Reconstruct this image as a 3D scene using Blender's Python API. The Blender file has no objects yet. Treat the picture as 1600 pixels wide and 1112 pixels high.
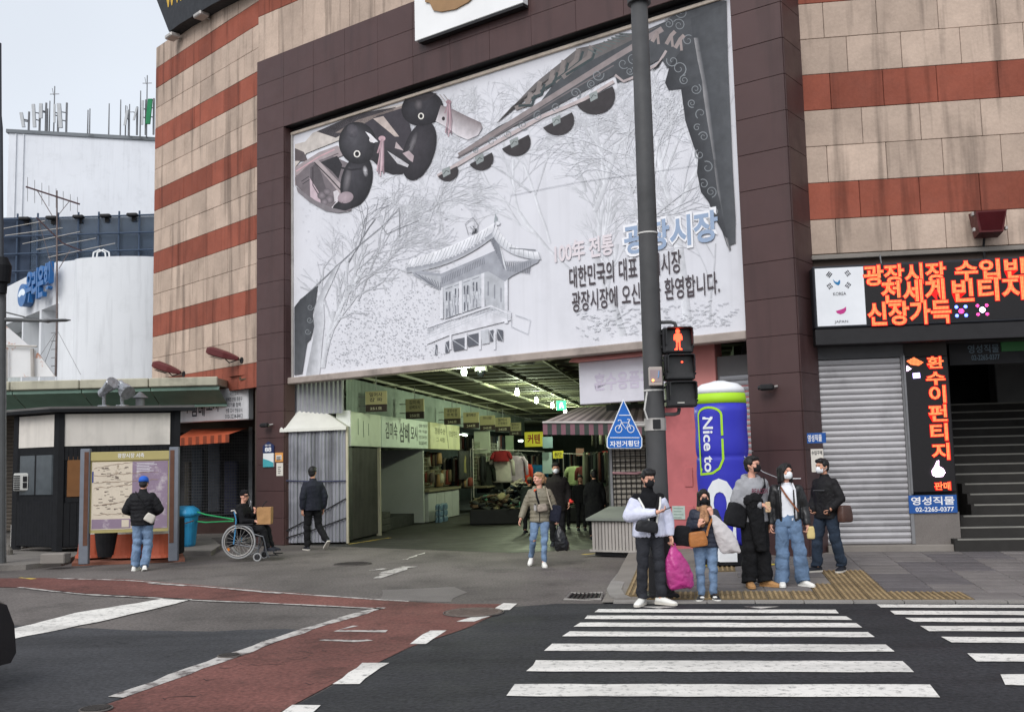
import bpy, math, random
import numpy as np
from mathutils import Vector, Matrix
random.seed(7)
scene = bpy.context.scene
COL = scene.collection
# ------------------------------------------------------------------ camera
FPX, CAMH, PITCH, ROLL = 1600.0, 1.78, math.atan(167/1600.0), 0.024
cF = np.array([0, math.cos(PITCH), math.sin(PITCH)])
_U0 = np.array([0, -math.sin(PITCH), math.cos(PITCH)]); _R0 = np.array([1.0, 0, 0])
cR = math.cos(ROLL)*_R0-math.sin(ROLL)*_U0
cU = math.sin(ROLL)*_R0+math.cos(ROLL)*_U0
cC = np.array([0, 0, CAMH])
cam = bpy.data.cameras.new('camera'); camo = bpy.data.objects.new('camera', cam); COL.objects.link(camo)
cam.sensor_width = 36; cam.sensor_fit = 'HORIZONTAL'; cam.lens = 36*FPX/1600
cam.clip_start = .1; cam.clip_end = 800
cam.dof.use_dof = False
m4 = Matrix.Identity(4)
for i in range(3):
    m4[i][0] = cR[i]; m4[i][1] = cU[i]; m4[i][2] = -cF[i]; m4[i][3] = cC[i]
camo.matrix_world = m4
scene.camera = camo
# ------------------------------------------------------------------ world, sun, exposure
w = bpy.data.worlds.new('World'); scene.world = w; w.use_nodes = True
nt = w.node_tree; nt.nodes.clear()
SUN_EL, SUN_AZ = math.radians(40), math.radians(205)      # behind the camera, a little to its left
sky = nt.nodes.new('ShaderNodeTexSky'); sky.sky_type = 'NISHITA'; sky.sun_disc = False
sky.sun_elevation = SUN_EL; sky.sun_rotation = SUN_AZ; sky.air_density = 1.0; sky.dust_density = 2.0; sky.ozone_density = 1.0
hs = nt.nodes.new('ShaderNodeHueSaturation'); hs.inputs['Saturation'].default_value = .34
bgn = nt.nodes.new('ShaderNodeBackground'); bgn.inputs['Strength'].default_value = .105
wo = nt.nodes.new('ShaderNodeOutputWorld')
ov = nt.nodes.new('ShaderNodeMix'); ov.data_type = 'RGBA'; ov.inputs['Factor'].default_value = .6; ov.inputs['B'].default_value = (7.0, 7.5, 8.2, 1)   # even cloud cover
ctc = nt.nodes.new('ShaderNodeTexCoord'); cn_ = nt.nodes.new('ShaderNodeTexNoise'); cn_.inputs['Scale'].default_value = 2.4; cn_.inputs['Detail'].default_value = 4
cr_ = nt.nodes.new('ShaderNodeMapRange'); cr_.inputs[1].default_value = .3; cr_.inputs[2].default_value = .7; cr_.inputs[3].default_value = .93; cr_.inputs[4].default_value = 1.07
cm_ = nt.nodes.new('ShaderNodeVectorMath'); cm_.operation = 'SCALE'; cm_.inputs[0].default_value = (7.0, 7.5, 8.2)
nt.links.new(ctc.outputs['Generated'], cn_.inputs['Vector']); nt.links.new(cn_.outputs['Fac'], cr_.inputs[0]); nt.links.new(cr_.outputs[0], cm_.inputs['Scale']); nt.links.new(cm_.outputs[0], ov.inputs['B'])
nt.links.new(sky.outputs[0], hs.inputs['Color']); nt.links.new(hs.outputs[0], ov.inputs['A']); nt.links.new(ov.outputs['Result'], bgn.inputs['Color']); nt.links.new(bgn.outputs[0], wo.inputs['Surface'])
sl = bpy.data.lights.new('sun', 'SUN'); sl.energy = 1.4; sl.angle = math.radians(36); sl.color = (1, .985, .965)
so = bpy.data.objects.new('sun', sl); COL.objects.link(so)
sd = Vector((math.sin(SUN_AZ)*math.cos(SUN_EL), math.cos(SUN_AZ)*math.cos(SUN_EL), math.sin(SUN_EL)))
so.rotation_euler = sd.to_track_quat('Z', 'Y').to_euler(); so.location = sd*50
vs = scene.view_settings; vs.view_transform = 'Standard'; vs.look = 'None'; vs.gamma = 1; vs.exposure = 0.46; vs.use_curve_mapping = False
scene.cycles.max_bounces = 6; scene.cycles.diffuse_bounces = 3; scene.cycles.glossy_bounces = 3
scene.cycles.transmission_bounces = 4; scene.cycles.sample_clamp_indirect = 4
# ------------------------------------------------------------------ pixel helpers (photograph 1600 x 1112 onto real planes)
def ray(x, y): return cF+cR*(x-800)/FPX-cU*(y-556)/FPX
def gp(x, y, z=0.0):
    d = ray(x, y); return cC+d*((z-CAMH)/d[2])
def at_depth(x, y, Y):
    d = ray(x, y); return cC+d*(Y/d[1])
def sw_z(x, y):
    """height of the pavement on the right (it rises from the dropped kerb to the shop fronts)"""
    t = min(1, max(0, (x-1.2)/2.5)); t = t*t*(3-2*t)
    return .03+max(0, min(.19, (y-12.8)*.042))*(.25+.75*t)
def sp(x, y):
    p = gp(x, y, .05)
    for _ in range(12): p = gp(x, y, sw_z(p[0], p[1]))
    return p
class Fr:
    def __init__(s, O, ang):
        a = math.radians(ang); s.O = np.array(O, float)
        s.d = np.array([math.sin(a), -math.cos(a), 0]); s.n = np.array([math.cos(a), math.sin(a), 0]); s.z = np.array([0, 0, 1.0])
    def w(s, P):
        P = np.asarray(P, float)
        return s.O+P[..., 0:1]*s.d+P[..., 1:2]*s.n+P[..., 2:3]*s.z if P.ndim > 1 else s.O+P[0]*s.d+P[1]*s.n+P[2]*s.z
    def inv(s, p):
        q = np.asarray(p)-s.O; return float(q@s.d), float(q@s.n), float(q[2])
    def px(s, x, y, v=0.0):
        P = s.O+s.n*v; r = ray(x, y); t = ((P-cC)@s.n)/(r@s.n); q = cC+r*t-s.O
        return float(q@s.d), float(q[2])
    def pxu(s, x, y, u=0.0):
        P = s.O+s.d*u; r = ray(x, y); t = ((P-cC)@s.d)/(r@s.d); q = cC+r*t-s.O
        return float(q@s.n), float(q[2])
FC = Fr(gp(400, 850), 53)                                  # gate facade
FL = Fr(FC.w((0, .25, 0)), 44)                             # left wing
FRT = Fr(FC.w((13.6, .8, 0)), 82)                          # right wing
FA = Fr(gp(547, 847), 80)                                  # market aisle: u across to the right, v deep
FW = Fr((0, 0, 0), 90)                                     # world axes
def front(p, rot=0): return Fr(p, 90+rot)
# ------------------------------------------------------------------ materials
def lin(c):
    c = c/255.0
    return c/12.92 if c <= .04045 else ((c+.055)/1.055)**2.4
MATS = {}
def mat(name, rgb, rough=.75, var=.1, scale=2.5, metal=0, bump=0, bscale=60, orand=0, streak=0, stain=0, emit=0, spec=.3, alpha=1, trans=0, sss=0, attr=None, coat=0, grain=0):
    if name in MATS: return MATS[name]
    m = bpy.data.materials.new(name); m.use_nodes = True; n = m.node_tree; L = n.links; N = n.nodes
    b = N['Principled BSDF']; base = tuple(lin(x) for x in rgb)+(1,)
    b.inputs['Roughness'].default_value = rough; b.inputs['Metallic'].default_value = metal
    b.inputs['Specular IOR Level'].default_value = spec
    if coat: b.inputs['Coat Weight'].default_value = coat; b.inputs['Coat Roughness'].default_value = .15
    if alpha < 1: b.inputs['Alpha'].default_value = alpha
    if trans: b.inputs['Transmission Weight'].default_value = trans
    if sss: b.inputs['Subsurface Weight'].default_value = sss; b.inputs['Subsurface Radius'].default_value = (.02, .008, .005)
    if attr:
        a = N.new('ShaderNodeAttribute'); a.attribute_name = attr; cur = a.outputs['Color']
    else:
        r = N.new('ShaderNodeRGB'); r.outputs[0].default_value = base; cur = r.outputs[0]
    tc = N.new('ShaderNodeTexCoord'); geo = N.new('ShaderNodeNewGeometry')
    def mul(cur, fac_socket):
        x = N.new('ShaderNodeVectorMath'); x.operation = 'MULTIPLY'; L.new(cur, x.inputs[0]); L.new(fac_socket, x.inputs[1]); return x.outputs[0]
    def noise(sc, det=3, vec=None, ro=.6):
        x = N.new('ShaderNodeTexNoise'); x.inputs['Scale'].default_value = sc; x.inputs['Detail'].default_value = det; x.inputs['Roughness'].default_value = ro
        L.new(vec or geo.outputs['Position'], x.inputs['Vector']); return x.outputs['Fac']
    def rng(s, a0, a1, b0, b1):
        x = N.new('ShaderNodeMapRange'); x.inputs[1].default_value = a0; x.inputs[2].default_value = a1; x.inputs[3].default_value = b0; x.inputs[4].default_value = b1
        L.new(s, x.inputs[0]); return x.outputs[0]
    if var: cur = mul(cur, rng(noise(scale), .3, .7, 1-var, 1+var))
    if grain: cur = mul(cur, rng(noise(bscale*1.5, 2), .3, .7, 1-grain, 1+grain))
    if orand:
        oi = N.new('ShaderNodeObjectInfo'); cur = mul(cur, rng(oi.outputs['Random'], 0, 1, 1-orand, 1+orand))
    if streak:
        mp = N.new('ShaderNodeMapping'); mp.inputs['Scale'].default_value = (2.2, 2.2, .16); L.new(geo.outputs['Position'], mp.inputs['Vector'])
        cur = mul(cur, rng(noise(1.6, 3, mp.outputs[0]), .52, .68, 1, 1-streak))
    if stain: cur = mul(cur, rng(noise(.9, 4, None, .7), .53, .66, 1, 1-stain))
    L.new(cur, b.inputs['Base Color'])
    if emit:
        L.new(cur, b.inputs['Emission Color']); b.inputs['Emission Strength'].default_value = emit
    if var and not emit and not metal:
        L.new(rng(noise(scale*2.3), .3, .7, max(0, rough-.08), min(1, rough+.08)), b.inputs['Roughness'])
    if bump:
        bp = N.new('ShaderNodeBump'); bp.inputs['Strength'].default_value = bump; bp.inputs['Distance'].default_value = .02
        L.new(noise(bscale, 3), bp.inputs['Height']); L.new(bp.outputs[0], b.inputs['Normal'])
    MATS[name] = m; return m
# ------------------------------------------------------------------ objects
BASE = {}
def thing(name, label, cat, base, group=None, kind=None):
    o = bpy.data.objects.new(name, None); COL.objects.link(o); o.empty_display_size = .1
    o.location = Vector([float(x) for x in base]); BASE[o.name] = np.array(base, float)
    if label: o['label'] = label
    if cat: o['category'] = cat
    if group: o['group'] = group
    if kind: o['kind'] = kind
    return o
class MB:
    def __init__(s, fr=None): s.V = []; s.F = []; s.C = []; s.fr = fr; s.M = None; s.n = 0
    def add(s, v, f, col=None):
        v = np.asarray(v, float)
        if s.M is not None: v = s.M(v)
        if s.fr is not None: v = s.fr.w(v)
        s.V.append(v); s.F += [tuple(i+s.n for i in q) for q in f]
        if col is not None:
            col = np.asarray(col, float)
            if col.ndim == 1: col = np.tile(col, (len(v), 1))
            s.C.append(col)
        s.n += len(v); return s
    def box(s, a, b, bev=0):
        x0, y0, z0 = [min(p, q) for p, q in zip(a, b)]; x1, y1, z1 = [max(p, q) for p, q in zip(a, b)]
        if not bev:
            v = [(x0,y0,z0),(x1,y0,z0),(x1,y1,z0),(x0,y1,z0),(x0,y0,z1),(x1,y0,z1),(x1,y1,z1),(x0,y1,z1)]
            return s.add(v, [(0,3,2,1),(4,5,6,7),(0,1,5,4),(1,2,6,5),(2,3,7,6),(3,0,4,7)])
        e = min(bev, (x1-x0)*.45, (y1-y0)*.45, (z1-z0)*.45)
        v = []; idx = {}
        for ix, X in enumerate((x0, x1)):
            for iy, Y in enumerate((y0, y1)):
                for iz, Z in enumerate((z0, z1)):
                    sx, sy, sz = (1-2*ix), (1-2*iy), (1-2*iz)
                    idx[ix,iy,iz] = (len(v), len(v)+1, len(v)+2)
                    v += [(X, Y+sy*e, Z+sz*e), (X+sx*e, Y, Z+sz*e), (X+sx*e, Y+sy*e, Z)]
        f = []
        for k in range(2):
            f.append(tuple(idx[k,a_,b_][0] for a_, b_ in ((0,0),(1,0),(1,1),(0,1))))
            f.append(tuple(idx[a_,k,b_][1] for a_, b_ in ((0,0),(1,0),(1,1),(0,1))))
            f.append(tuple(idx[a_,b_,k][2] for a_, b_ in ((0,0),(1,0),(1,1),(0,1))))
        for p in range(2):
            for q in range(2):
                f.append((idx[p,q,0][0], idx[p,q,1][0], idx[p,q,1][1], idx[p,q,0][1]))
                f.append((idx[p,0,q][0], idx[p,1,q][0], idx[p,1,q][2], idx[p,0,q][2]))
                f.append((idx[0,p,q][1], idx[1,p,q][1], idx[1,p,q][2], idx[0,p,q][2]))
        for k in idx: f.append(idx[k])
        return s.add(v, f)
    def cyl(s, p0, p1, r0, r1=None, n=14, cap=True, off=0):
        r1 = r0 if r1 is None else r1
        p0 = np.array(p0, float); p1 = np.array(p1, float); a = p1-p0; a = a/(np.linalg.norm(a)+1e-9)
        t = np.array([0, 0, 1.]) if abs(a[2]) < .9 else np.array([1., 0, 0])
        x = np.cross(t, a); x /= np.linalg.norm(x); y = np.cross(a, x)
        v = []
        for p, r in ((p0, r0), (p1, r1)):
            for i in range(n):
                th = 2*math.pi*(i+off)/n; v.append(p+r*(math.cos(th)*x+math.sin(th)*y))
        f = [(i, (i+1) % n, n+(i+1) % n, n+i) for i in range(n)]
        if cap: f += [tuple(range(n-1, -1, -1)), tuple(range(n, 2*n))]
        return s.add(v, f)
    def tube(s, pts, r, n=8, closed=False):
        pts = [np.array(p, float) for p in pts]; m = len(pts); rr = r if hasattr(r, '__len__') else [r]*m
        v = []; prev = None
        for i, p in enumerate(pts):
            if closed: a = pts[(i+1) % m]-pts[i-1]
            else: a = pts[min(i+1, m-1)]-pts[max(i-1, 0)]
            a = a/(np.linalg.norm(a)+1e-9)
            if prev is None:
                t = np.array([0, 0, 1.]) if abs(a[2]) < .9 else np.array([1., 0, 0]); x = np.cross(t, a)
            else: x = prev-a*(prev@a)
            x /= np.linalg.norm(x)+1e-9; prev = x; y = np.cross(a, x)
            for k in range(n):
                th = 2*math.pi*k/n; v.append(p+rr[i]*(math.cos(th)*x+math.sin(th)*y))
        f = []
        for i in range(m if closed else m-1):
            j = (i+1) % m
            for k in range(n): f.append((i*n+k, i*n+(k+1) % n, j*n+(k+1) % n, j*n+k))
        if not closed: f += [tuple(range(n-1, -1, -1)), tuple(range((m-1)*n, m*n))]
        return s.add(v, f)
    def loft(s, rings, cap=True):
        n = len(rings[0]); v = [p for r in rings for p in r]; f = []
        for i in range(len(rings)-1):
            for k in range(n): f.append((i*n+k, i*n+(k+1) % n, (i+1)*n+(k+1) % n, (i+1)*n+k))
        if cap: f += [tuple(range(n-1, -1, -1)), tuple(range((len(rings)-1)*n, len(rings)*n))]
        return s.add(v, f)
    def ering(s, c, rx, ry, n=18, e=2.0):
        out = []
        for i in range(n):
            t = 2*math.pi*i/n; cx, sy = math.cos(t), math.sin(t)
            out.append((c[0]+rx*math.copysign(abs(cx)**(2/e), cx), c[1]+ry*math.copysign(abs(sy)**(2/e), sy), c[2]))
        return out
    def sph(s, c, rx, ry=None, rz=None, nu=16, nv=10):
        ry = rx if ry is None else ry; rz = rx if rz is None else rz; v = [(c[0], c[1], c[2]-rz)]
        for j in range(1, nv):
            ph = -math.pi/2+math.pi*j/nv
            for i in range(nu):
                th = 2*math.pi*i/nu; v.append((c[0]+rx*math.cos(ph)*math.cos(th), c[1]+ry*math.cos(ph)*math.sin(th), c[2]+rz*math.sin(ph)))
        v.append((c[0], c[1], c[2]+rz)); f = []
        for i in range(nu): f.append((0, 1+(i+1) % nu, 1+i))
        for j in range(nv-2):
            for i in range(nu): f.append((1+j*nu+i, 1+j*nu+(i+1) % nu, 1+(j+1)*nu+(i+1) % nu, 1+(j+1)*nu+i))
        l = len(v)-1
        for i in range(nu): f.append((l, 1+(nv-2)*nu+i, 1+(nv-2)*nu+(i+1) % nu))
        return s.add(v, f)
    def prism(s, pts, v0, v1):
        """polygon in (u, z) extruded between the depths v0 and v1"""
        n = len(pts); v = [(p[0], v0, p[1]) for p in pts]+[(p[0], v1, p[1]) for p in pts]
        f = [tuple(range(n)), tuple(range(2*n-1, n-1, -1))]+[(i, n+i, n+(i+1) % n, (i+1) % n) for i in range(n)]
        return s.add(v, f)
    def slab(s, pts, z0, z1):
        """polygon in (x, y) extruded between two heights; z may be a function"""
        n = len(pts); g = lambda z, p: z(p[0], p[1]) if callable(z) else z
        v = [(p[0], p[1], g(z0, p)) for p in pts]+[(p[0], p[1], g(z1, p)) for p in pts]
        f = [tuple(range(n-1, -1, -1)), tuple(range(n, 2*n))]+[(i, (i+1) % n, n+(i+1) % n, n+i) for i in range(n)]
        return s.add(v, f)
    def quad(s, *p): return s.add(p, [tuple(range(len(p)))])
    def grid(s, fn, nu, nv):
        v = [fn(i/nu, j/nv) for j in range(nv+1) for i in range(nu+1)]
        return s.add(v, [(j*(nu+1)+i, j*(nu+1)+i+1, (j+1)*(nu+1)+i+1, (j+1)*(nu+1)+i) for j in range(nv) for i in range(nu)])
    def mesh(s, name, base, smooth=False):
        V = np.vstack(s.V)-base; me = bpy.data.meshes.new(name); me.from_pydata(V.tolist(), [], s.F); 
        if s.C:
            C = np.vstack(s.C); a = me.color_attributes.new('Col', 'FLOAT_COLOR', 'POINT')
            a.data.foreach_set('color', np.hstack([C, np.ones((len(C), 1))]).astype(np.float32).ravel())
        if smooth: me.polygons.foreach_set('use_smooth', [True]*len(me.polygons))
        me.update(); return me
    def build(s, name, m, parent=None, label=None, cat=None, group=None, kind=None, smooth=False, auto=False):
        if parent is not None: base = BASE[parent.name]
        else:
            V = np.vstack(s.V); base = np.array([(V[:,0].min()+V[:,0].max())/2, (V[:,1].min()+V[:,1].max())/2, V[:,2].min()])
        me = s.mesh(name, base, smooth or auto)
        if auto:
            try: me.set_sharp_from_angle(angle=math.radians(38))
            except Exception: pass
        return link(name, me, m, parent, base, label, cat, group, kind)
def link(name, me, m, parent, base, label=None, cat=None, group=None, kind=None):
    o = bpy.data.objects.new(name, me); COL.objects.link(o)
    if m is not None:
        for k in (m if isinstance(m, list) else [m]): me.materials.append(k)
    BASE[o.name] = base
    if parent is not None: o.parent = parent
    else: o.location = Vector(base)
    if label: o['label'] = label
    if cat: o['category'] = cat
    if group: o['group'] = group
    if kind: o['kind'] = kind
    return o
# ------------------------------------------------------------------ lettering
_TC = {}
_FC = bpy.data.curves.new('lettering', 'FONT'); _FO = bpy.data.objects.new('lettering', _FC)
def text_mesh(body, bold=0.0, space=1.0, lines=1.0):
    k = (body, bold, space, lines)
    if k in _TC: return _TC[k]
    c = _FC; c.body = body; c.offset = bold; c.space_character = space; c.space_line = lines; c.align_x = 'CENTER' if '\n' in body else 'LEFT'
    c.resolution_u = 3
    me = bpy.data.meshes.new_from_object(_FO)
    V = np.zeros(len(me.vertices)*3, np.float32); me.vertices.foreach_get('co', V); V = V.reshape(-1, 3)[:, :2].astype(float)
    F = [tuple(p.vertices) for p in me.polygons]
    bpy.data.meshes.remove(me)
    _TC[k] = (V, F); return _TC[k]
def text(body, fn, box, m, parent, name='lettering', bold=.012, space=1.0, rot=0, lines=1.0, bend=False):
    """fn(a, b) -> world point; box = (a0, b0, a1, b1) the lettering is fitted into"""
    V, F = text_mesh(body, bold, space, lines)
    if rot == -90: V = np.stack([V[:, 1], -V[:, 0]], 1)
    lo = V.min(0); hi = V.max(0); V = (V-lo)/(hi-lo)
    a0, b0, a1, b1 = box
    P = [fn(a0+(a1-a0)*p[0], b0+(b1-b0)*p[1]) for p in V]
    mb = MB(); mb.add(P, F); return mb.build(name, m, parent)
def onf(fr, v): return lambda a, b: fr.w((a, v, b))
def onu(fr, u): return lambda a, b: fr.w((u, a, b))
# ================================================================== setting: ground, road, pavement
M_OLD = mat('old_asphalt', (98, 92, 89), .92, .2, .4, bump=.5, bscale=18, stain=.28, grain=.32)
M_NEW = mat('new_asphalt', (43, 43, 46), .85, .2, .6, bump=.6, bscale=18, grain=.5, stain=.25)
M_MID = mat('patched_asphalt', (58, 58, 61), .88, .2, .5, bump=.5, bscale=18, stain=.26, grain=.38)
M_RED = mat('red_lane_asphalt', (106, 67, 61), .9, .22, .7, bump=.5, bscale=18, stain=.36, grain=.34)
M_CONC = mat('concrete', (128, 122, 116), .9, .12, 1.2, bump=.3, bscale=50, stain=.2)
M_KERB = mat('granite_kerb', (138, 134, 130), .85, .1, 2, bump=.25, bscale=90, orand=.08, stain=.2, grain=.12)
M_PAVE = mat('grey_paver', (112, 107, 105), .88, .1, 2.5, bump=.3, bscale=60, orand=.1, stain=.15, grain=.12)
M_PAVD = mat('dark_paver', (94, 90, 91), .88, .1, 2.5, bump=.3, bscale=60, orand=.1, stain=.15, grain=.12)
M_TACT = mat('tactile_yellow', (152, 130, 96), .85, .12, 2.5, bump=.2, bscale=50, orand=.1, stain=.25, grain=.1)
M_TACB = mat('tactile_groove', (112, 96, 70), .9, .15, 2.5, orand=.1, stain=.25)
def worn(name, rgb, under, lo=.5, hi=.6, scale=9):
    m = mat(name, rgb, .8, .06, 2, bump=.3, bscale=70)
    N = m.node_tree.nodes; L = m.node_tree.links; b = N['Principled BSDF']; src = b.inputs['Base Color'].links[0].from_socket
    g = N.new('ShaderNodeNewGeometry'); x = N.new('ShaderNodeTexNoise'); x.inputs['Scale'].default_value = scale; x.inputs['Detail'].default_value = 8; x.inputs['Roughness'].default_value = .72
    L.new(g.outputs['Position'], x.inputs['Vector'])
    r = N.new('ShaderNodeMapRange'); r.inputs[1].default_value = lo; r.inputs[2].default_value = hi; L.new(x.outputs['Fac'], r.inputs[0])
    mx = N.new('ShaderNodeMix'); mx.data_type = 'RGBA'; L.new(r.outputs[0], mx.inputs['Factor']); L.new(src, mx.inputs['A']); mx.inputs['B'].default_value = tuple(lin(c) for c in under)+(1,)
    L.new(mx.outputs['Result'], b.inputs['Base Color']); return m
M_WHITE = worn('road_paint_white', (216, 212, 206), (110, 108, 106), .52, .7, 14)
M_WORN = worn('road_paint_worn', (188, 183, 178), (100, 92, 90), .47, .6, 5)
M_YEL = worn('road_paint_yellow', (196, 168, 78), (110, 105, 95), .5, .62, 5)

def tracks(m, sc, amt, a=.45, b=.62):
    """long soft bands worn and darkened along the direction of traffic"""
    N = m.node_tree.nodes; L = m.node_tree.links; bs_ = N['Principled BSDF']; src = bs_.inputs['Base Color'].links[0].from_socket; g = N.new('ShaderNodeNewGeometry'); mp = N.new('ShaderNodeMapping'); mp.inputs['Scale'].default_value = sc
    x = N.new('ShaderNodeTexNoise'); x.inputs['Scale'].default_value = 1; x.inputs['Detail'].default_value = 4; r = N.new('ShaderNodeMapRange'); r.inputs[1].default_value = a; r.inputs[2].default_value = b; r.inputs[3].default_value = 1+amt*.5; r.inputs[4].default_value = 1-amt
    v = N.new('ShaderNodeVectorMath'); v.operation = 'SCALE'; L.new(g.outputs['Position'], mp.inputs['Vector']); L.new(mp.outputs[0], x.inputs['Vector']); L.new(x.outputs['Fac'], r.inputs[0]); L.new(src, v.inputs[0]); L.new(r.outputs[0], v.inputs['Scale']); L.new(v.outputs[0], bs_.inputs['Base Color'])
tracks(M_NEW, (.12, 1.3, 1), .22); tracks(M_MID, (.15, 1.2, 1), .25); tracks(M_OLD, (.5, .25, 1), .2); tracks(M_WHITE, (.35, 2.2, 1), .16); tracks(M_RED, (.5, .5, 1), .2)
def gpoly(pts): return [tuple(gp(x, y)[:2]) for x, y in pts]
def wob(pts, amp=.02, step=.35, seed=1):
    """resample a ground polygon and let its edge run a little uneven"""
    rnd = random.Random(seed); out = []
    for i in range(len(pts)):
        a = np.array(pts[i]); b = np.array(pts[(i+1) % len(pts)]); n = max(1, int(np.linalg.norm(b-a)/step))
        for k in range(n): out.append(tuple(a+(b-a)*k/n+np.array([rnd.uniform(-amp, amp), rnd.uniform(-amp, amp)])))
    return out
def sheet(name, pts, z, m, parent=None, kind='structure', label=None):
    mb = MB(); n = len(pts); mb.add([(p[0], p[1], z) for p in pts], [tuple(range(n))])
    me = mb.mesh(name, np.zeros(3))
    if me.polygons[0].normal.z < 0: me.flip_normals()
    return link(name, me, m, parent, np.zeros(3), label, kind=kind)
sheet('ground', [(-300, -60), (300, -60), (300, 400), (-300, 400)], 0, M_OLD)
# darker new surface of the carriageway, right of the red lane and in front of the kerb
KERB_L = gp(940, 943); KERB_R = gp(1600, 943); kd = KERB_R-KERB_L; KEXT = KERB_L+kd*3
lane_r = [gp(*p) for p in ((800, 948), (738, 978), (640, 1012), (555, 1052), (440, 1112))]
ext = lane_r[-1]+(lane_r[-1]-lane_r[-3])*2.2
lane_l = [gp(*p) for p in ((592, 951), (480, 986), (360, 1030), (190, 1092))]
extl = lane_l[-1]+(lane_l[-1]-lane_l[-3])*2.0
sheet('road', wob([tuple(KERB_L[:2]), tuple(gp(870, 943)[:2])]+[tuple(p[:2]) for p in lane_r]+[tuple(ext[:2]), (ext[0], -40), (60, -40), tuple(KEXT[:2])], .02, .5, 3), .004, M_NEW)
sheet('road_patch', wob(gpoly([(-260, 968), (0, 976), (200, 984), (330, 986), (452, 982)])+[tuple(p[:2]) for p in lane_l[1:]]+[tuple(extl[:2]), (extl[0]-14, extl[1])], .03, .4, 5), .004, M_MID)
top_arm = gpoly([(-200, 905), (60, 903), (200, 905), (330, 916), (600, 938), (720, 944), (800, 944)])
bot_arm = gpoly([(600, 951), (280, 935), (130, 927), (30, 918), (-200, 912)])
sheet('bicycle_lane', wob(top_arm+[tuple(p[:2]) for p in lane_r]+[tuple(ext[:2]), tuple(extl[:2])]+[tuple(p[:2]) for p in lane_l[::-1]]+bot_arm[1:], .018, .35, 8), .008, M_RED)
sheet('asphalt_patch', wob(gpoly([(600, 921), (705, 917), (730, 925), (700, 941), (590, 936)]), .05, .3, 4), .004, mat('pale_patch', (110, 105, 102), .9, .12, 1, bump=.4, bscale=70, grain=.2))
# markings
mk = thing('road_markings', None, None, (0, 0, 0), kind='structure'); BASE[mk.name] = np.zeros(3)
def mark(name, pts, m=M_WHITE, z=.012, amp=.012, seed=1): 
    o = sheet(name, wob(gpoly(pts), amp, .22, seed), z, m, mk, kind=None)
def strip(name, pts, wid, m=M_WHITE, z=.012, amp=.015, seed=2):
    P = [np.array(gp(*p)[:2]) for p in pts]; l, r = [], []
    for i, p in enumerate(P):
        a = P[min(i+1, len(P)-1)]-P[max(0, i-1)]; a = a/np.linalg.norm(a); nn = np.array([-a[1], a[0]])
        l.append(tuple(p+nn*wid/2)); r.append(tuple(p-nn*wid/2))
    sheet(name, wob(l+r[::-1], amp, .25, seed), z, m, mk, kind=None)
rows = [(948.5, 952.5, 930, 1310, 936), (962, 967.5, 912, 1328, 918), (973, 979, 896, 1346, 906), (987, 994.5, 880, 1366, 892), (1007, 1018, 852, 1396, 866), (1033, 1050, 826, 1428, 842), (1070, 1088, 790, 1470, 806)]
rows = [(952.5, 957.5, 930, 1312, 934), (962.5, 968, 912, 1330, 919), (973.5, 980, 896, 1347, 905), (987.5, 995, 879, 1367, 889), (1007, 1018, 851, 1397, 862), (1033, 1050, 824, 1428, 838), (1070, 1089, 790, 1470, 803)]
for i, (y0, y1, xl, xr, xl2) in enumerate(rows):
    mark('crossing_stripe', [(xl2, y0), (xr-(xl2-xl)*1.2, y0+1), (xr, y1+1.5), (xl, y1)], seed=20+i)
for i, (y0, y1, xl, xl2) in enumerate([(945, 950, 1378, 1370), (955, 961, 1400, 1391), (966, 972.5, 1428, 1413), (979, 987, 1450, 1440), (996, 1005, 1486, 1471), (1022, 1035, 1524, 1513), (1055, 1072, 1572, 1560)]):
    mark('crossing_stripe', [(xl2, y0), (1900, y0+2), (1900, y1+2), (xl, y1)], seed=40+i, amp=.02 if i > 4 else .012)
for i, q in enumerate([[(770, 954), (797, 954), (807, 944), (786, 943)], [(713, 972), (740, 972), (767, 963), (745, 963)], [(639, 1007), (664, 1007), (699, 986), (671, 986)], [(520, 1070), (560, 1070), (607, 1037), (567, 1037)], [(400, 1150), (452, 1150), (500, 1103), (455, 1103)]]):
    mark('lane_dash', q, seed=60+i)
mark('stop_line', [(12, 985), (120, 958), (255, 936), (302, 937), (150, 973), (15, 1000)], M_WHITE, .012, .02, 70)
strip('lane_edge_line', [(596, 950), (480, 984), (360, 1026), (250, 1066), (185, 1090)], .16, M_WORN, .012, .03, 71)
strip('lane_edge_line', [(90, 904), (200, 907), (330, 918), (470, 929), (600, 938), (640, 940)], .07, M_WORN, .012, .02, 72)
strip('lane_edge_line', [(30, 918), (130, 929), (280, 937), (440, 944), (600, 952)], .07, M_WORN, .012, .02, 73)
strip('lane_edge_line', [(235, 912), (290, 916)], .09, M_WORN, .016, .02, 74)
strip('lane_edge_line', [(360, 921), (440, 928)], .09, M_WORN, .016, .02, 75)
strip('old_marking', [(555, 979), (525, 986), (605, 987)], .1, M_WORN, .012, .03, 76)
strip('old_marking', [(500, 1001), (560, 1003), (580, 1001)], .09, M_WORN, .012, .04, 77)
strip('old_marking', [(590, 903), (612, 893), (640, 885)], .22, M_WORN, .008, .06, 78)
strip('old_marking', [(583, 891), (605, 888)], .12, M_WORN, .008, .05, 79)
strip('old_marking', [(632, 874), (665, 863)], .06, M_WORN, .008, .04, 80)
mark('yield_mark', [(1000, 948), (1058, 948), (1030, 951)], M_WORN, .008, .01, 82)
mark('yield_mark', [(1160, 948), (1220, 948), (1190, 951)], M_WORN, .008, .01, 83)
strip('yellow_line', [(545, 850), (610, 840)], .1, M_YEL, .008, .03, 84)
strip('yellow_line', [(30, 903), (55, 905)], .1, M_YEL, .012, .03, 85)
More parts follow.
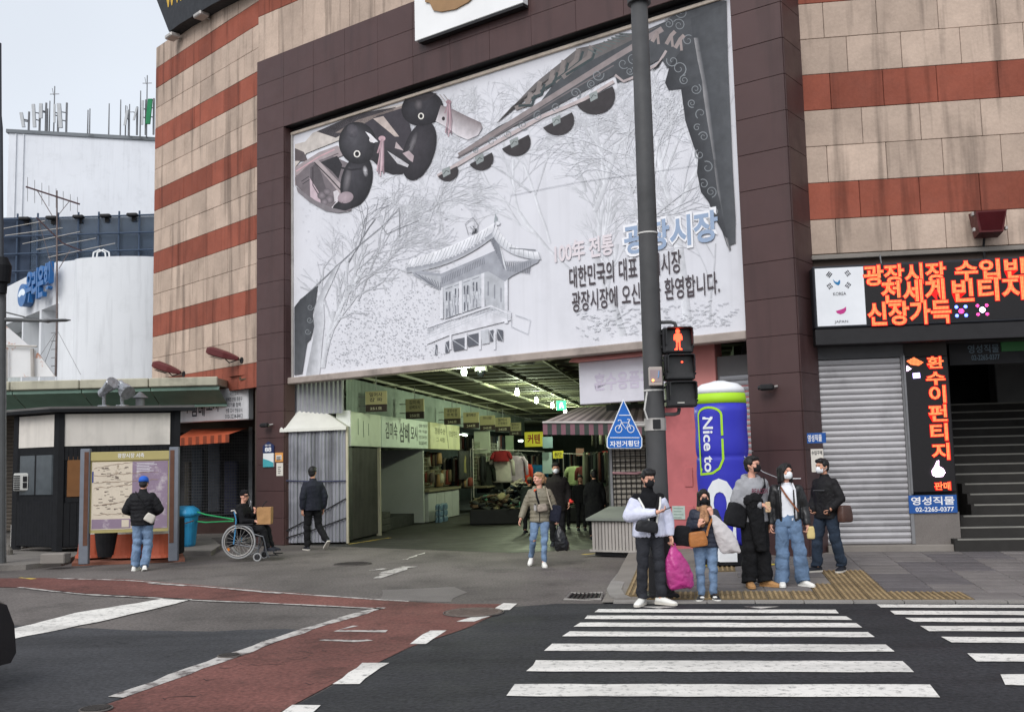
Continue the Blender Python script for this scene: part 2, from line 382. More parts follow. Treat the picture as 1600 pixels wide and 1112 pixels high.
# cracks in the red lane and manhole rings
M_CRACK = mat('crack_tar', (42, 40, 41), .9, .1)
rnd = random.Random(4)
for k, (x, y) in enumerate([(330, 1052), (370, 1045), (425, 1040), (455, 1018), (300, 1072), (250, 1095), (470, 1068), (560, 1020), (410, 1000), (140, 1010), (240, 1030)]):
    pts = [(x, y)]
    for _ in range(9): pts.append((pts[-1][0]+rnd.uniform(2, 12), pts[-1][1]+rnd.uniform(-4, 2.5)))
    C_ = [np.array(gp(*p_)) for p_ in pts]; q = MB(); n_ = len(C_); wd_ = [.0]+[rnd.uniform(.003, .009) for _ in range(n_-2)]+[.0]
    q.add([(c_[0], c_[1]+w_, .0105) for c_, w_ in zip(C_, wd_)]+[(c_[0], c_[1]-w_, .0105) for c_, w_ in zip(C_, wd_)], [(n_+i, n_+i+1, i+1, i) for i in range(n_-1)]); q.build('crack', M_CRACK, mk)
M_IRON = mat('cast_iron', (66, 62, 60), .7, .15, 8, metal=.4, bump=.4, bscale=120)
def manhole(x, y, r, m=M_IRON, z=.004):
    c = gp(x, y); t = MB()
    t.cyl((c[0], c[1], z), (c[0], c[1], z+.01), r, r, 32); o = t.build('manhole_cover', m, None, None, None, kind='structure')
    q = MB(); q.tube([(c[0]+r*1.06*math.cos(a), c[1]+r*1.06*math.sin(a), z+.004) for a in np.linspace(0, 2*math.pi, 33)[:-1]], .007, 6, True); q.build('rim', mat('iron_rim', (96, 90, 86), .8, .2, 8), o)
    q = MB()
    for i in range(-3, 4):
        h = math.sqrt(max(0, r*r*.8-(i*r/4.2)**2)); q.box((c[0]-h, c[1]+i*r/4.2-.008, z+.01), (c[0]+h, c[1]+i*r/4.2+.008, z+.016))
    q.build('tread_bar', m, o)
manhole(551, 881, .33); manhole(740, 958, .34, mat('iron_pale', (98, 86, 80), .8, .2, 8, bump=.4), .012); manhole(358, 1026, .1, M_IRON, .012); manhole(150, 1110, .11, M_IRON, .012)
# drain
dg_ = thing('drain_grate', None, None, gp(908, 934), kind='structure')
q = MB(); a, b = gp(882, 938), gp(938, 938); c, d = gp(942, 928), gp(892, 928)
q.add([tuple(p[:2])+(.006,) for p in (a, b, c, d)], [(0, 1, 2, 3)]); q.build('grate_pit', mat('pit', (24, 26, 25), .9), dg_)
for i in range(8):
    t = (i+.5)/8; p0 = a+(b-a)*t; p1 = d+(c-d)*t; q = MB(); q.tube([tuple(p0[:2])+(.016,), tuple(p1[:2])+(.016,)], .012, 4); q.build('grate_bar', M_IRON, dg_)
q = MB(); q.tube([tuple(p[:2])+(.014,) for p in (a, b, c, d)], .02, 4, True); q.build('grate_frame', M_KERB, dg_)
# ---------------------------------------------------------------- pavement on the right
pv = thing('pavement', None, None, (0, 0, 0), kind='structure'); BASE[pv.name] = np.zeros(3)
kx = lambda t: KERB_L+kd*t
back = FRT.w((6, 0, 0))
outline = [tuple((KERB_L+kd*.01)[:2]), tuple(KEXT[:2]), (18, 17.0), tuple(FRT.w((0, 0, 0))[:2]), tuple(FC.w((13.0, -.05, 0))[:2]), tuple(gp(1003, 868)[:2]), tuple(gp(985, 884)[:2]), tuple(gp(958, 918)[:2])]
mb = MB(); nn = 26
def pav_fn(i, j):
    a = KERB_L+kd*(i*2.4); L0 = gp(985, 884); lft = np.array([1.25+j*.9, 13.4+j*5.9, 0]); 
    far = np.array([2.1+i*14, 19.3-2.6*min(1, i*4), 0]); p = a+(far-a)*j
    return (p[0], p[1], sw_z(p[0], p[1])-.012)
mb.grid(pav_fn, 60, 24); mb.build('pavement_bed', M_CONC, pv)
# kerb stones along the crossing (dropped) and round the corner
for i in range(14):
    t0 = i*.117; p = KERB_L+kd*(.03+t0); q2 = KERB_L+kd*(.03+t0+.1145)
    m_ = MB(); dv = np.array([.03, .16, 0]); drop = .028
    m_.slab([tuple(p[:2]), tuple(q2[:2]), tuple((q2+dv)[:2]), tuple((p+dv)[:2])], -.03, drop+(.0 if i < 9 else min(.09, (i-8)*.03))); m_.build('kerb_stone', M_KERB, pv)
crv = [gp(*x) for x in ((962, 939), (952, 934), (948, 925), (955, 912), (968, 896), (980, 883), (990, 874), (1000, 867))]
for i in range(len(crv)-1):
    a, b = crv[i], crv[i+1]; tv = b-a; nv_ = np.array([tv[1], -tv[0], 0]); nv_ = nv_/np.linalg.norm(nv_)*.2; g = .012*tv/np.linalg.norm(tv)
    m_ = MB(); m_.slab([tuple((a+g)[:2]), tuple((b-g)[:2]), tuple((b-g+nv_)[:2]), tuple((a+g+nv_)[:2])], -.02, .045); m_.build('kerb_stone', M_KERB, pv)
# pavers: 0.3 x 0.6 slabs, laid along the kerb direction, with darker diagonal bands
ku = kd/np.linalg.norm(kd); kn = np.array([-ku[1], ku[0], 0])
TB = {}
def paver_mesh(kind):
    if kind in TB: return TB[kind]
    q = MB()
    if kind == 'tact':
        q.box((.004, .004, -.03), (.296, .296, .002), .004)
        for k in range(4): q.box((.032+k*.068, .012, .0), (.064+k*.068, .288, .012), .005)
    elif kind == 'pave': q.box((.004, .004, -.03), (.596, .296, 0), .005)
    me = q.mesh('paver', np.zeros(3)); TB[kind] = me; return me
def lay(kind, a, b, m, name):
    """a along the kerb, b away from it (metres from the kerb's left end)"""
    p = KERB_L+ku*a+kn*b; me = paver_mesh(kind); key = (kind, m.name)
    if key not in TB:
        x = me.copy(); x.materials.append(m); TB[key] = x
        if kind == 'tact':
            x.materials.append(M_TACB); x.polygons.foreach_set('material_index', [1 if i < 26 else 0 for i in range(len(x.polygons))])
    o = bpy.data.objects.new(name, TB[key]); COL.objects.link(o); o.parent = pv
    W, D = (.3, .3) if kind == 'tact' else (.6, .3)
    z00 = sw_z(p[0], p[1]); pa = p+ku*W; pb = p+kn*D
    sx = (sw_z(pa[0], pa[1])-z00)/W; sy = (sw_z(pb[0], pb[1])-z00)/D
    M = Matrix.Identity(4)
    for r_ in range(3):
        M[r_][0] = ku[r_]; M[r_][1] = kn[r_]; M[r_][3] = p[r_]
    M[2][0] = sx; M[2][1] = sy; M[2][3] = z00+.004+random.uniform(-.0015, .0015)
    o.matrix_local = M; BASE[o.name] = np.zeros(3)
def inv_k(p): q = np.array(p)-KERB_L; return float(q@ku), float(q@kn)
def in_poly(x, y, P):
    c = False; n = len(P)
    for i in range(n):
        x0, y0 = P[i]; x1, y1 = P[i-1]
        if (y0 > y) != (y1 > y) and x < (x1-x0)*(y-y0)/(y1-y0)+x0: c = not c
    return c
tact_px = [[(1068, 921), (1555, 919), (1572, 937), (1055, 936)], [(986, 905), (1012, 872), (1030, 872), (1040, 934), (1000, 935), (982, 930)], [(1275, 892), (1345, 892), (1366, 922), (1285, 922)], [(1110, 884), (1165, 884), (1160, 892), (1105, 892)]]
TPK = [[inv_k(sp(*p))[:2] for p in poly] for poly in tact_px]
TPK[0] = [(.95, .18), (4.5, .18), (4.5, .78), (.95, .78)]
cnt = 0; lim = []
for j in range(0, 15):
    b = .18+j*.3
    for i in range(0, 26):
        a = .25+i*.3
        if any(in_poly(a+.15, b+.15, P) for P in TPK):
            lay('tact', a, b, M_TACT, 'tactile_paver'); lim.append((i, j))
lim = set(lim)
for j in range(0, 16):
    b = .18+j*.3; i = 0
    while i < 26:
        a = .25+i*.3+(0 if j % 2 else 0)
        w_ = KERB_L+ku*a+kn*b; left = 1.55+(w_[1]-13.2)*.17
        if (i, j) in lim or w_[0] < left: i += 1; continue
        if (i+1, j) in lim or i+1 >= 26: i += 1; continue
        wb = KERB_L+ku*(a+.3)+kn*(b+.15); cc_ = FC.inv(wb); rr_ = FRT.inv(wb)
        if cc_[1] > -.1 and cc_[0] < 13.7: i += 2; continue
        if rr_[1] > -.12 and rr_[0] > -.2: i += 2; continue
        band = ((a-.55*b) % 2.4) < 1.0 and a > 3.2
        lay('pave', a, b, M_PAVD if band else M_PAVE, 'paver'); i += 2
# pavement on the left, under the kiosk
M_LP = mat('left_pavement', (118, 113, 108), .9, .12, 1.2, bump=.4, bscale=50, stain=.25, grain=.15)
mb = MB(); P = gpoly([(-120, 896), (40, 890), (95, 884), (122, 874), (150, 868), (330, 868), (345, 858), (330, 846)])
mb.slab(P+[tuple(FL.w((-1, .4, 0))[:2]), (-9, 34), (-24, 36)], -.05, .1); mb.build('left_pavement', M_LP, None, kind='structure')
# ================================================================== the market building
M_BEIGE = mat('sandstone_beige', (180, 160, 145), .85, .1, 1.6, bump=.35, bscale=14, orand=.14, streak=.45, stain=.12, grain=.06)
M_REDST = mat('sandstone_red', (138, 76, 60), .85, .12, 1.6, bump=.3, bscale=14, orand=.18, streak=.42, grain=.06)
M_GRAN = mat('brown_granite', (74, 52, 51), .5, .08, 1.2, bump=.05, bscale=200, orand=.05, streak=.2, grain=.12, spec=.4)
M_JOINT = mat('dark_joint', (78, 66, 60), .9, .1)
M_BLK = mat('black_metal', (34, 33, 35), .6, .1)
M_ALU = mat('aluminium_trim', (176, 172, 168), .5, .12, 3, metal=.3, stain=.2)
bld = thing('market_building', 'corner market building with beige and red striped stone and brown granite gate frame', 'building', FC.w((0, 0, 0)))
def wall_prism(name, pts, z0, z1, m, parent):
    q = MB(); q.slab([tuple(p[:2]) for p in pts], z0, z1); return q.build(name, m, parent)
TOP = 14.35
cnrL = FL.w((-6.25, .06, 0)); joinL = FL.w((-.1, .06, 0)); c0 = FC.w((.02, .32, 0)); c1 = FC.w((13.58, .32, 0)); r0 = FRT.w((.0, .06, 0)); r1 = FRT.w((9, .06, 0))
body = [cnrL, joinL, c0, c1, r0, r1, r1+np.array([2, 30, 0]), cnrL+np.array([4, 34, 0])]
wall_prism('upper_wall', body, 4.35, TOP-.02, M_JOINT, bld)
wall_prism('roof', [p+(np.array([0, 1.0, 0])) for p in body], TOP-.01, TOP+.05, M_CONC, bld)
# left wing base (under the stripes): wall strip beside the left shop and the pillar
q = MB(FL); q.box((-.62, .1, 0), (.3, .5, 4.34)); q.build('lower_wall', M_JOINT, bld)
CH = .6203
rs = random.Random(11)
def courses(fr, u0, u1, zs, bw, reds, v0=0, v1=.05):
    for i in range(len(zs)-1):
        z1_, z0_ = zs[i], zs[i+1]; red = i in reds; u = u0-(bw*.5 if i % 2 else 0)-rs.uniform(0, .12)
        while u < u1:
            ue = u+bw*rs.uniform(.92, 1.08); a, b = max(u, u0), min(ue, u1)
            if b-a > .07:
                q = MB(fr); q.box((a+.004, v0+rs.uniform(-.003, .004), z0_+.004), (b-.004, v1+.02, z1_-.004), .006); q.build('red_stone' if red else 'beige_stone', M_REDST if red else M_BEIGE, bld)
            u = ue
zt = [13.71+.62-.62*k for k in range(18)]; zt = [TOP]+[13.71-CH*k for k in range(17)]
courses(FL, -6.25, -.02, zt, .82, {i for i in range(1, 20, 3)})
zc = [TOP]+[13.71-CH*k for k in range(4)]; zc = [z for z in zc if z > 11.85]; zc[-1] = 11.9
courses(FC, .0, 13.6, zc, .86, {1}, .04, .09)
zr = [8.34+.64*3+.64*k for k in range(6, -1, -1)]; zr = [8.34+.64*k for k in range(9, -6, -1)]; zr[-1] = 5.18
zr = [z for z in zr if z <= TOP]
redr = {i for i, z in enumerate(zr) if abs(((z-8.34)/.64) % 3) < .01 or abs(((z-8.34)/.64) % 3-3) < .01}
courses(FRT, 0, 6.4, zr, .95, redr)
# granite frame
def panels(fr, u0, u1, z0, z1, nu, v0, v1, name='granite_panel'):
    n = max(1, round((z1-z0)/.62)); h = (z1-z0)/n
    for k in range(n):
        for j in range(nu):
            a = u0+(u1-u0)*j/nu; b = u0+(u1-u0)*(j+1)/nu
            q = MB(fr); q.box((a+.003, v0+rs.uniform(-.002, .002), z0+k*h+.003), (b-.003, v1, z0+(k+1)*h-.003), .004); q.build(name, M_GRAN, bld)
q = MB(FC); q.box((.02, .035, 0), (.98, .34, 11.88)); q.box((.99, .035, 10.03), (12.69, .34, 11.88)); q.box((12.72, .035, 0), (13.58, .78, 11.88)); q.build('frame_core', M_BLK, bld)
panels(FC, 0, 1.0, 0, 11.9, 1, 0, .03); panels(FC, 1.0, 12.7, 10.02, 11.9, 11, 0, .03); panels(FC, 12.7, 13.6, 0, 11.9, 1, 0, .03)
# reveals and right return
for k in range(19):
    z0, z1 = k*11.9/19, (k+1)*11.9/19
    q = MB(FC); q.box((13.585, .035, z0+.003), (13.615, .82, z1-.003), .004); q.build('granite_panel', M_GRAN, bld)
    if z1 < 10.1:
        q = MB(FC); q.box((.985, .035, z0+.003), (1.01, .34, z1-.003), .004); q.build('granite_panel', M_GRAN, bld)
        q = MB(FC); q.box((12.69, .035, z0+.003), (12.715, .8, z1-.003), .004); q.build('granite_panel', M_GRAN, bld)
# stone cornice strip over the right wing shops
q = MB(FRT); q.box((0, -.05, 5.08), (6.4, .06, 5.16), .01); q.build('ledge', M_CONC, bld)
# logo plate at the top
pl = thing('logo_plate', 'white sign plate with a brown curved emblem above the gate', 'sign', FC.w((5.4, -.02, 10.9)))
u0, zb = FC.px(648, 65, -.2); u1, zb2 = FC.px(817, 8, -.2)
q = MB(FC); q.box((u0, -.2, zb), (u1, -.02, zb+2.2), .01); q.build('plate', mat('white_board', (232, 232, 232), .6, .04, 1, stain=.06), pl)
q = MB(FC); q.box((u0+.1, -.19, zb-.06), (u1, -.03, zb-.003)); q.build('lower_edge', M_BLK, pl)
M_EMB = mat('emblem_bronze', (150, 118, 84), .55, .1)
em = [FC.px(x, y, -.22) for x, y in ((667, -40), (665, 4), (672, 5), (678, 17), (690, 19), (712, 15), (732, 4), (745, -8), (760, -40))]
q = MB(FC); q.prism(em, -.24, -.203); q.build('emblem', M_EMB, pl)
# roof sign at the top left
rsn = thing('roof_sign', 'dark tilted roof sign with yellow web lettering at the building corner', 'sign', FL.w((-4.5, .2, TOP)))
M_DKS = mat('dark_sign', (44, 46, 50), .7, .15, 4)
pts = [FL.px(x, y, -.35) for x, y in ((233, -30), (264, 50), (282, 37), (330, 8), (480, -70), (480, -110))]
q = MB(FL); q.prism(pts, -.35, 1.2); q.build('sign_box', M_DKS, rsn)
def fl_map(a, b):
    u0_, z0_ = FL.px(258, 14, -.36); u1_, z1_ = FL.px(318, -16, -.36); t = (a); 
    return FL.w((u0_+(u1_-u0_)*a-b*.05, -.36, z0_+(z1_-z0_)*a+.62*b))
text('www.', fl_map, (0, 0, .8, 1), mat('sign_yellow', (196, 158, 60), .6), rsn, bold=.03)
for x, y in ((267, 56), (312, 23)):
    u, z = FL.px(x, y, -.3); q = MB(FL); q.box((u-.2, -.4, z-.08), (u+.2, -.1, z+.05), .03); q.cyl((u, -.1, z), (u, .1, z-.1), .03); q.build('spotlight', M_ALU, rsn)
# ================================================================== floodlights, cameras on the facade
M_FLD = mat('floodlight_maroon', (92, 36, 38), .5, .12, 5, spec=.5)
M_GLS = mat('dark_glass', (26, 28, 32), .08, 0, spec=.6)
M_SOOT = mat('soot', (96, 84, 76), .95, .2)
def flood(fr, x, y, ln, lab, v=0, dirx=-1, tilt=.35):
    u, z = fr.px(x, y, -.25); t = thing('floodlight', lab, 'floodlight', fr.w((u, -.25, z)), 'maroon floodlights on the stone wall')
    q = MB(fr); a = np.array([u, -.1, z-.05]); tip = np.array([u+dirx*ln, -.62, z+ln*tilt])
    axv = (tip-a)/np.linalg.norm(tip-a); sd_ = np.array([0.25, -.97, 0]); sd_ = sd_-axv*(sd_@axv); sd_ /= np.linalg.norm(sd_); up = np.cross(sd_, axv); up = up*np.sign(up[2])
    rings = []
    for tt, ww, hh in ((0, .04, .04), (.12, .07, .06), (.3, .1, .08), (.45, .14, .09), (.9, .15, .1), (1.0, .13, .07)):
        c = a+(tip-a)*tt; rings.append([c+sd_*ww*cx+up*hh*cz for cx, cz in ((-1, -.7), (-.7, -1), (.7, -1), (1, -.7), (1, .7), (.7, 1), (-.7, 1), (-1, .7))])
    q.loft(rings); q.build('housing', M_FLD, t)
    c0_ = a+(tip-a)*.45-up*.125; c1_ = a+(tip-a)*.88-up*.135
    q = MB(fr); q.add([c0_-sd_*.15, c0_+sd_*.15, c1_+sd_*.15, c1_-sd_*.15], [(0, 1, 2, 3)]); q.build('glass', M_GLS, t)
    q = MB(fr); q.tube([a+[0, .1, 0], a+[0, .0, -.02], a+(tip-a)*.25-up*.16, a+(tip-a)*.4-up*.1], .016, 6); q.cyl((u, -.02, z-.08), (u, 0.02, z-.08), .08); q.build('bracket', M_BLK, t)
flood(FL, 364, 557, .58, 'maroon floodlight on the striped wall close to the granite pillar')
flood(FL, 274, 579, .52, 'maroon floodlight on the striped wall left of its twin', tilt=.42)
u, z = FRT.px(1540, 352, -.2)
t = thing('floodlight', 'square maroon floodlight on stone wall above the lit red sign', 'floodlight', FRT.w((u, -.1, z)), 'maroon floodlights on the stone wall')
q = MB(FRT); q.loft([[(u-.17, -.42, z-.16), (u+.2, -.42, z-.16), (u+.2, -.12, z-.2), (u-.17, -.12, z-.2)], [(u-.23, -.5, z+.18), (u+.25, -.5, z+.18), (u+.25, -.1, z+.22), (u-.23, -.1, z+.22)]]); q.build('housing', M_FLD, t)
q = MB(FRT); q.add([(u-.2, -.512, z+.15), (u+.22, -.512, z+.15), (u+.17, -.432, z-.13), (u-.14, -.432, z-.13)], [(0, 1, 2, 3)]); q.build('glass', mat('maroon_glass', (70, 22, 26), .2, .1, spec=.5), t)
for s_ in (-.24, .26):
    for zz in (-.1, .16): 
        q = MB(FRT); q.box((u+s_-.02, -.4, z+zz-.03), (u+s_+.02, -.32, z+zz+.03), .008); q.build('clip', M_ALU, t)
q = MB(FRT); q.tube([(u, -.1, z-.15), (u, -.03, z-.3), (u, -.01, z-.75)], .02, 6); q.build('cable', M_BLK, t)
def cctv(fr, x, y, lab, v=-.1, s=1.0):
    u, z = fr.px(x, y, v); t = thing('security_camera', lab, 'camera', fr.w((u, v, z)), 'small security cameras')
    q = MB(fr); q.box((u-.13*s, v-.1, z-.05*s), (u+.1*s, v+.02, z+.05*s), .025); q.build('housing', M_BLK, t)
    q = MB(fr); q.cyl((u-.13*s, v-.04, z), (u-.16*s, v-.04, z-.005), .035*s); q.build('lens', M_GLS, t)
    q = MB(fr); q.tube([(u+.05, v+.02, z), (u+.1, -.0, z+.02)], .02, 6); q.build('bracket', M_ALU, t)
cctv(FC, 1201, 605, 'small dark security camera on the right granite pillar', -.12)
cctv(FC, 416, 664, 'small dark security camera on the left granite pillar', -.12)
# ================================================================== plaques on the left pillar
M_NAVY = mat('navy_plate', (38, 50, 88), .5, .05); M_WHT = mat('white_paint', (225, 225, 224), .6, .05); M_PAPER = mat('paper', (214, 208, 198), .85, .06, 6)
M_TXW = mat('print_white', (228, 228, 230), .6, 0); M_TXD = mat('print_dark', (46, 46, 54), .7, 0); M_TXB = mat('print_blue', (40, 60, 130), .6, 0)
def rect(fr, x0, y0, x1, y1, v): 
    a, z1_ = fr.px(x0, y0, v); b, z0_ = fr.px(x1, y1, v); return a, z0_, b, z1_
u0, z0, u1, z1 = rect(FC, 411, 690, 428, 729, -.02); zm = z0+(z1-z0)*.55
t = thing('address_plaque', 'navy house number plaque reading 88 on the granite pillar', 'plaque', FC.w((u0, -.02, z0)))
q = MB(FC); q.prism([(u0, zm), (u1, zm), (u1, z1-.1), ((u0+u1)/2, z1), (u0, z1-.1)], -.03, -.003); q.build('number_plate', M_NAVY, t)
q = MB(FC); q.box((u0+.01, -.026, z0), (u1-.01, -.003, zm-.006)); q.build('lower_plate', M_WHT, t)
q = MB(FC); q.prism([(u0+.01, z0), (u1-.01, z0), (u1-.01, z0+.1), ((u0+u1)/2, z0+.16), (u0+.01, z0+.2)], -.03, -.027); q.build('print', mat('teal_print', (72, 160, 168), .6), t)
text('88', onf(FC, -.033), (u0+.08, zm+.03, u1-.08, zm+(z1-zm)*.5), M_TXW, t, bold=.03)
text('종로', onf(FC, -.033), (u0+.08, zm+(z1-zm)*.6, u1-.08, zm+(z1-zm)*.74), M_TXW, t, bold=.01)
for (a, b, c, d, lb, oc) in ((430, 707, 442, 721, 'small orange bordered notice stuck on the granite pillar', 1), (432, 723, 442, 743, 'narrow white paper notice below the orange bordered one', 0)):
    u0, z0, u1, z1 = rect(FC, a, b, c, d, -.01); t = thing('notice', lb, 'notice', FC.w((u0, -.01, z0)))
    q = MB(FC); q.box((u0, -.012, z0), (u1, -.003, z1)); q.build('sheet', mat('orange_paper', (214, 150, 84), .8) if oc else M_PAPER, t)
    if oc: q = MB(FC); q.box((u0+.04, -.016, z0+.05), (u1-.04, -.013, z1-.06)); q.build('inner_sheet', M_PAPER, t)
    for k in range(4): 
        q = MB(FC); zz = z1-.09-k*(z1-z0-.12)/4; q.box((u0+.06, -.02, zz-.012), (u1-.06-.03*(k % 2), -.017, zz)); q.build('print_line', M_TXD, t)
# ================================================================== billboard over the gate
VB = .27
bb = thing('billboard', 'huge faded white billboard over the gate with ducks, pavilion and lettering', 'billboard', FC.w((6.8, VB, 3.9)))
uL, _ = FC.px(459, 400, VB); uR = 12.66; zB = 3.92; zT = 9.86
M_PANEL = mat('faded_vinyl', (214, 214, 220), .55, .035, .8, stain=.05, streak=.06)
q = MB(FC); q.box((uL, VB, zB), (uR, VB+.06, zT)); q.build('panel', M_PANEL, bb)
q = MB(FC); q.box((uL-.06, VB-.05, zB-.02), (uL-.002, VB+.08, zT+.05), .01); q.build('frame_side', M_ALU, bb)
q = MB(FC); q.box((uL-.06, VB-.06, zT+.002), (uR, VB+.07, zT+.07), .01); q.build('frame_top', mat('frame_cream', (222, 208, 192), .5, .1, 3, stain=.35), bb)
q = MB(FC); q.box((uL-.1, VB-.16, zB-.16), (uR, VB+.1, zB-.003), .02); q.build('frame_bottom', mat('frame_drip', (158, 146, 138), .6, .15, 2, stain=.3), bb)
q = MB(FC); q.box((1.015, VB-.0, zT+.075), (12.68, VB+.05, 10.02)); q.box((1.015, VB, 3.8), (uL-.062, VB+.05, zT+.07)); q.build('shadow_gap', M_BLK, bb)
M_PRINT = mat('printed_vinyl', (255, 255, 255), .6, .14, 5.0, attr='Col', streak=.08)
LAY = [0]
class Art:
    def __init__(s): s.mb = MB()
    def _p(s, P): 
        LAY[0] += 1; v = VB-.001-.000003*LAY[0]
        return [FC.w((lambda a: (a[0], v, a[1]))(FC.px(x, y, VB))) for x, y in P]
    def col(s, c): 
        c = (c-1, c, c+5) if not hasattr(c, '__len__') else c
        return np.array([lin(x) for x in c])
    def poly(s, P, c): 
        s.mb.add(s._p(P), [tuple(range(len(P)))], s.col(c)); return s
    def ell(s, cx, cy, rx, ry, rot, c0, c1=None, off=(0, 0), n=28):
        a = math.radians(rot); P = [(cx+off[0]*rx, cy+off[1]*ry)]
        for k in range(n):
            t = 2*math.pi*k/n; x, y = rx*math.cos(t), ry*math.sin(t); P.append((cx+x*math.cos(a)-y*math.sin(a), cy+x*math.sin(a)+y*math.cos(a)))
        c1 = c0 if c1 is None else c1
        C = np.vstack([s.col(c0)]+[s.col(c1)]*n); s.mb.add(s._p(P), [(0, 1+k, 1+(k+1) % n) for k in range(n)], C); return s
    def line(s, P, w_, c, w1=None):
        w1 = w_ if w1 is None else w1; l, r = [], []; P = [np.array(p, float) for p in P]; m = len(P)
        for i, p in enumerate(P):
            a = P[min(i+1, m-1)]-P[max(0, i-1)]; a = a/(np.linalg.norm(a)+1e-9); nn_ = np.array([-a[1], a[0]]); ww = (w_+(w1-w_)*i/max(1, m-1))/2
            l.append(tuple(p+nn_*ww)); r.append(tuple(p-nn_*ww))
        V = s._p(l+r); s.mb.add(V, [(i, i+1, m+i+1, m+i) for i in range(m-1)], s.col(c)); return s
    def strip2(s, A, B, ca, cb):
        m = len(A); V = s._p(A+B); s.mb.add(V, [(i, i+1, m+i+1, m+i) for i in range(m-1)], np.vstack([s.col(ca)]*m+[s.col(cb)]*m)); return s
    def done(s, name): return s.mb.build(name, M_PRINT, bb)
def bez(p0, p1, p2, n=10): return [((1-t)**2*p0[0]+2*t*(1-t)*p1[0]+t*t*p2[0], (1-t)**2*p0[1]+2*t*(1-t)*p1[1]+t*t*p2[1]) for t in [k/n for k in range(n+1)]]
rb = random.Random(21)
# --- bare trees, faint
tr = Art()
def branch(x, y, ang, ln, wd, c, depth, lean=0.0):
    if LAY[0] > 9000: return
    P = [(x, y)]; n = 5; a = ang
    for k in range(n):
        a += rb.uniform(-.12, .12)+lean; x += math.cos(a)*ln/n; y -= math.sin(a)*ln/n; P.append((x, y))
    if any(p[0] < 463 or p[0] > 1152 for p in P): return
    lim_ = lambda p: 205-.303*(p[0]-460)+12
    if any(p[1] < lim_(p) or p[1] > 590-.107*(p[0]-460)-8 for p in P): return
    if wd > 3.5: tr.strip2([(p[0]-wd/2, p[1]) for p in P], [(p[0]+wd/2*.8, p[1]) for p in P], min(226, c+34), c)
    else: tr.line(P, wd, c, wd*.65)
    if depth:
        for k in range(rb.randint(2, 4)):
            i = rb.randint(2, n); branch(P[i][0], P[i][1], a+rb.choice((-1, 1))*rb.uniform(.25, .7), ln*rb.uniform(.55, .8), max(.7, wd*.55), min(214, c+4), depth-1)
for args in ((975, 525, 1.95, 130, 15, 192, 4), (915, 300, 1.75, 110, 9, 190, 4), (890, 420, 2.3, 120, 8, 200, 4), (1075, 500, 1.75, 170, 17, 200, 4), (930, 330, 1.15, 110, 10, 198, 4), (860, 380, 1.9, 130, 5, 206, 4), (1050, 320, 2.0, 110, 10, 206, 3), (760, 330, 1.8, 90, 2.5, 208, 4), (700, 400, 1.7, 110, 2.5, 208, 4), (1110, 500, 1.7, 120, 3, 205, 4), (830, 300, 2.4, 90, 3.5, 206, 4),
             (505, 575, 1.45, 90, 10, 185, 2), (525, 500, 1.1, 95, 7, 190, 3), (560, 575, 1.7, 120, 2.5, 195, 4), (600, 580, 1.5, 130, 2.5, 195, 4), (640, 575, 1.8, 130, 2.2, 198, 4), (560, 470, 1.2, 90, 3, 185, 4), (545, 410, .9, 80, 2, 130, 2), (585, 570, 1.2, 120, 3, 196, 4), (670, 350, 1.3, 80, 2, 200, 3), (985, 420, 1.4, 130, 6, 205, 4), (1020, 300, 1.5, 80, 4, 206, 4)):
    branch(args[0], args[1], args[2], args[3], args[4]*.9, args[5]-(2 if args[0] < 720 else 10), args[6]+1)
tr.strip2([(500, 588), (504, 540), (508, 500), (506, 470), (520, 440), (533, 410)], [(478, 590), (485, 555), (490, 530), (492, 480), (505, 450), (525, 415)], 205, 168)
tr.line([(470, 470), (520, 422), (560, 385), (600, 352), (625, 325)], 1.6, 140, .8); tr.line([(597, 352), (605, 366), (622, 358), (655, 345)], 1.4, 130, .8); tr.line([(625, 328), (625, 370)], 1.2, 140)
for k in range(2600):
    cx, cy = rb.choice(((600, 400), (560, 480), (590, 520), (640, 500), (620, 560), (570, 430), (655, 560), (680, 440), (545, 560), (655, 330)))
    x, y = cx+rb.gauss(0, 24), cy+rb.gauss(0, 24)
    if y > 588-.107*(x-460)-6 or y < 470-.9*(x-470)+30 or x < 495: continue
    r_ = rb.uniform(.5, 1.7); a = rb.uniform(0, 3.1); P = [(x+r_*math.cos(a+t), y+r_*.6*math.sin(a+t)) for t in (0, 1.7, 3.2, 4.6)]; tr.poly(P, rb.uniform(176, 218))
for k in range(260):
    x, y = rb.uniform(900, 1150), rb.gauss(500, 14); 
    if y > 590-.107*(x-460)-8 or y < 470: continue
    tr.line([(x, y), (x+rb.uniform(3, 10), y+rb.uniform(-4, 3))], rb.uniform(.7, 1.8), rb.uniform(185, 215))
for k in range(160):
    x, y = rb.uniform(470, 700), rb.gauss(330, 25); tr.line([(x, y), (x+rb.uniform(-2, 3), y+rb.uniform(-2, 2))], .8, rb.uniform(195, 215))
tr.line([(800, 305), (900, 285), (1010, 270), (1090, 258)], .8, 190)
tr.done('tree_print')
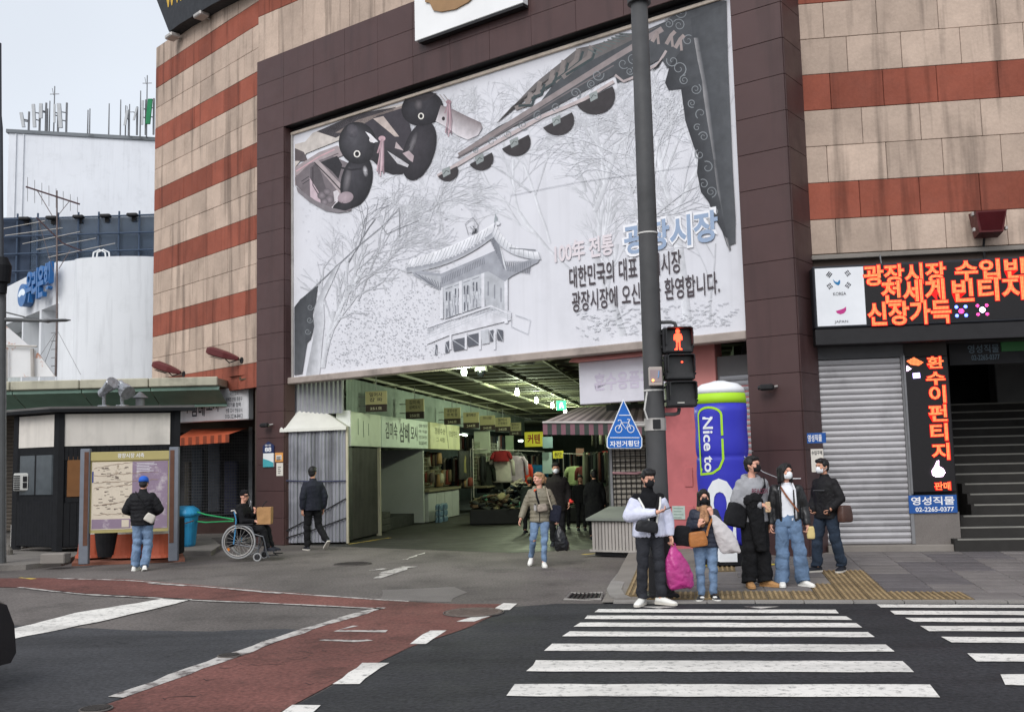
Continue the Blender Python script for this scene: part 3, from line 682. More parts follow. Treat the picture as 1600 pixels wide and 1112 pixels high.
# --- dark curtain-like gate eave down the right side and at lower left
ev = Art(); DK = (74, 76, 80); DK2 = (52, 53, 57); PK = (140, 130, 130); LN = (128, 132, 136); TEAL = (88, 100, 104)
ev.strip2([(1044, 30), (1085, 8), (1136, 2)], [(1080, 150), (1102, 210), (1139, 250)], DK, (70, 72, 76))
ev.strip2([(1080, 30), (1086, 80), (1100, 170), (1110, 260), (1122, 340), (1137, 385)], [(1136, 6), (1138, 90), (1142, 180), (1146, 270), (1150, 340), (1150, 380)], (66, 68, 72), (84, 86, 90))
ev.strip2([(1085, 60), (1100, 150), (1112, 250), (1126, 345), (1140, 392)], [(1092, 60), (1108, 150), (1120, 250), (1132, 345), (1143, 390)], (150, 148, 150), (80, 82, 86))
# eave side band
band_o = [(1040, 60), (1047, 105), (1040, 130), (1046, 142), (1065, 140), (1072, 190), (1085, 230), (1092, 245), (1090, 270), (1096, 300), (1108, 316), (1120, 345), (1135, 372)]
band_i = [(1075, 30), (1085, 70), (1092, 100), (1098, 128), (1100, 150), (1106, 190), (1112, 225), (1116, 250), (1118, 270), (1122, 300), (1126, 316), (1132, 345), (1140, 372)]
ev.strip2(band_o, band_i, DK2, DK)
ev.poly([(838, 170), (890, 100), (1042, 34), (1080, 30), (1080, 60), (1044, 108), (1034, 92), (1000, 112), (985, 125), (965, 130), (962, 118), (900, 150), (860, 172), (800, 200), (760, 222), (716, 245), (740, 225), (780, 198)], DK)
ev.poly([(838, 130), (905, 76), (925, 72), (1030, 42), (960, 78), (900, 108), (800, 168), (775, 195)], (104, 100, 100))
for (a, b) in (((905, 77), (868, 128)), ((882, 95), (850, 140)), ((865, 110), (840, 148)), ((845, 128), (822, 160)), ((925, 72), (880, 122)), ((830, 145), (806, 170))):
    ev.line([a, (a[0]-4, a[1]+18), b], 7, (128, 120, 118)); ev.line([(a[0]+7, a[1]+4), (a[0]+2, a[1]+20), (b[0]+5, b[1]-4)], 4, (62, 72, 74))
for k in range(9): ev.line([(920+k*6, 78-k*3), (935+k*7, 86-k*4)], 2, (96, 104, 104))
ev.line([(718, 243), (800, 192), (880, 142), (960, 92), (1036, 46)], 7, PK, 9); ev.line([(716, 247), (800, 199), (880, 150), (960, 103)], 2, (110, 104, 106))
ev.line([(685, 276), (745, 240), (800, 210), (850, 182), (880, 170), (915, 155), (960, 128)], 6, (186, 174, 174), 5)
ev.line([(962, 118), (975, 128), (1000, 118), (1030, 100), (1042, 80)], 4, (176, 164, 164))
for (cx, cy, r_, a0) in ((700, 268, 17, -30), (752, 248, 20, -30), (806, 222, 24, -30), (872, 188, 26, -30), (930, 150, 32, -30)):
    P = [(cx+r_*math.cos(math.radians(a0+t)), cy+r_*.92*math.sin(math.radians(a0+t))) for t in range(0, 181, 12)]; ev.poly(P, (60, 56, 58))
    x, y = cx-2, cy+2; ev.poly([(x-7, y-4), (x+6, y-10), (x+7, y+2), (x-4, y+8)], (146, 152, 152)); ev.line([(x-4, y+3), (x, y-3), (x+5, y-1)], 1.2, (80, 84, 84))
def curl(cx, cy, r_, c, w_=1.6, turns=1.4, s_=1, a0=0):
    ev.line([(cx+r_*(1-t*.8)*math.cos(a0+s_*t*turns*6.28), cy+r_*(1-t*.8)*math.sin(a0+s_*t*turns*6.28)) for t in [k/18 for k in range(19)]], w_, c, w_*.6)
for (x, y, r_) in ((745, 236, 5), (770, 222, 8), (795, 210, 6), (818, 196, 8), (842, 182, 8), (870, 168, 7), (900, 146, 9), (925, 132, 7), (935, 118, 10), (975, 100, 9), (990, 92, 11), (985, 112, 7), (1062, 40, 10), (1076, 64, 9), (1052, 96, 10), (1062, 108, 12), (1070, 126, 8), (1088, 140, 9), (1082, 162, 7), (1096, 178, 9), (1090, 200, 6), (1100, 214, 8), (1094, 242, 8), (1106, 262, 10), (1100, 288, 8), (1112, 300, 9), (1118, 330, 7), (1046, 38, 8), (1066, 20, 10)):
    curl(x, y, r_, LN, 1.5, rb.uniform(1, 1.6), rb.choice((-1, 1)), rb.uniform(0, 6))
for (x, y) in ((1020, 66), (1042, 70), (1056, 76)): ev.line([(x, y), (x+8, y-14), (x+14, y-20)], 6, (150, 138, 136)); ev.line([(x+8, y-16), (x+10, y+4)], 4, (150, 138, 136))
ev.poly([(1020, 112), (1038, 90), (1030, 105)], (30, 30, 32))
ev.done('eave_print'); ev = Art()
ev.strip2([(461, 480), (470, 468), (498, 446)], [(461, 586), (473, 584), (480, 540)], (66, 68, 72), (88, 90, 94))
ev.poly([(480, 462), (497, 447), (494, 475), (489, 490), (492, 510), (486, 530), (478, 538)], DK)
for (x, y) in ((486, 480), (485, 500), (482, 518)): curl(x, y, 5, LN, 1.2)
ev.done('eave_print')
# --- two carved ducks
dk = Art(); BK = (44, 42, 46); GY = (120, 116, 122)
dk.poly([(462, 226), (478, 222), (490, 208), (560, 180), (640, 160), (680, 150), (640, 190), (560, 200), (530, 220), (480, 240), (462, 262)], (196, 188, 182))
dk.poly([(496, 206), (560, 178), (620, 168), (600, 190), (540, 208), (526, 216)], (70, 66, 70))
dk.poly([(525, 208), (560, 188), (632, 165), (636, 182), (590, 196), (545, 208)], (140, 128, 124))
dk.poly([(462, 232), (476, 238), (482, 252), (462, 252)], (92, 84, 86))
dk.poly([(462, 262), (500, 238), (528, 228), (545, 240), (520, 250), (462, 290)], (160, 148, 150)); dk.line([(464, 268), (500, 245), (524, 234)], 2, (196, 160, 166)); dk.line([(464, 276), (505, 250), (530, 240)], 1.4, (90, 80, 84))
# second duck (behind, right)
dk.poly([(560, 200), (590, 182), (628, 170), (640, 190), (650, 230), (620, 268), (580, 250)], (64, 60, 66)); dk.poly([(584, 186), (600, 182), (625, 214), (618, 214)], (186, 172, 166)); dk.poly([(620, 222), (632, 236), (618, 232)], (180, 166, 168))
dk.ell(656, 236, 24, 48, 18, (70, 66, 72), BK, (-.3, -.3)); dk.ell(646, 225, 5, 20, 20, (128, 124, 128), (60, 58, 62))
dk.ell(661, 170, 33, 27, -12, (66, 64, 70), (38, 36, 40), (-.2, -.5)); dk.poly([(634, 160), (664, 148), (684, 146), (668, 158)], (60, 56, 60)); dk.ell(655, 164, 7, 9, 0, (112, 106, 110), (60, 58, 62))
dk.ell(659, 182, 4.6, 5.2, 0, (226, 222, 214)); dk.ell(659, 182, 2.8, 3.3, 0, (36, 34, 36))
dk.strip2([(690, 165), (706, 170), (730, 182), (752, 192), (755, 200)], [(682, 190), (700, 200), (715, 212), (732, 219), (748, 212)], (128, 118, 120), (214, 208, 212)); dk.ell(694, 186, 2.4, 3.2, 0, (50, 46, 48))
dk.line([(688, 148), (698, 160)], 1.3, (180, 172, 172)); dk.line([(694, 148), (702, 158)], 1.3, (150, 144, 144))
for k in range(5): dk.line([(701+k*.8, 160), (701+k*1.4-(2-k)*.5, 190), (697+k*2.3, 208+k % 3*3)], 1.5, ((168, 138, 146), (130, 112, 120), (188, 160, 166))[k % 3])
dk.ell(702, 160, 4, 3.4, 0, (158, 128, 136)); dk.line([(702, 160), (696, 178)], 2, (150, 124, 132))
# first duck (front, left)
dk.poly([(462, 278), (485, 256), (520, 244), (545, 255), (550, 330), (528, 332), (500, 322), (480, 306), (464, 290)], (116, 108, 112))
dk.poly([(486, 262), (498, 254), (512, 300), (520, 318), (500, 316), (486, 296)], (92, 86, 90)); dk.poly([(485, 278), (500, 302), (503, 320), (486, 308)], (196, 176, 184)); dk.line([(490, 262), (490, 290), (503, 312)], 1.5, (60, 54, 58)); dk.line([(472, 284), (484, 276)], 1.2, (60, 56, 60)); dk.line([(474, 288), (485, 281)], 1.2, (60, 56, 60))
for (x, y, r_) in ((504, 306, 7), (512, 300, 6), (516, 312, 7), (508, 316, 6)): dk.ell(x, y, r_, r_*.9, 0, (150, 140, 146), (96, 90, 94))
dk.poly([(518, 326), (528, 314), (534, 326)], (214, 208, 212)); dk.poly([(522, 300), (530, 296), (534, 312), (524, 316)], (206, 200, 204))
dk.poly([(490, 252), (498, 250), (545, 300), (535, 306)], (170, 158, 160)); dk.poly([(502, 254), (528, 244), (536, 258), (530, 280), (520, 268)], (48, 46, 50)); dk.line([(492, 254), (516, 278), (536, 300)], 2, (60, 56, 60))
dk.ell(558, 283, 24, 42, 14, (72, 70, 76), (36, 35, 38), (-.35, -.3)); dk.ell(572, 268, 4, 9, -10, (206, 204, 208), (80, 78, 82)); dk.ell(544, 282, 6, 22, 10, (120, 116, 120), (62, 60, 64)); dk.line([(532, 262), (550, 266), (566, 264)], 3, (46, 44, 48))
dk.ell(541, 320, 21, 9, -20, (56, 54, 58), BK); dk.ell(541, 309, 12.5, 9, -12, (172, 156, 162), (150, 136, 142))
dk.poly([(464, 292), (490, 312), (520, 325), (545, 331), (530, 333), (510, 330), (485, 316), (466, 300)], (128, 122, 126))
dk.ell(560, 224, 29.5, 33, -10, (84, 82, 88), (38, 37, 40), (-.35, -.35)); dk.ell(552, 205, 9, 11, -20, (104, 100, 106), (70, 68, 74)); dk.poly([(572, 206), (580, 210), (592, 222), (584, 224)], (218, 216, 220)); dk.ell(582, 219, 4, 4, 0, (216, 212, 214))
dk.ell(559, 241, 5.2, 5.6, 0, (226, 222, 216)); dk.ell(559, 241, 3.2, 3.7, 0, (34, 33, 36))
dk.strip2([(588, 222), (604, 230), (622, 236), (638, 244), (645, 252)], [(582, 250), (600, 268), (615, 273), (630, 272), (643, 260)], (60, 58, 62), (46, 44, 48)); dk.poly([(606, 236), (628, 250), (640, 258), (638, 262), (622, 256)], (196, 194, 198)); dk.poly([(630, 240), (640, 236), (648, 244), (646, 254), (640, 250)], (176, 160, 164))
for k in range(5): dk.line([(598+k*.6, 218), (594+k*1.6, 246), (590+k*2.6, 268+(k % 3)*4)], 1.9, ((190, 160, 168), (150, 128, 136), (206, 182, 188))[k % 3])
dk.ell(598, 217, 5.5, 4.2, 0, (196, 164, 172)); dk.line([(598, 218), (591, 240)], 2.6, (176, 146, 154))
dk.done('duck_print')
# --- pavilion
pa = Art(); W = (224, 224, 229); G1 = (176, 178, 184); G2 = (140, 142, 150); G3 = (96, 98, 106)
pa.poly([(665, 525), (700, 504), (790, 482), (800, 488), (800, 500), (700, 525), (668, 538)], (212, 212, 218))
for P in ([(697, 535), (703, 532), (703, 550), (697, 552)], [(708, 531), (728, 527), (730, 545), (710, 549)], [(731, 524), (749, 520), (750, 538), (732, 542)], [(766, 517), (772, 515), (773, 532), (767, 534)], [(777, 514), (787, 516), (787, 533), (778, 531)], [(681, 539), (684, 538), (684, 554), (681, 555)]): pa.poly(P, G3); pa.line([P[0], P[2]], 1.2, G1)
for x in (705, 729, 751, 774): pa.line([(x, 520), (x, 546)], 3.4, (214, 214, 220))
pa.poly([(752, 517), (764, 514), (766, 536), (754, 538)], (192, 194, 200))
pa.poly([(693, 440), (756, 416), (756, 478), (696, 498)], (190, 192, 198)); pa.poly([(756, 416), (792, 432), (792, 492), (760, 478)], (178, 180, 186))
for k in range(4):
    x = 699+k*14; y0 = 456-k*5
    for j in range(2):
        pa.line([(x+j*5, y0), (x+j*5, y0+14)], 2.4, G3); pa.line([(x+j*5, y0+26), (x+j*5, y0+40)], 2, G2 if k != 2 else G3)
    pa.line([(x-2, y0-4), (x+9, y0-8)], 1.4, G2); pa.line([(x-2, y0+20), (x+9, y0+16)], 1.6, (206, 208, 212))
for k in range(3): 
    x = 764+k*10; pa.line([(x, 440+k*5), (x, 462+k*5)], 2.2, G2); pa.line([(x, 468+k*5), (x, 482+k*4)], 1.8, G1)
for k in range(40): x = 696+rb.uniform(0, 56); pa.line([(x, 500-(x-696)*.35-rb.uniform(0, 45)), (x+2.5, 500-(x-696)*.35-rb.uniform(0, 45))], .8, rb.choice((G1, G2)))
for (x, a, b) in ((691, 432, 498), (721, 428, 490), (756, 416, 482), (792, 434, 505)): pa.line([(x, a), (x, b)], 5.5, (212, 212, 218)); pa.line([(x+2.5, a), (x+2.5, b)], 1.2, G1)
for k in range(5): pa.line([(668, 518-k*.1+k*4.2-6), (720, 498+k*4-6), (768, 482+k*3-6), (800, 496+k*3-8)], .9, (188, 190, 196))
for k in range(22): x = 672+k*5.6; y = 514-(x-668)*.33; pa.line([(x, y), (x, y+14)], .8, (196, 198, 204))
pa.line([(668, 512), (720, 494), (768, 478), (796, 490)], 2.2, (214, 214, 220))
pa.poly([(640, 420), (690, 428), (756, 400), (774, 392), (796, 418), (845, 400), (842, 410), (800, 432), (790, 440), (764, 424), (700, 446), (690, 450), (650, 432)], (156, 158, 166))
pa.poly([(650, 428), (690, 432), (690, 454), (668, 444)], G1)
for k in range(9): pa.line([(650+k*5, 427+k*1.8), (672+k*2.2, 444+k*1.2)], 1.3, (120, 122, 130))
for k in range(26): x = 692+k*2.6; pa.line([(x, 434-k*1.25), (x+1, 444-k*1.25)], 1.1, (118, 120, 128))
for k in range(12): a = k/12; pa.line([(777+a*8, 360+a*44), (768+a*22, 378+a*46)], 2.0, (132, 134, 142)); pa.line([(778+a*10, 364+a*42), (770+a*24, 380+a*46)], 1, (210, 212, 216))
for k in range(14): a = k/14; pa.line([(790+a*44, 408+a*0), (794+a*36, 424+a*4)], 1.3, (126, 128, 136))
roofL = bez((639, 406), (720, 385), (774, 348), 14); roofB = bez((636, 418), (710, 412), (772, 362), 14)
pa.strip2(roofL, roofB, (232, 232, 236), (206, 207, 213)); pa.strip2(roofB, [(p[0]+1, p[1]+8) for p in roofB], (140, 142, 150), (178, 180, 186))
for k in range(22): i = k/22*13; p = roofB[int(i)]; r2 = roofL[int(i)]; pa.line([(p[0]+(i % 1)*9, p[1]-(i % 1)*3.4), (r2[0]+(i % 1)*9+2, r2[1]-(i % 1)*2.6)], 1, (180, 182, 188)); pa.ell(p[0]+(i % 1)*9, p[1]-(i % 1)*3.4, 2.1, 2.1, 0, (222, 222, 226), (170, 172, 178), n=10)
rR = bez((776, 350), (792, 392), (842, 394), 12); rR2 = bez((770, 366), (788, 404), (846, 406), 12); pa.strip2(rR, rR2, (228, 228, 232), (186, 188, 194))
for k in range(13): p = rR2[k]; pa.line([p, rR[k]], 1, (170, 172, 178))
pa.line([(797, 388), (838, 391)], 1.6, (120, 122, 128)); pa.poly([(773, 348), (775, 334), (778, 340), (780, 352)], (150, 156, 160)); pa.ell(779, 349, 4, 3.4, 0, (230, 230, 234), (190, 192, 198))
for k in range(9): pa.line([(732+rb.uniform(0, 14), 352+rb.uniform(0, 14)), (736+rb.uniform(0, 12), 356+rb.uniform(0, 12))], 1.5, rb.choice((60, 110, 170)))
pa.line([(733, 367), (728, 350), (740, 340), (748, 352), (746, 366)], 1.2, 150)
pa.line([(800, 498), (800, 510), (826, 522), (830, 500), (806, 492)], 1.1, (190, 192, 198))
pa.done('pavilion_print')
# --- lettering
LV = VB-.001-.000003*LAY[0]-.0012
def bl(px0, py0, px1, py1, h, body, m, v, bold, space=1.0, grow=0.0):
    u0_, z0_ = FC.px(px0, py0, VB); u1_, z1_ = FC.px(px1, py1, VB); zb_ = (z0_+z1_)/2
    return text(body, onf(FC, v), (u0_-grow, zb_-grow, u1_+grow, zb_+h+grow), m, bb, bold=bold, space=space)
M_T1 = mat('faded_blue_print', (148, 166, 192), .6, .05, 3); M_T2 = mat('faded_pink_print', (218, 209, 213), .6, .05, 3); M_T3 = mat('brown_black_print', (74, 66, 70), .6, .05, 3); M_TW = mat('halo_white', (232, 232, 236), .6, 0)
bl(977, 398, 1124, 378, .56, '광장시장', M_TW, LV, .075, 1.0, .05)
bl(977, 398, 1124, 378, .56, '광장시장', M_T1, LV-.003, .03)
bl(868, 413, 960, 398, .42, '100年 전통', M_T2, LV, .03)
bl(891, 449, 1066, 428, .42, '대한민국의 대표 재래시장', M_T3, LV, .012)
bl(895, 488, 1126, 459, .40, '광장시장에 오신것을 환영합니다.', M_T3, LV, .012)
# ================================================================== left background
M_BANK = mat('bank_white', (216, 218, 221), .8, .04, .3, stain=.05, streak=.1)
M_WALLW = mat('white_sheet_wall', (222, 224, 229), .85, .04, .2, stain=.06, streak=.06)
M_SCAF = mat('scaffold_net', (50, 60, 76), .9, .25, .35, stain=.25)
M_GREYB = mat('grey_block', (120, 124, 128), .9, .12, .4, stain=.3)
M_STEEL = mat('dull_steel', (122, 122, 124), .5, .15, 6, metal=.5)
M_POLE = mat('pole_grey', (86, 87, 88), .6, .12, 3, stain=.15, bump=.1, bscale=40)
M_ANT = mat('antenna_panel', (176, 178, 180), .6, .08, 3)
def bx(x, y, Y): return at_depth(x, y, Y)
# --- big white clad building far behind
YF = 95.0
t = thing('white_clad_building', 'tall windowless white clad building far behind the bank', 'building', (bx(120, 520, YF)[0], YF, 0))
A = bx(14, 208, YF); B = bx(262, 196, YF+4); 
q = MB(); q.slab([(A[0], YF), (B[0]+12, YF+7), (B[0]+12, YF+30), (A[0]-2, YF+30)], 0, lambda x, y: A[2]); q.build('wall', M_WALLW, t)
q = MB(); q.slab([(A[0]-.2, YF-.2), (B[0]+12, YF+6.8), (B[0]+12, YF+31), (A[0]-2.2, YF+31)], A[2]+.01, A[2]+.35); q.build('parapet', M_GREYB, t)
for k in range(1, 3):
    f = k/40; q = MB(); x = A[0]+(B[0]+12-A[0])*f; y = YF+7*f; q.box((x-.04, y-.12, 20), (x+.04, y-.02, A[2]-.05)); q.build('joint', mat('faint_joint', (208, 210, 214), .8), t)
# --- rooftop antennas
def antenna_panel(x, y0, y1, wpx, tilt, lab, m=M_ANT):
    Y = YF+2; p0 = bx(x, y1, Y); p1 = bx(x+tilt, y0, Y); w_ = wpx*Y/1600/2
    t = thing('antenna_panel', lab, 'antenna', (p0[0], Y, A[2]+.3), 'cell antennas on the far roof')
    q = MB(); d_ = p1-p0; 
    q.loft([[tuple(c+np.array([sx*w_, sy*w_*.5, 0])) for sx, sy in ((-1, -1), (1, -1), (1, 1), (-1, 1))] for c in (p0, p0+d_*.03, p0+d_*.97, p1)]); q.build('radome', m, t)
    q = MB(); q.cyl((p0[0]+w_*2, Y+.4, A[2]+.3), (p0[0]+w_*2, Y+.4, p1[2]+.2), .1, .1, 6); q.cyl((p0[0], Y, p0[2]+.8), (p0[0]+w_*2, Y+.4, p0[2]+.8), .06, .06, 5); q.cyl((p1[0], Y, p1[2]-.8), (p0[0]+w_*2, Y+.4, p1[2]-.8), .06, .06, 5); q.build('mount', M_STEEL, t)
for x, y0, y1, wp, tl, lb in ((37, 176, 199, 5, -4, 'short pale cell antenna leftmost on the far roof'), (54, 163, 199, 5, -2, 'tall cell antenna second from the left on the far roof'), (64, 162, 185, 5, 0, 'short cell antenna third from the left on the far roof'), (85, 163, 192, 3, 0, 'slim cell antenna fourth from the left on the far roof'), (95, 162, 200, 6, -3, 'thick dark cell antenna fifth from the left on the far roof'), (195, 173, 196, 4, 4, 'leaning cell antenna left of the green one on the far roof'), (209, 168, 188, 3, 5, 'thin tilted cell antenna next to the green one'), (222, 157, 195, 3.5, 1, 'upright slim cell antenna just left of the green one')):
    antenna_panel(x, y0, y1, wp, tl, lb)
antenna_panel(231, 155, 194, 7, 4, 'green wrapped antenna at the right end of far roof', mat('green_wrap', (34, 120, 78), .7, .2, .8, bump=.3, bscale=4))
for i, (x, y0) in enumerate(((77, 158), (84, 135), (137, 172), (140, 170), (170, 162), (188, 156), (196, 165), (202, 163), (219, 142), (229, 118), (74, 170))):
    Y = YF+3; a, b = bx(x, 202, Y), bx(x, y0, Y); q = MB(); q.cyl((a[0], Y, A[2]+.3), (a[0], Y, b[2]), .07, .05, 6)
    if y0 in (135, 118, 163): q.cyl((a[0]-.45, Y, b[2]-.8), (a[0]+.45, Y, b[2]-.8), .04, .04, 5); q.cyl((a[0]-.25, Y, b[2]-.2), (a[0]-.1, Y, b[2]-.9), .03, .03, 5)
    q.build('lightning_rod', M_STEEL, None, ['thin rod beside the tall far roof antennas', 'tallest rod over left antenna cluster on the far roof', 'left rod of the close pair mid roof', 'right rod of the close pair mid roof', 'lone thin rod in the middle of the far roof', 'rod left of the leaning antennas on the far roof', 'short rod behind the leaning antenna on the far roof', 'branched mast between the tilted antennas on the far roof', 'rod just left of the green wrapped antenna', 'tallest forked rod above the green wrapped antenna', 'shortest rod of the left antenna cluster'][i], 'rod', 'thin rods on the far roof')
# --- blue netted building
YS = 78.0
t = thing('netted_building', 'grey building wrapped in dark blue scaffold netting behind the bank', 'building', (bx(100, 520, YS)[0], YS, 0))
A2 = bx(0, 345, YS); B2 = bx(262, 338, YS)
q = MB(); q.box((A2[0]-8, YS, 0), (B2[0]+6, YS+8, B2[2])); q.build('wall', M_GREYB, t)
q = MB(); q.box((A2[0]-8, YS-1.3, 0), (bx(47, 400, YS-1.3)[0], YS-1.2, A2[2]-.1)); q.build('netting', M_SCAF, t)
a = mat('scaffold_film', (74, 88, 106), .8, .25, .5, alpha=.5)
q = MB(); q.box((bx(47, 400, YS-1.3)[0]+.05, YS-1.3, 0), (B2[0]+6, YS-1.2, B2[2]-.2)); q.build('netting', a, t)
M_SCP = mat('scaffold_pipe', (62, 76, 96), .6, .1)
for k in range(9):
    x = A2[0]-1+k*1.55; q = MB(); q.cyl((x, YS-1.5, 0), (x, YS-1.5, B2[2]+.1), .07, .07, 6); q.build('upright', M_SCP, t)
for k in range(7):
    z = B2[2]-.4-k*1.35; q = MB(); q.cyl((A2[0]-6, YS-1.6, z), (B2[0]+4, YS-1.6, z+.2), .06, .06, 6); q.build('ledger', M_SCP, t)
for x0, y0, x1, y1 in ((100, 400, 128, 412), (155, 392, 175, 408), (210, 388, 230, 400)):
    p = bx(x0, y0, YS-.1); p2 = bx(x1, y1, YS-.1); q = MB(); q.box((p[0], YS-.1, p2[2]-1), (p2[0], YS-.02, p[2])); q.build('window', M_GLS, t)
for i, x in enumerate((40, 82, 124, 166, 208)):
    p = bx(x, 345-i*1.5, YS-1.5); q = MB(); q.box((p[0]-.4, YS-1.9, p[2]), (p[0]+.4, YS-1.4, p[2]+.24), .06); q.box((p[0]-.15, YS-1.4, p[2]-.3), (p[0]+.15, YS-1, p[2]+.05)); q.build('roof_floodlight', M_BLK, t)
# --- bank: front wing with sign (receding to the left), rounded white block
YB = 52.0
bk = thing('bank_building', 'white rendered bank building with rounded corner and deep windows', 'building', (bx(120, 560, YB)[0], YB, 0))
pC = bx(90, 408, YB); zt_ = pC[2]
pL = bx(0, 452, 60.0); FB = None
# flat sign wall: from corner at px 90 going left and away
dv = np.array([pL[0]-pC[0], 60.0-YB]); angb = math.degrees(math.atan2(dv[0], dv[1]))
FBK = Fr((pC[0], YB, 0), -angb if angb < 0 else angb)
# build frame explicitly: d runs from far left to the corner
dn = -dv/np.linalg.norm(dv); FBK.d = np.array([dn[0], dn[1], 0]); FBK.n = np.array([-dn[1], dn[0], 0])
def bw(x, y, v=0): return FBK.px(x, y, v)
L0 = -26
zsl = lambda u: zt_
ubs = [bw(x, 560)[0] for x in (48, 60, 67, 82)]
q = MB(FBK); uu = [L0, bw(11, 560)[0], bw(33, 560)[0], bw(35, 560)[0], bw(60, 560)[0], bw(63, 560)[0], bw(88, 560)[0], 0]
zw1 = bw(80, 478)[1]; 
q.box((L0, 0, zw1), (0, 3, zt_)); q.build('upper_wall', M_BANK, bk)
q = MB(FBK); q.box((L0, 0, 0), (0, 3, 4.2)); q.build('lower_wall', M_BANK, bk)
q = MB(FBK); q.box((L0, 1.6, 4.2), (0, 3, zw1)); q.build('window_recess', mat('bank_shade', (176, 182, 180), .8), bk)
for a_, b_ in ((uu[2], uu[3]), (uu[4], uu[5]), (uu[6], 0)):
    q = MB(FBK); q.box((a_, 0.003, 4.2), (b_, 1.6, zw1)); q.build('mullion', M_BANK, bk)
q = MB(); n_ = 20; R_ = 4.2; xr = bx(236, 430, YB)[0]
pts = [(pC[0]+.01, YB), (bx(122, 430, YB)[0], YB-.4)]
cx = bx(190, 430, YB)[0]
for k in range(41): th = math.pi*(1-k/40); pts.append((cx+ (cx-pts[1][0])*math.cos(th)*1.0, YB-.4-.7*math.sin(th)))
pts += [(xr+6, YB-.2), (xr+6, YB+14), (pC[0]+.01, YB+14)]
q.slab(pts, 0, zt_-.05); q.build('rounded_block', M_BANK, bk, auto=True)
q = MB(); p = bx(200, 412, YB+5); q.prism([(bx(190, 410, YB+4)[0], zt_-.1), (xr+6, zt_-.1), (xr+6, bx(240, 385, YB+4)[2])], YB+4, YB+10); q.build('roof_wedge', M_BANK, bk)
for k in range(2):
    p = bx(155+k*6, 408, YB); q = MB(); q.tube([(p[0]-.35, YB, zt_-.05), (p[0]-.3, YB, zt_+.4), (p[0], YB, zt_+.55), (p[0]+.3, YB, zt_+.4), (p[0]+.35, YB, zt_-.05)], .04, 6); q.build('vent_loop', M_WHT, bk)
# sign letters
sg = thing('bank_sign', 'blue raised bank sign with round emblem on the white wall', 'sign', FBK.w((-4, -.2, bw(60, 480)[1])))
M_SBL = mat('sign_blue', (30, 96, 158), .4, .08, 2, spec=.5)
u0, z0 = bw(33, 482, -.3); u1, z1 = bw(47, 441, -.3); cu, cz = (u0+u1)/2, (z0+z1)/2; ru, rz = (u1-u0)/2, (z1-z0)/2
q = MB(FBK); q.prism([(cu+ru*math.cos(a), cz+rz*math.sin(a)) for a in np.linspace(0, 2*math.pi, 29)[:-1]], -.5, -.02); q.build('emblem', M_SBL, sg)
q = MB(FBK); q.prism([(cu+ru*.85*math.cos(a), cz-rz*.05+rz*.6*math.sin(a)) for a in np.linspace(.15, math.pi-.15, 15)]+[(cu-ru*.5, cz-rz*.1), (cu, cz+rz*.02), (cu+ru*.5, cz-rz*.12)], -.51, -.503); q.build('emblem_wave', mat('wave_white', (226, 236, 244), .4), sg)
u0, z0 = bw(47, 478, -.3); u1, z1 = bw(86, 433, -.3)
V_, F_ = text_mesh('우리은행', .06)
for i, ch in enumerate('우리은행'):
    a0 = u0+(u1-u0)*i/4; b0 = z0-(z0-bw(86, 466, -.3)[1])*i/4
    for vv, nm in ((-.45, 'letter'),):
        lo = text('%s' % ch, onf(FBK, vv), (a0+.05, z0+.1, a0+(u1-u0)/4-.02, z0+1.75), M_SBL, sg, nm, .035)
        md = lo.modifiers.new('s', 'SOLIDIFY'); md.thickness = .22; md.offset = 0
# --- TV antenna mast in front of the bank
YM = 30.0
mt = thing('tv_antenna_mast', 'rusty television antenna mast with two aerials on the canopy roof', 'antenna', (bx(88, 588, YM)[0], YM, bx(88, 588, YM)[2]))
M_RUST = mat('rusty_pipe', (116, 104, 102), .8, .2, 12, metal=.2)
b0, b1, b2 = bx(87, 588, YM), bx(89, 500, YM), bx(89, 298, YM)
q = MB(); q.tube([b0, b1, b2], [.035, .03, .022], 8); q.build('pole', M_RUST, mt)
q = MB(); q.tube([bx(41, 292, YM), bx(124, 319, YM-.5)], .028, 6); q.build('boom', mat('boom_rust', (70, 50, 52), .8), mt)
for k in range(8):
    f = k/7; x = 43+f*78; y = 293+f*25; q = MB(); q.cyl(bx(x, y-16+6*f, YM), bx(x, y+22-8*f, YM), .008, .008, 5); q.build('element', M_STEEL, mt)
q = MB(); q.tube([bx(57, 340, YM), bx(98, 380, YM), bx(128, 392, YM)], .02, 6); q.build('boom', mat('boom_rust', (70, 50, 52), .8), mt)
for (x0, y0, x1, y1) in ((0, 358, 70, 345), (8, 368, 98, 356), (35, 381, 125, 362), (57, 390, 150, 372), (75, 402, 180, 380)):
    q = MB(); q.cyl(bx(x0, y0, YM), bx(x1, y1, YM), .012, .012, 5); q.build('element', M_ALU, mt)
q = MB(); q.tube([bx(57, 296, YM), bx(82, 338, YM)], .012, 5); q.tube([bx(110, 390, YM), bx(92, 420, YM)], .012, 5); q.tube([bx(92, 335, YM), bx(108, 315, YM)], .01, 5); q.tube([bx(60, 345, YM), bx(84, 425, YM)], .008, 5); q.build('brace', M_RUST, mt)
for (x, y) in ((126, 585), (60, 560), (62, 588)):
    q = MB(); q.tube([bx(89, 515, YM), bx(x, y, YM-.3)], .008, 4); q.build('guy_wire', M_STEEL, mt)
for k in range(5):
    q = MB(); q.cyl(bx(80, 520+k*13, YM), bx(89, 519+k*13, YM), .012, .012, 5); q.build('rung', M_STEEL, mt)
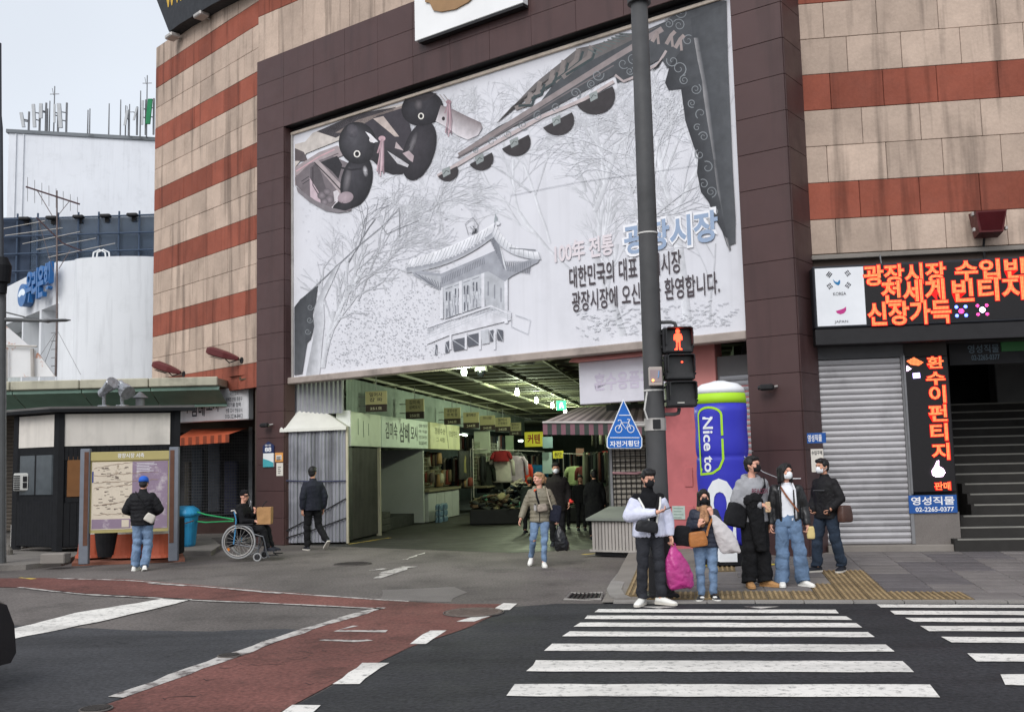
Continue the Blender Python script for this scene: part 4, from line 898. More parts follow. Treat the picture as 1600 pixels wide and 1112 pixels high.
# white rusty hoarding on the canopy roof
t = thing('rusty_hoarding', 'white metal hoarding with orange rust patches on the canopy roof', 'hoarding', (bx(40, 588, 29)[0], 29, bx(40, 588, 29)[2]))
m_ = worn('hoarding_rust', (208, 208, 210), (176, 108, 66), .56, .62, 1.6)
q = MB(); P = [bx(*p, 29) for p in ((-20, 500), (8, 508), (60, 552), (86, 588), (-20, 590))]; q.prism([(p[0], p[2]) for p in P], 29, 29.05); q.build('sheet', m_, t)
q = MB(); q.tube([bx(-20, 538, 28.9), bx(58, 541, 28.9)], .03, 6); q.tube([bx(50, 545, 28.9), bx(51, 588, 28.9)], .05, 6); q.tube([bx(10, 545, 28.9), bx(10, 600, 28.9)], .03, 6); q.build('bar', M_ALU, t)
# --- long green canopy over the left shops
YK = 25.3
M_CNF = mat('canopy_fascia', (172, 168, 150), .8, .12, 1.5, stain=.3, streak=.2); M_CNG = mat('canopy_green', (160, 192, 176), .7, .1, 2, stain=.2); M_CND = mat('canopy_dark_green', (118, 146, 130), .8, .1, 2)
cn = thing('shop_canopy', 'long pale green metal canopy above the shuttered shops on the left', 'canopy', (bx(170, 640, YK)[0], YK, 3.4))
xe = bx(340, 600, YK)[0]; xs = -26.0; zc0, zc1, zc2, zc3 = [bx(170, y, YK)[2] for y in (632, 612, 606, 592)]
for k in range(8):
    a_ = xe-(k+1)*1.72; b_ = xe-k*1.72; q = MB(); q.box((a_+.01, YK, zc2), (b_-.01, YK+.1, zc3), .02); q.build('fascia_panel', M_CNF, cn)
    q = MB(); q.box((a_+.01, YK+.15, zc1), (b_-.01, YK+.22, zc2-.005), .01); q.build('green_strip', M_CNG, cn)
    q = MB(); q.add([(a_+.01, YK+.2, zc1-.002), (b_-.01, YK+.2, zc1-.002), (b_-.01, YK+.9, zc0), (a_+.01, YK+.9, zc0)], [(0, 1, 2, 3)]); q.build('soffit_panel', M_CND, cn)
    q = MB(); q.box((a_+.01, YK+.86, zc0-.06), (b_-.01, YK+.95, zc0-.001), .01); q.build('green_strip', M_CNG, cn)
q = MB(); q.box((xe-1.72*8, YK+.12, zc2+.02), (xe-.02, YK+4, zc3-.03)); q.build('canopy_roof', M_CNF, cn)
# --- shuttered shop front under it
M_SHUT = mat('brown_shutter', (92, 84, 76), .7, .1, 2, metal=.2, stain=.2)
def shutter(name, fr, u0, u1, z0, z1, v, pitch, m, parent=None, lab=None, cat=None, depth=.02, frame_m=None, skip=None):
    t_ = parent or thing(name, lab, cat, fr.w((u0, v, z0)))
    n = max(1, int((z1-z0)/pitch)); pitch = (z1-z0)/n; 
    prof = [(0, 0), (.15, .7), (.5, 1), (.85, .7), (1, 0)]
    for k in range(n):
        q = MB(fr); zz = z0+k*pitch; P = [(v-depth*b, zz+pitch*a*.96) for a, b in prof]
        V = [(u0, p[0], p[1]) for p in P]+[(u1, p[0], p[1]) for p in P]; q.add(V, [(i, 5+i, 6+i, i+1) for i in range(4)]); q.build('slat', m, t_)
    q = MB(fr); q.box((u0, v+.004, z0), (u1, v+.03, z1)); q.build('backing', M_BLK, t_)
    if frame_m:
        for a_ in (u0-.06, u1+.003): q = MB(fr); q.box((a_, v-.06, z0), (a_+.057, v+.03, z1+.05), .006); q.build('guide_rail', frame_m, t_)
    return t_
YW = 28.6
q = MB(); q.box((-26, YW+.1, 0), (xe+.2, YW+3, zc3-.05)); q.build('left_shop_row', mat('shop_wall_grey', (104, 100, 96), .9, .1, 1, stain=.3), None, 'grey low shop row under the green canopy on the left', 'building')
FWS = Fr((0, YW, 0), 90)
shutter('roller_shutter', FWS, bx(-30, 700, YW)[0], bx(40, 700, YW)[0], .25, bx(20, 632, YW)[2], 0, .1, M_SHUT, lab='brown roller shutter behind the kiosk at the far left', cat='shutter', frame_m=M_STEEL)
shutter('roller_shutter', FWS, bx(255, 700, YW)[0], bx(276, 700, YW)[0], .9, bx(262, 632, YW)[2], -.05, .1, M_SHUT, lab='narrow strip of brown shutter right of the kiosk roof', cat='shutter', frame_m=mat('tan_frame', (138, 124, 104), .7))
# --- left shop beside the pillar: grille, sign, awning
YG = 27.7
gs = thing('grille_shop', 'dark shop front closed by a metal mesh roller grille beside the pillar', 'shop', (bx(335, 830, YG)[0], YG, .1))
xg0, xg1 = bx(285, 740, YG)[0], bx(388, 740, YG)[0]; zg1 = bx(335, 668, YG)[2]
q = MB(); q.box((xg0-.6, YG+.9, 0), (xg1+1.2, YG+1.2, 4.3)); q.build('back_wall', mat('dim_grey', (70, 70, 72), .9, .3, 1.5), gs)
q = MB(); q.box((xg0-.1, YG-.02, .1), (xg1+.1, YG+.3, .5)); q.build('sill', mat('brown_sill', (70, 52, 48), .8, .1), gs)
q = MB(); q.box((xg0-.6, YG-.04, zg1-.1), (xg1+.9, YG+1, 4.3)); q.build('lintel', M_JOINT, gs)
q = MB(); q.box((xg1+.02, YG-.06, .1), (xg1+.12, YG+.1, zg1)); q.build('post', M_STEEL, gs)
q = MB()
for k in range(30): z = .52+k*(zg1-.55)/30; q.cyl((xg0, YG, z), (xg1, YG, z), .009, .009, 4)
for k in range(26): x = xg0+(k+.5)*(xg1-xg0)/26; q.cyl((x, YG+.015, .5), (x, YG+.015, zg1), .006, .006, 4)
o = q.build('mesh_grille', mat('grille_steel', (96, 96, 98), .5, .1, metal=.5), gs); o['kind'] = 'stuff'
for i_, (x0, y0, x1, y1, c_) in enumerate(((300, 700, 318, 800, (60, 66, 74)), (325, 690, 345, 800, (84, 88, 96)), (350, 720, 372, 805, (72, 74, 92)), (288, 720, 298, 810, (78, 74, 68)))):
    a_, b_ = bx(x0, y1, YG+.5), bx(x1, y0, YG+.5); q = MB(); q.box((a_[0], YG+.45, a_[2]), (b_[0], YG+.6, b_[2]), .04); q.build('covered_goods', mat('goods%d' % i_, c_, .9, .2, 6), gs)
# awning, orange stripes
aw = thing('orange_awning', 'small faded orange striped awning under the white cloth shop sign', 'awning', (bx(320, 690, 25.8)[0], 25.8, 2.6))
M_OR1, M_OR2 = mat('awning_orange', (190, 92, 60), .85, .12, 4, stain=.2), mat('awning_rust', (128, 64, 44), .85, .12, 4)
p0, p1 = bx(277, 674, 26.1), bx(362, 664, 25.7); p2, p3 = bx(277, 684, 26.0), bx(358, 678, 25.6)
for k in range(14):
    a_, b_ = k/14, (k+1)/14; A_ = p2+(p3-p2)*a_; B_ = p2+(p3-p2)*b_; q = MB(); dz = np.array([0, 0, -.2]); q.add([A_, B_, B_+dz, A_+dz, A_+[0, .012, 0], B_+[0, .012, 0], B_+dz+[0, .012, 0], A_+dz+[0, .012, 0]], [(0, 1, 2, 3), (7, 6, 5, 4), (0, 4, 5, 1), (3, 2, 6, 7)]); q.build('valance_strip', (M_OR1, M_OR2)[k % 2], aw)
q = MB(); b4 = bx(388, 668, 27.2); q.add([p2, p3, b4, p0+[0, 1.2, .1]], [(0, 1, 2, 3)]); q.build('awning_sheet', M_OR1, aw)
# white sign 삼베 모시 (turned along the side street)
A_, B_ = bx(262, 633, 27.0), bx(388, 604, 25.95); sgn = thing('cloth_shop_sign', 'white shop sign with brushed black lettering left of the granite pillar', 'sign', (A_[0], A_[1], bx(387, 655, 25.9)[2]))
dv = B_-A_; ln = math.hypot(dv[0], dv[1]); FS = Fr((A_[0], A_[1], 0), 90); FS.d = np.array([dv[0]/ln, dv[1]/ln, 0]); FS.n = np.array([-dv[1]/ln, dv[0]/ln, 0])
z1 = bx(387, 604, 25.9)[2]; z0 = bx(387, 655, 25.9)[2]
M_SGW = mat('sign_white_old', (206, 206, 208), .6, .05, 2, stain=.12, streak=.12)
q = MB(FS); q.box((-.3, 0, z0), (ln, .22, z1), .02); q.build('sign_box', M_SGW, sgn)
text('미숙', onf(FS, -.006), (ln*.08, z0+.24, ln*.27, z1-.24), M_TXD, sgn, bold=.01); text('삼베', onf(FS, -.006), (ln*.3, z0+.14, ln*.47, z1-.3), M_TXD, sgn, bold=.015); text('모시', onf(FS, -.006), (ln*.49, z0+.24, ln*.64, z1-.22), M_TXD, sgn, bold=.015)
for k, (s_, w_) in enumerate((('마전모시', .1), ('삼베천 안동 중문구', .2), ('각기물 협력', .16), ('전통 모시 안동모시', .2), ('010-3234-8412', .21))): c_ = ln*.83; text(s_, onf(FS, -.006), (c_-ln*w_/2, z1-.2-k*.145, c_+ln*w_/2, z1-.09-k*.145), M_TXD, sgn, bold=.005)
# ================================================================== kiosk
kz = .1; KO = sp(88, 863) if False else gp(88, 863, kz)
M_KB = mat('kiosk_black', (22, 23, 26), .7, .12, 3, spec=.2, bump=.05, bscale=30); M_KW = mat('kiosk_panel_white', (206, 200, 192), .7, .05, 2, stain=.14, streak=.12)
KR = bx(270, 640, KO[1]+.6); kl_ = bx(43, 860, KO[1]+1.1)
fk = Fr(KO, 90); dvk = np.array([bx(279, 860, KO[1]+.5)[0]-KO[0], .55]); lk = np.linalg.norm(dvk); fk.d = np.array([dvk[0]/lk, dvk[1]/lk, 0]); fk.n = np.array([-dvk[1]/lk, dvk[0]/lk, 0])
kio = thing('kiosk', 'black street vendor kiosk with white upper panels and closed windows', 'kiosk', KO)
WK = lk; DK_ = 1.75; zk = lambda y: fk.px(88, y, 0)[1]
zt1 = fk.px(88, 632)[1]; zp1 = fk.px(88, 634)[1]; zp0 = fk.px(88, 690)[1]; zb1 = fk.px(88, 710)[1]; zb0 = fk.px(88, 769)[1]
kwL = -.0
# body skewed: left side goes to the left and back (px 43) -> use a parallelogram plan
lv = np.array([-1.02, .85]); 
def KP(u, s): return fk.O+fk.d*u+fk.n*(s*.95)+fk.d*(-s*.98)
def kbox(u0, u1, s0, s1, z0, z1): 
    q = MB(); q.slab([tuple(KP(u0, s0)[:2]), tuple(KP(u1, s0)[:2]), tuple(KP(u1, s1)[:2]), tuple(KP(u0, s1)[:2])], z0, z1); return q
kbox(.03, WK-.03, .03, 1.2, kz+.1, zt1-.02).build('body', M_KB, kio)
kbox(-.35, WK+.12, -.2, 1.3, zt1, zt1+.05).build('roof', mat('kiosk_roof', (92, 90, 88), .7, .15, 3), kio)
kbox(-.36, WK+.13, -.21, 1.31, zt1-.07, zt1-.002).build('roof_edge', M_KB, kio)
kbox(.1, WK-.22, .0, .028, zp0, zp1-.08).build('upper_panel', M_KW, kio)
kbox(-.0, .028, .08, 1.08, zp0, zp1-.08).build('upper_panel', M_KW, kio)
for (u, s_) in ((0, 0), (WK-.12, 0), (0, 1.08)): kbox(u-.02, u+.1, s_-.02, s_+.1, kz+.03, zt1-.08).build('corner_post', M_KB, kio)
kbox(WK-.2, WK-.0, .14, .2, zp0-.6, zp1).build('louvre', M_SHUT, kio)
# side window, front brown hatch, lower boarding
M_HAT = mat('brown_hatch', (116, 78, 44), .7, .12, 3)
kbox(.2, 1.0, .0, .02, zb0, zb1+.05).build('hatch', M_HAT, kio); kbox(.16, WK-.2, -.012, .025, zb0-.12, zb0-.02).build('ledge', M_KB, kio)
kbox(-.01, .025, .16, 1.0, zb0+.05, zb1+.1).build('side_window', mat('window_dim', (64, 70, 74), .15, .2, 3, spec=.5), kio)
kbox(-.015, -.012, .56, .6, zb0+.05, zb1+.1).build('window_bar', M_KB, kio)
for k in range(12):
    s_ = .12+k*.078; kbox(-.012, .02, s_, s_+.07, kz+.12, zb0-.1).build('side_board', M_KB, kio)
for k in range(16):
    u = .12+k*(WK-.3)/16; kbox(u, u+(WK-.3)/16-.012, -.004, .02, kz+.12, zb0-.13).build('front_board', M_KB, kio)
for k in range(24):
    u = .12+k*(WK-.3)/24; kbox(u, u+(WK-.3)/24-.01, -.002, .02, zp0-.3, zp0-.03).build('valance_board', M_KB, kio)
# AC unit on the kiosk side
c = bx(44, 752, KO[1]+.75); t = thing('air_conditioner', 'small white window air conditioner on the left side of the kiosk', 'air conditioner', (c[0], c[1], c[2]-.25))
M_AC = mat('ac_white', (176, 176, 172), .6, .08, 3, stain=.15)
q = MB(); q.box((c[0]-.24, c[1]-.2, c[2]-.2), (c[0]+.23, c[1]+.2, c[2]+.19), .02); q.build('case', M_AC, t)
for k in range(7): q = MB(); q.box((c[0]-.22, c[1]-.215, c[2]-.17+k*.047), (c[0]-.09, c[1]-.203, c[2]-.145+k*.047)); q.build('louvre', M_KB, t)
for i in range(2):
    for j in range(2): q = MB(); q.box((c[0]-.02+i*.115, c[1]-.215, c[2]-.14+j*.14), (c[0]+.07+i*.115, c[1]-.203, c[2]-.02+j*.14), .004); q.build('grille_opening', M_KB, t)
# white pillar left of the kiosk
q = MB(); a_ = bx(28, 860, KO[1]+1.6); b_ = bx(42, 695, KO[1]+1.6); q.box((a_[0], a_[1], .1), (b_[0], a_[1]+.3, b_[2]), .03); a2 = bx(18, 860, KO[1]+1.5); q.box((a2[0], a2[1]-.1, .1), (b_[0]+.05, a2[1]+.09, .68), .04); q.build('white_post', mat('whitewash', (186, 184, 180), .9, .08, 2, stain=.25), None, 'chipped white masonry post behind the kiosk at the left', 'post')
# roof lamps wrapped in foil, vent
M_FOIL = mat('foil', (178, 180, 184), .32, .25, 14, metal=.85, bump=.9, bscale=22)
kr = zt1+.05; M_FOILO = M_FOIL
def foil_lamp(px0, py0, px1, py1, r0, r1, lab):
    Y = KO[1]+.8; a_ = bx(px0, py0, Y); b_ = bx(px1, py1, Y-.3); t = thing('foil_floodlight', lab, 'floodlight', (a_[0], a_[1], kr), 'foil wrapped lamps on the kiosk roof')
    q = MB(); d_ = b_-a_; n = 14; rings = []
    d1 = d_/np.linalg.norm(d_); x_ = np.cross(d1, [0, 0, 1.]); x_ /= np.linalg.norm(x_); y_ = np.cross(x_, d1); rr = random.Random(px0)
    for tt, r_ in ((0, r0*.5), (.1, r0), (.4, r0*1.1), (.6, (r0+r1)/2), (.95, r1), (1.0, r1*.94)):
        rings.append([a_+d_*tt+(x_*math.cos(2*math.pi*k/n)+y_*math.sin(2*math.pi*k/n))*r_*rr.uniform(.88, 1.1) for k in range(n)])
    q.loft(rings); q.build('wrapped_head', M_FOIL, t)
    q = MB(); q.tube([(a_+d_*.3), (a_[0]+.1, a_[1], kr+.01)], .04, 6); q.box((a_[0]-.02, a_[1]-.12, kr+.001), (a_[0]+.22, a_[1]+.12, kr+.06), .02); q.build('foot', M_FOIL, t)
foil_lamp(156, 617, 177, 597, .09, .15, 'foil wrapped floodlight on the kiosk roof pointing up left'); foil_lamp(185, 598, 200, 614, .1, .17, 'foil wrapped floodlight on the kiosk roof pointing down right')
c = bx(219, 626, KO[1]+1.0); q = MB(); q.cyl((c[0], c[1], kr-.02), (c[0], c[1], kr+.22), .1); q.build('roof_vent', M_STEEL, kio)
q = MB(); q.cyl((c[0], c[1], kr+.225), (c[0], c[1], kr+.36), .18, .03); q.build('vent_cap', M_STEEL, kio)
q = MB(); a_ = gp(86, 880, .1); q.box((a_[0]-.22, a_[1]-.15, .1), (a_[0]+.24, a_[1]+.15, .3), .02); q.build('concrete_block', M_CONC, None, 'rough concrete block on the pavement in front of the kiosk', 'block')
# ================================================================== map board
GBz = .06; P0 = gp(131, 881, GBz); P1 = gp(271, 876, GBz); dv = P1-P0; lb = math.hypot(dv[0], dv[1]); fb = Fr((P0[0], P0[1], 0), 90); fb.d = np.array([dv[0]/lb, dv[1]/lb, 0]); fb.n = np.array([-dv[1]/lb, dv[0]/lb, 0])
mbd = thing('map_board', 'market map notice board with steel posts and torn purple and cream poster', 'notice board', (P0[0], P0[1], GBz))
M_PST = mat('board_post', (118, 122, 130), .5, .1, 4, metal=.4); M_WD = mat('board_wood', (92, 62, 48), .7, .15, 6); M_OLV = mat('board_olive', (168, 156, 104), .6, .06, 3)
ztop = fb.px(131, 701)[1]; zt_b = fb.px(200, 705)[1]; zhd = fb.px(200, 719)[1]; zbt = fb.px(200, 831)[1]
for u in (-.0, lb): 
    q = MB(fb); q.box((u-.09, -.06, GBz), (u+.09, .08, ztop), .012); q.build('post', M_PST, mbd); q = MB(fb); q.box((u-.01 if u < 1 else u-.07, -.067, GBz+.35), (u+.07 if u < 1 else u+.01, -.061, ztop-.06)); q.build('wood_inlay', M_WD, mbd)
q = MB(fb); q.box((.09, -.03, zhd), (lb-.09, .04, zt_b), .008); q.build('header', M_OLV, mbd)
text('광장시장 서측', onf(fb, -.034), (lb*.36, zhd+.05, lb*.66, zhd+.14), M_TXW, mbd, bold=.01)
q = MB(fb); q.box((.09, -.005, zbt), (lb-.09, .03, zhd-.003)); q.build('backboard', M_OLV, mbd)
M_CRM = worn('map_cream', (206, 194, 176), (150, 132, 112), .62, .72, 5); M_PUR = worn('map_purple', (140, 122, 140), (184, 174, 178), .52, .66, 4)
zz0 = zbt+.06; u_m = .12+(lb-.24)*.53
q = MB(fb); q.box((.12, -.012, zz0), (u_m, -.006, zhd-.02)); q.build('map_poster', M_CRM, mbd); q = MB(fb); q.box((u_m+.001, -.012, zz0), (lb-.12, -.006, zhd-.02)); q.build('purple_poster', M_PUR, mbd)
rm = random.Random(5); q = MB(fb)
for k in range(70):
    u = rm.uniform(.2, u_m-.12); z = rm.uniform(zz0+.25, zhd-.1); q.box((u, -.0145, z), (u+rm.uniform(.03, .09), -.0135, z+rm.uniform(.006, .016)))
o = q.build('map_text', mat('map_ink', (112, 100, 92), .8), mbd); o['kind'] = 'stuff'
q = MB(fb); q.box((.13, -.016, zz0+.02), (u_m-.02, -.0125, zz0+.2)); q.build('legend_bar', M_PUR, mbd); q = MB(fb); q.box((.13+.75*(u_m-.13), -.02, zz0+.04), (u_m-.05, -.0165, zz0+.18)); q.build('legend_box', M_CRM, mbd)
q = MB(fb); q.box((.125, -.016, zz0+.9), (.15, -.0125, zhd-.2)); q.build('blue_edge', M_TXB, mbd)
q = MB(fb)
for k, (za, sl_) in enumerate(((.78, .1), (.6, .16), (.35, .2), (.22, 0), (.9, .3), (.68, .05))):
    zz = zz0+(zhd-zz0)*za; pts = [(u, zz+sl_*(u-.2)/lb*.8+rm.uniform(-.015, .015)) for u in np.linspace(.16, lb-.3 if k in (0, 5) else u_m, 12)]
    l_ = [(u, z+rm.uniform(.004, .016)) for u, z in pts]; q.add([(u, -.0155-.0004*k, z) for u, z in pts]+[(u, -.0155-.0004*k, z) for u, z in l_], [(i, i+1, 13+i, 12+i) for i in range(11)])
o = q.build('tear', mat('torn_paper', (150, 130, 114), .9, .2, 10), mbd)
q = MB(fb)
for k in range(7): z = zz0+1.0-k*.03+.25; q.box((u_m+.08, -.0145, z), (lb-.3-rm.uniform(0, .2), -.0135, z+.008))
o = q.build('poster_text', M_TXW, mbd); o['kind'] = 'stuff'
# orange and white barrels behind the board
M_ORB = mat('barrel_orange', (172, 84, 58), .6, .12, 3, stain=.15); M_BLKC = mat('black_cloth', (26, 26, 29), .95, .15, 5)
for i, (x, lab) in enumerate(((131, 'orange and white drum behind the left post of map board'), (187, 'orange and white drum behind the middle of map board'), (240, 'orange and white drum behind the right side of map board'))):
    c = gp(x+2, 872, .1); c = c+np.array([0, .35, 0]); t = thing('traffic_drum', lab, 'drum', (c[0], c[1], .1), 'drums behind the map board')
    q = MB(); q.cyl((c[0], c[1], .1), (c[0], c[1], .16), .33, .31, 20); q.loft([q.ering((c[0], c[1], z), r_, r_) for z, r_ in ((.16, .29), (.4, .26), (.56, .24))]); q.build('drum_base', M_ORB, t)
    q = MB(); q.loft([q.ering((c[0], c[1], z), r_, r_) for z, r_ in ((.562, .24), (.75, .225), (.9, .21), (.95, .15))]); q.build('drum_top', M_KW, t)
c = gp(163, 872, .1); q = MB(); q.loft([q.ering((c[0], c[1]+.1, z), r_*1.2, r_*.7) for z, r_ in ((.12, .14), (.3, .17), (.6, .2), (.8, .22), (.86, .1))]); q.build('cloth_bag', M_BLKC, None, 'black cloth bundle between the drums under the map board', 'bag')
c = gp(255, 868, .1); q = MB(); q.box((c[0]-.16, c[1]+.3, .1), (c[0]+.24, c[1]+.6, .85), .03); q.build('dark_case', M_BLKC, None, 'dark upright case behind the right post of map board', 'case')
q = MB(); P = gpoly([(112, 884), (120, 872), (285, 868), (289, 877)]); q.slab(P, .0, .06); q.build('board_plinth', mat('terracotta_plinth', (132, 86, 70), .9, .15, 2, stain=.3, bump=.3), None, 'low reddish concrete plinth under the map board', 'plinth')
c = gp(260, 872, .06); t = thing('paper_cup', 'white and green paper cup standing on the plinth by the post', 'cup', (c[0], c[1], .06))
q = MB(); q.cyl((c[0], c[1], .062), (c[0], c[1], .16), .032, .042); q.build('cup', mat('cup_green', (40, 96, 84), .6), t); q = MB(); q.cyl((c[0], c[1], .161), (c[0], c[1], .19), .046, .04); q.build('lid', M_WHT, t)
# blue bin + rope
c = gp(287, 853, .1); t = thing('blue_bin', 'bright blue plastic bin with rounded lid behind the map board', 'bin', (c[0], c[1], .1)); M_BBL = mat('bin_blue', (44, 142, 190), .45, .08, 3, spec=.4)
q = MB(); q.loft([q.ering((c[0], c[1], z), r_, r_, 20, 3.2) for z, r_ in ((.1, .22), (.14, .24), (.75, .29), (.78, .33), (.8, .33))]); q.build('tub', M_BBL, t)
q = MB(); q.loft([q.ering((c[0], c[1], z), r_, r_, 20, 3.0) for z, r_ in ((.802, .345), (.84, .345), (.92, .3), (.99, .2), (1.0, .08))]); q.build('lid', M_BBL, t)
q = MB(); q.tube([(c[0]-.3, c[1]-.33, .62), (c[0], c[1]-.35, .58), (c[0]+.32, c[1]-.3, .68)], .012, 5); q.build('cord', M_WD, t)
a_, b_ = bx(285, 792, 24.5), bx(365, 811, 20.6); q = MB(); q.tube([a_, (a_+b_)/2+[0, 0, -.04], b_], .014, 5); q.build('green_rope', mat('rope_green', (56, 176, 108), .7), None, 'taut bright green rope running from blue bin to wheelchair', 'rope')
a_, b_ = bx(285, 812, 24.5), bx(365, 812, 20.62); q = MB(); q.tube([a_, (a_+b_)/2+[0, 0, -.05], b_+[0, 0, -.02]], .014, 5); q.build('green_rope', mat('rope_green', (56, 176, 108), .7), None, 'lower slack green rope beneath the taut green one', 'rope')
# ================================================================== street lamp at the left edge
YP = 20.0; c = bx(3, 868, YP); zb_ = 0.1
sl_ = thing('street_lamp', 'grey steel street lamp pole with side arm at the left edge', 'street lamp', (bx(0, 868, YP)[0], YP, zb_))
x0 = bx(0, 868, YP)[0]; 
q = MB(); q.tube([(x0, YP, zb_), bx(1, 450, YP)], [.115, .1], 16); q.build('lower_pole', M_POLE, sl_)
q = MB(); q.tube([bx(1, 450, YP), bx(0, 200, YP), bx(-1, 180, YP), bx(-1, 68, YP)], [.06, .055, .045, .04], 14); q.build('upper_pole', mat('pole_dark', (66, 70, 76), .6, .1), sl_)
q = MB(); q.tube([bx(4, 499, YP), bx(66, 501, YP)], [.045, .03], 8); q.tube([bx(6, 487, YP), bx(38, 495, YP)], .016, 6); q.build('arm', M_POLE, sl_)
a_ = bx(66, 501, YP); b_ = bx(110, 501, YP); q = MB(); q.loft([[(a_[0]+(b_[0]-a_[0])*t_, a_[1]+w_*math.cos(k*.785), a_[2]+h_*math.sin(k*.785)) for k in range(8)] for t_, w_, h_ in ((0, .03, .03), (.2, .09, .05), (.3, .1, .035), (.8, .1, .03), (1, .03, .01))]); q.build('lamp_head', M_STEEL, sl_)
a_ = bx(6, 452, YP); q = MB(); q.loft([q.ering((a_[0], a_[1]-.1, a_[2]+z), r_, r_) for z, r_ in ((-.1, .1), (.1, .11), (.12, .16), (.45, .18), (.62, .1))]); q.build('loudspeaker', M_KB, sl_)
q = MB(); q.tube([bx(9, 545, YP), bx(9, 870, YP)], .012, 5); q.build('cable_pipe', M_STEEL, sl_)
c = gp(6, 866, .1); q = MB(); q.loft([q.ering((c[0], c[1], z), r_, r_) for z, r_ in ((.1, .18), (.2, .17), (.3, .1), (.33, .03))]); q.build('pole_foot', M_CONC, sl_)
# ================================================================== car at the left edge
cx, cy = gp(14, 1040)[:2]; cx -= .68; car = thing('black_car', 'black car cut off by the picture at the lower left edge', 'car', (gp(24, 1075)[0]-1.5, gp(24, 1075)[1]-1.5, 0))
M_CAR = mat('car_black', (17, 17, 19), .4, .03, 2, spec=.4); M_TYRE = mat('tyre', (24, 24, 25), .9, .1, 10); M_RIM = mat('rim', (130, 132, 136), .35, .05, metal=.8); M_LMP = mat('headlamp', (58, 60, 64), .2, .05, spec=.7)
prof = [(0, .3), (.03, .55), (.12, .74), (.45, .86), (1.15, .95), (1.35, 1.0), (2.0, 1.42), (2.5, 1.48), (3.3, 1.44), (4.0, 1.05), (4.3, .98), (4.38, .6), (4.35, .3)]
E_ = gp(24, 1075); D_ = lane_l[3]-lane_l[0]; D_ = D_/np.linalg.norm(D_); N_ = np.array([D_[1], -D_[0], 0])
def carx(x, y, z): p_ = E_+D_*x+N_*y; return (p_[0], p_[1], z)
rings = []
for s_, sc in ((0, .93), (.06, .98), (.2, 1), (1.5, 1), (1.64, .98), (1.7, .93)):
    rings.append([carx(x*.985+.03 if abs(s_-.85) > .7 and 0 else x, s_+(0.18 if z > 1.05 else 0)*(1 if s_ < .85 else -1)*(1 if abs(s_-.85) > .6 else 0), .22+(z-.22)*sc) for x, z in prof+[(4.3, .22), (.06, .22)]])
q = MB(); q.loft(rings); q.build('body', M_CAR, car, auto=True)
for s_ in (.2, 1.5):
    for k in (.8, 3.55):
        c_ = carx(k, s_, .32); q = MB(); c_ = np.array(c_); q.cyl(c_-N_*.21, c_+N_*.13, .32, .32, 28); o = q.build('wheel', M_TYRE, car); q = MB(); q.cyl(c_-N_*.216, c_-N_*.211, .2, .2, 20); q.build('rim', M_RIM, o)
for s_ in (.16, 1.3): q = MB(); q.loft([[carx(-.012, s_, .62), carx(-.012, s_+.24, .62), carx(-.03, s_+.24, .5), carx(-.03, s_, .5)], [carx(.3, s_-.02, .77), carx(.3, s_+.24, .77), carx(.3, s_+.24, .6), carx(.3, s_-.02, .6)]]); q.build('headlight', M_LMP, car)
q = MB(); q.add([carx(1.42, .15, 1.07), carx(2.02, .165, 1.34), carx(3.25, .165, 1.34), carx(3.75, .15, 1.08)], [(0, 1, 2, 3)]); q.build('side_window', M_GLS, car)
q = MB(); q.add([carx(-.012, .6, .38), carx(-.012, 1.12, .38), carx(-.012, 1.12, .5), carx(-.012, .6, .5)], [(0, 1, 2, 3)]); q.build('number_plate', M_WHT, car)
q = MB(); q.sph(carx(1.4, -.1, 1.02), .1, .08, .07); q.build('mirror', M_CAR, car, smooth=True)
# ================================================================== the market aisle behind the gate
M_CEIL = mat('ceiling_boards', (74, 74, 58), .8, .15, 2, stain=.2); M_RAIL = mat('ceiling_rail', (150, 150, 128), .6, .1); M_CORR = mat('corrugated_green_grey', (134, 146, 140), .6, .1, 2, metal=.2, stain=.2)
M_DARKW = mat('dark_wall', (70, 76, 70), .9, .2, 1, stain=.3); M_FLR = mat('aisle_floor', (52, 51, 48), .6, .2, .8, stain=.3, grain=.25)
ar = thing('market_arcade', 'deep covered market aisle with dark boarded ceiling and lit stalls', 'arcade', FA.w((3, 8, 0)))
ZC = 4.02
def fac_v(u): 
    """aisle depth of the gate plane at lateral u"""
    p0 = FA.inv(FC.w((1.0, .4, 0))); p1 = FA.inv(FC.w((12.7, .4, 0))); return p0[1]+(p1[1]-p0[1])*(u-p0[0])/(p1[0]-p0[0])
VE = 40.0
# ceiling boards run across the aisle
nb = 92
for k in range(nb):
    va, vb_ = -5.9+k*.5, -5.9+k*.5+.5
    # clip by gate plane: u >= u where fac_v(u) <= v
    f = lambda v: (v-fac_v(0))/(fac_v(1)-fac_v(0))
    ua, ub = max(-3.4, f(va)), max(-3.4, f(vb_)); ue = 9.2
    if ua >= ue: continue
    z = ZC+(k % 2)*.05; q = MB(FA); q.add([(ua, va+.012, z), (ue, va+.012, z), (ue, vb_-.012, z), (ub, vb_-.012, z), (ua, va+.012, z+.03), (ue, va+.012, z+.03), (ue, vb_-.012, z+.03), (ub, vb_-.012, z+.03)], [(0, 1, 2, 3), (7, 6, 5, 4), (0, 4, 5, 1), (1, 5, 6, 2), (2, 6, 7, 3), (3, 7, 4, 0)]); q.build('ceiling_board', M_CEIL, ar)
q = MB(FA); q.add([(-3.5, fac_v(-3.5), ZC+.12), (9.3, fac_v(9.3), ZC+.12), (9.3, VE, ZC+.12), (-3.5, VE, ZC+.12)], [(0, 1, 2, 3)]); q.build('ceiling_deck', M_BLK, ar)
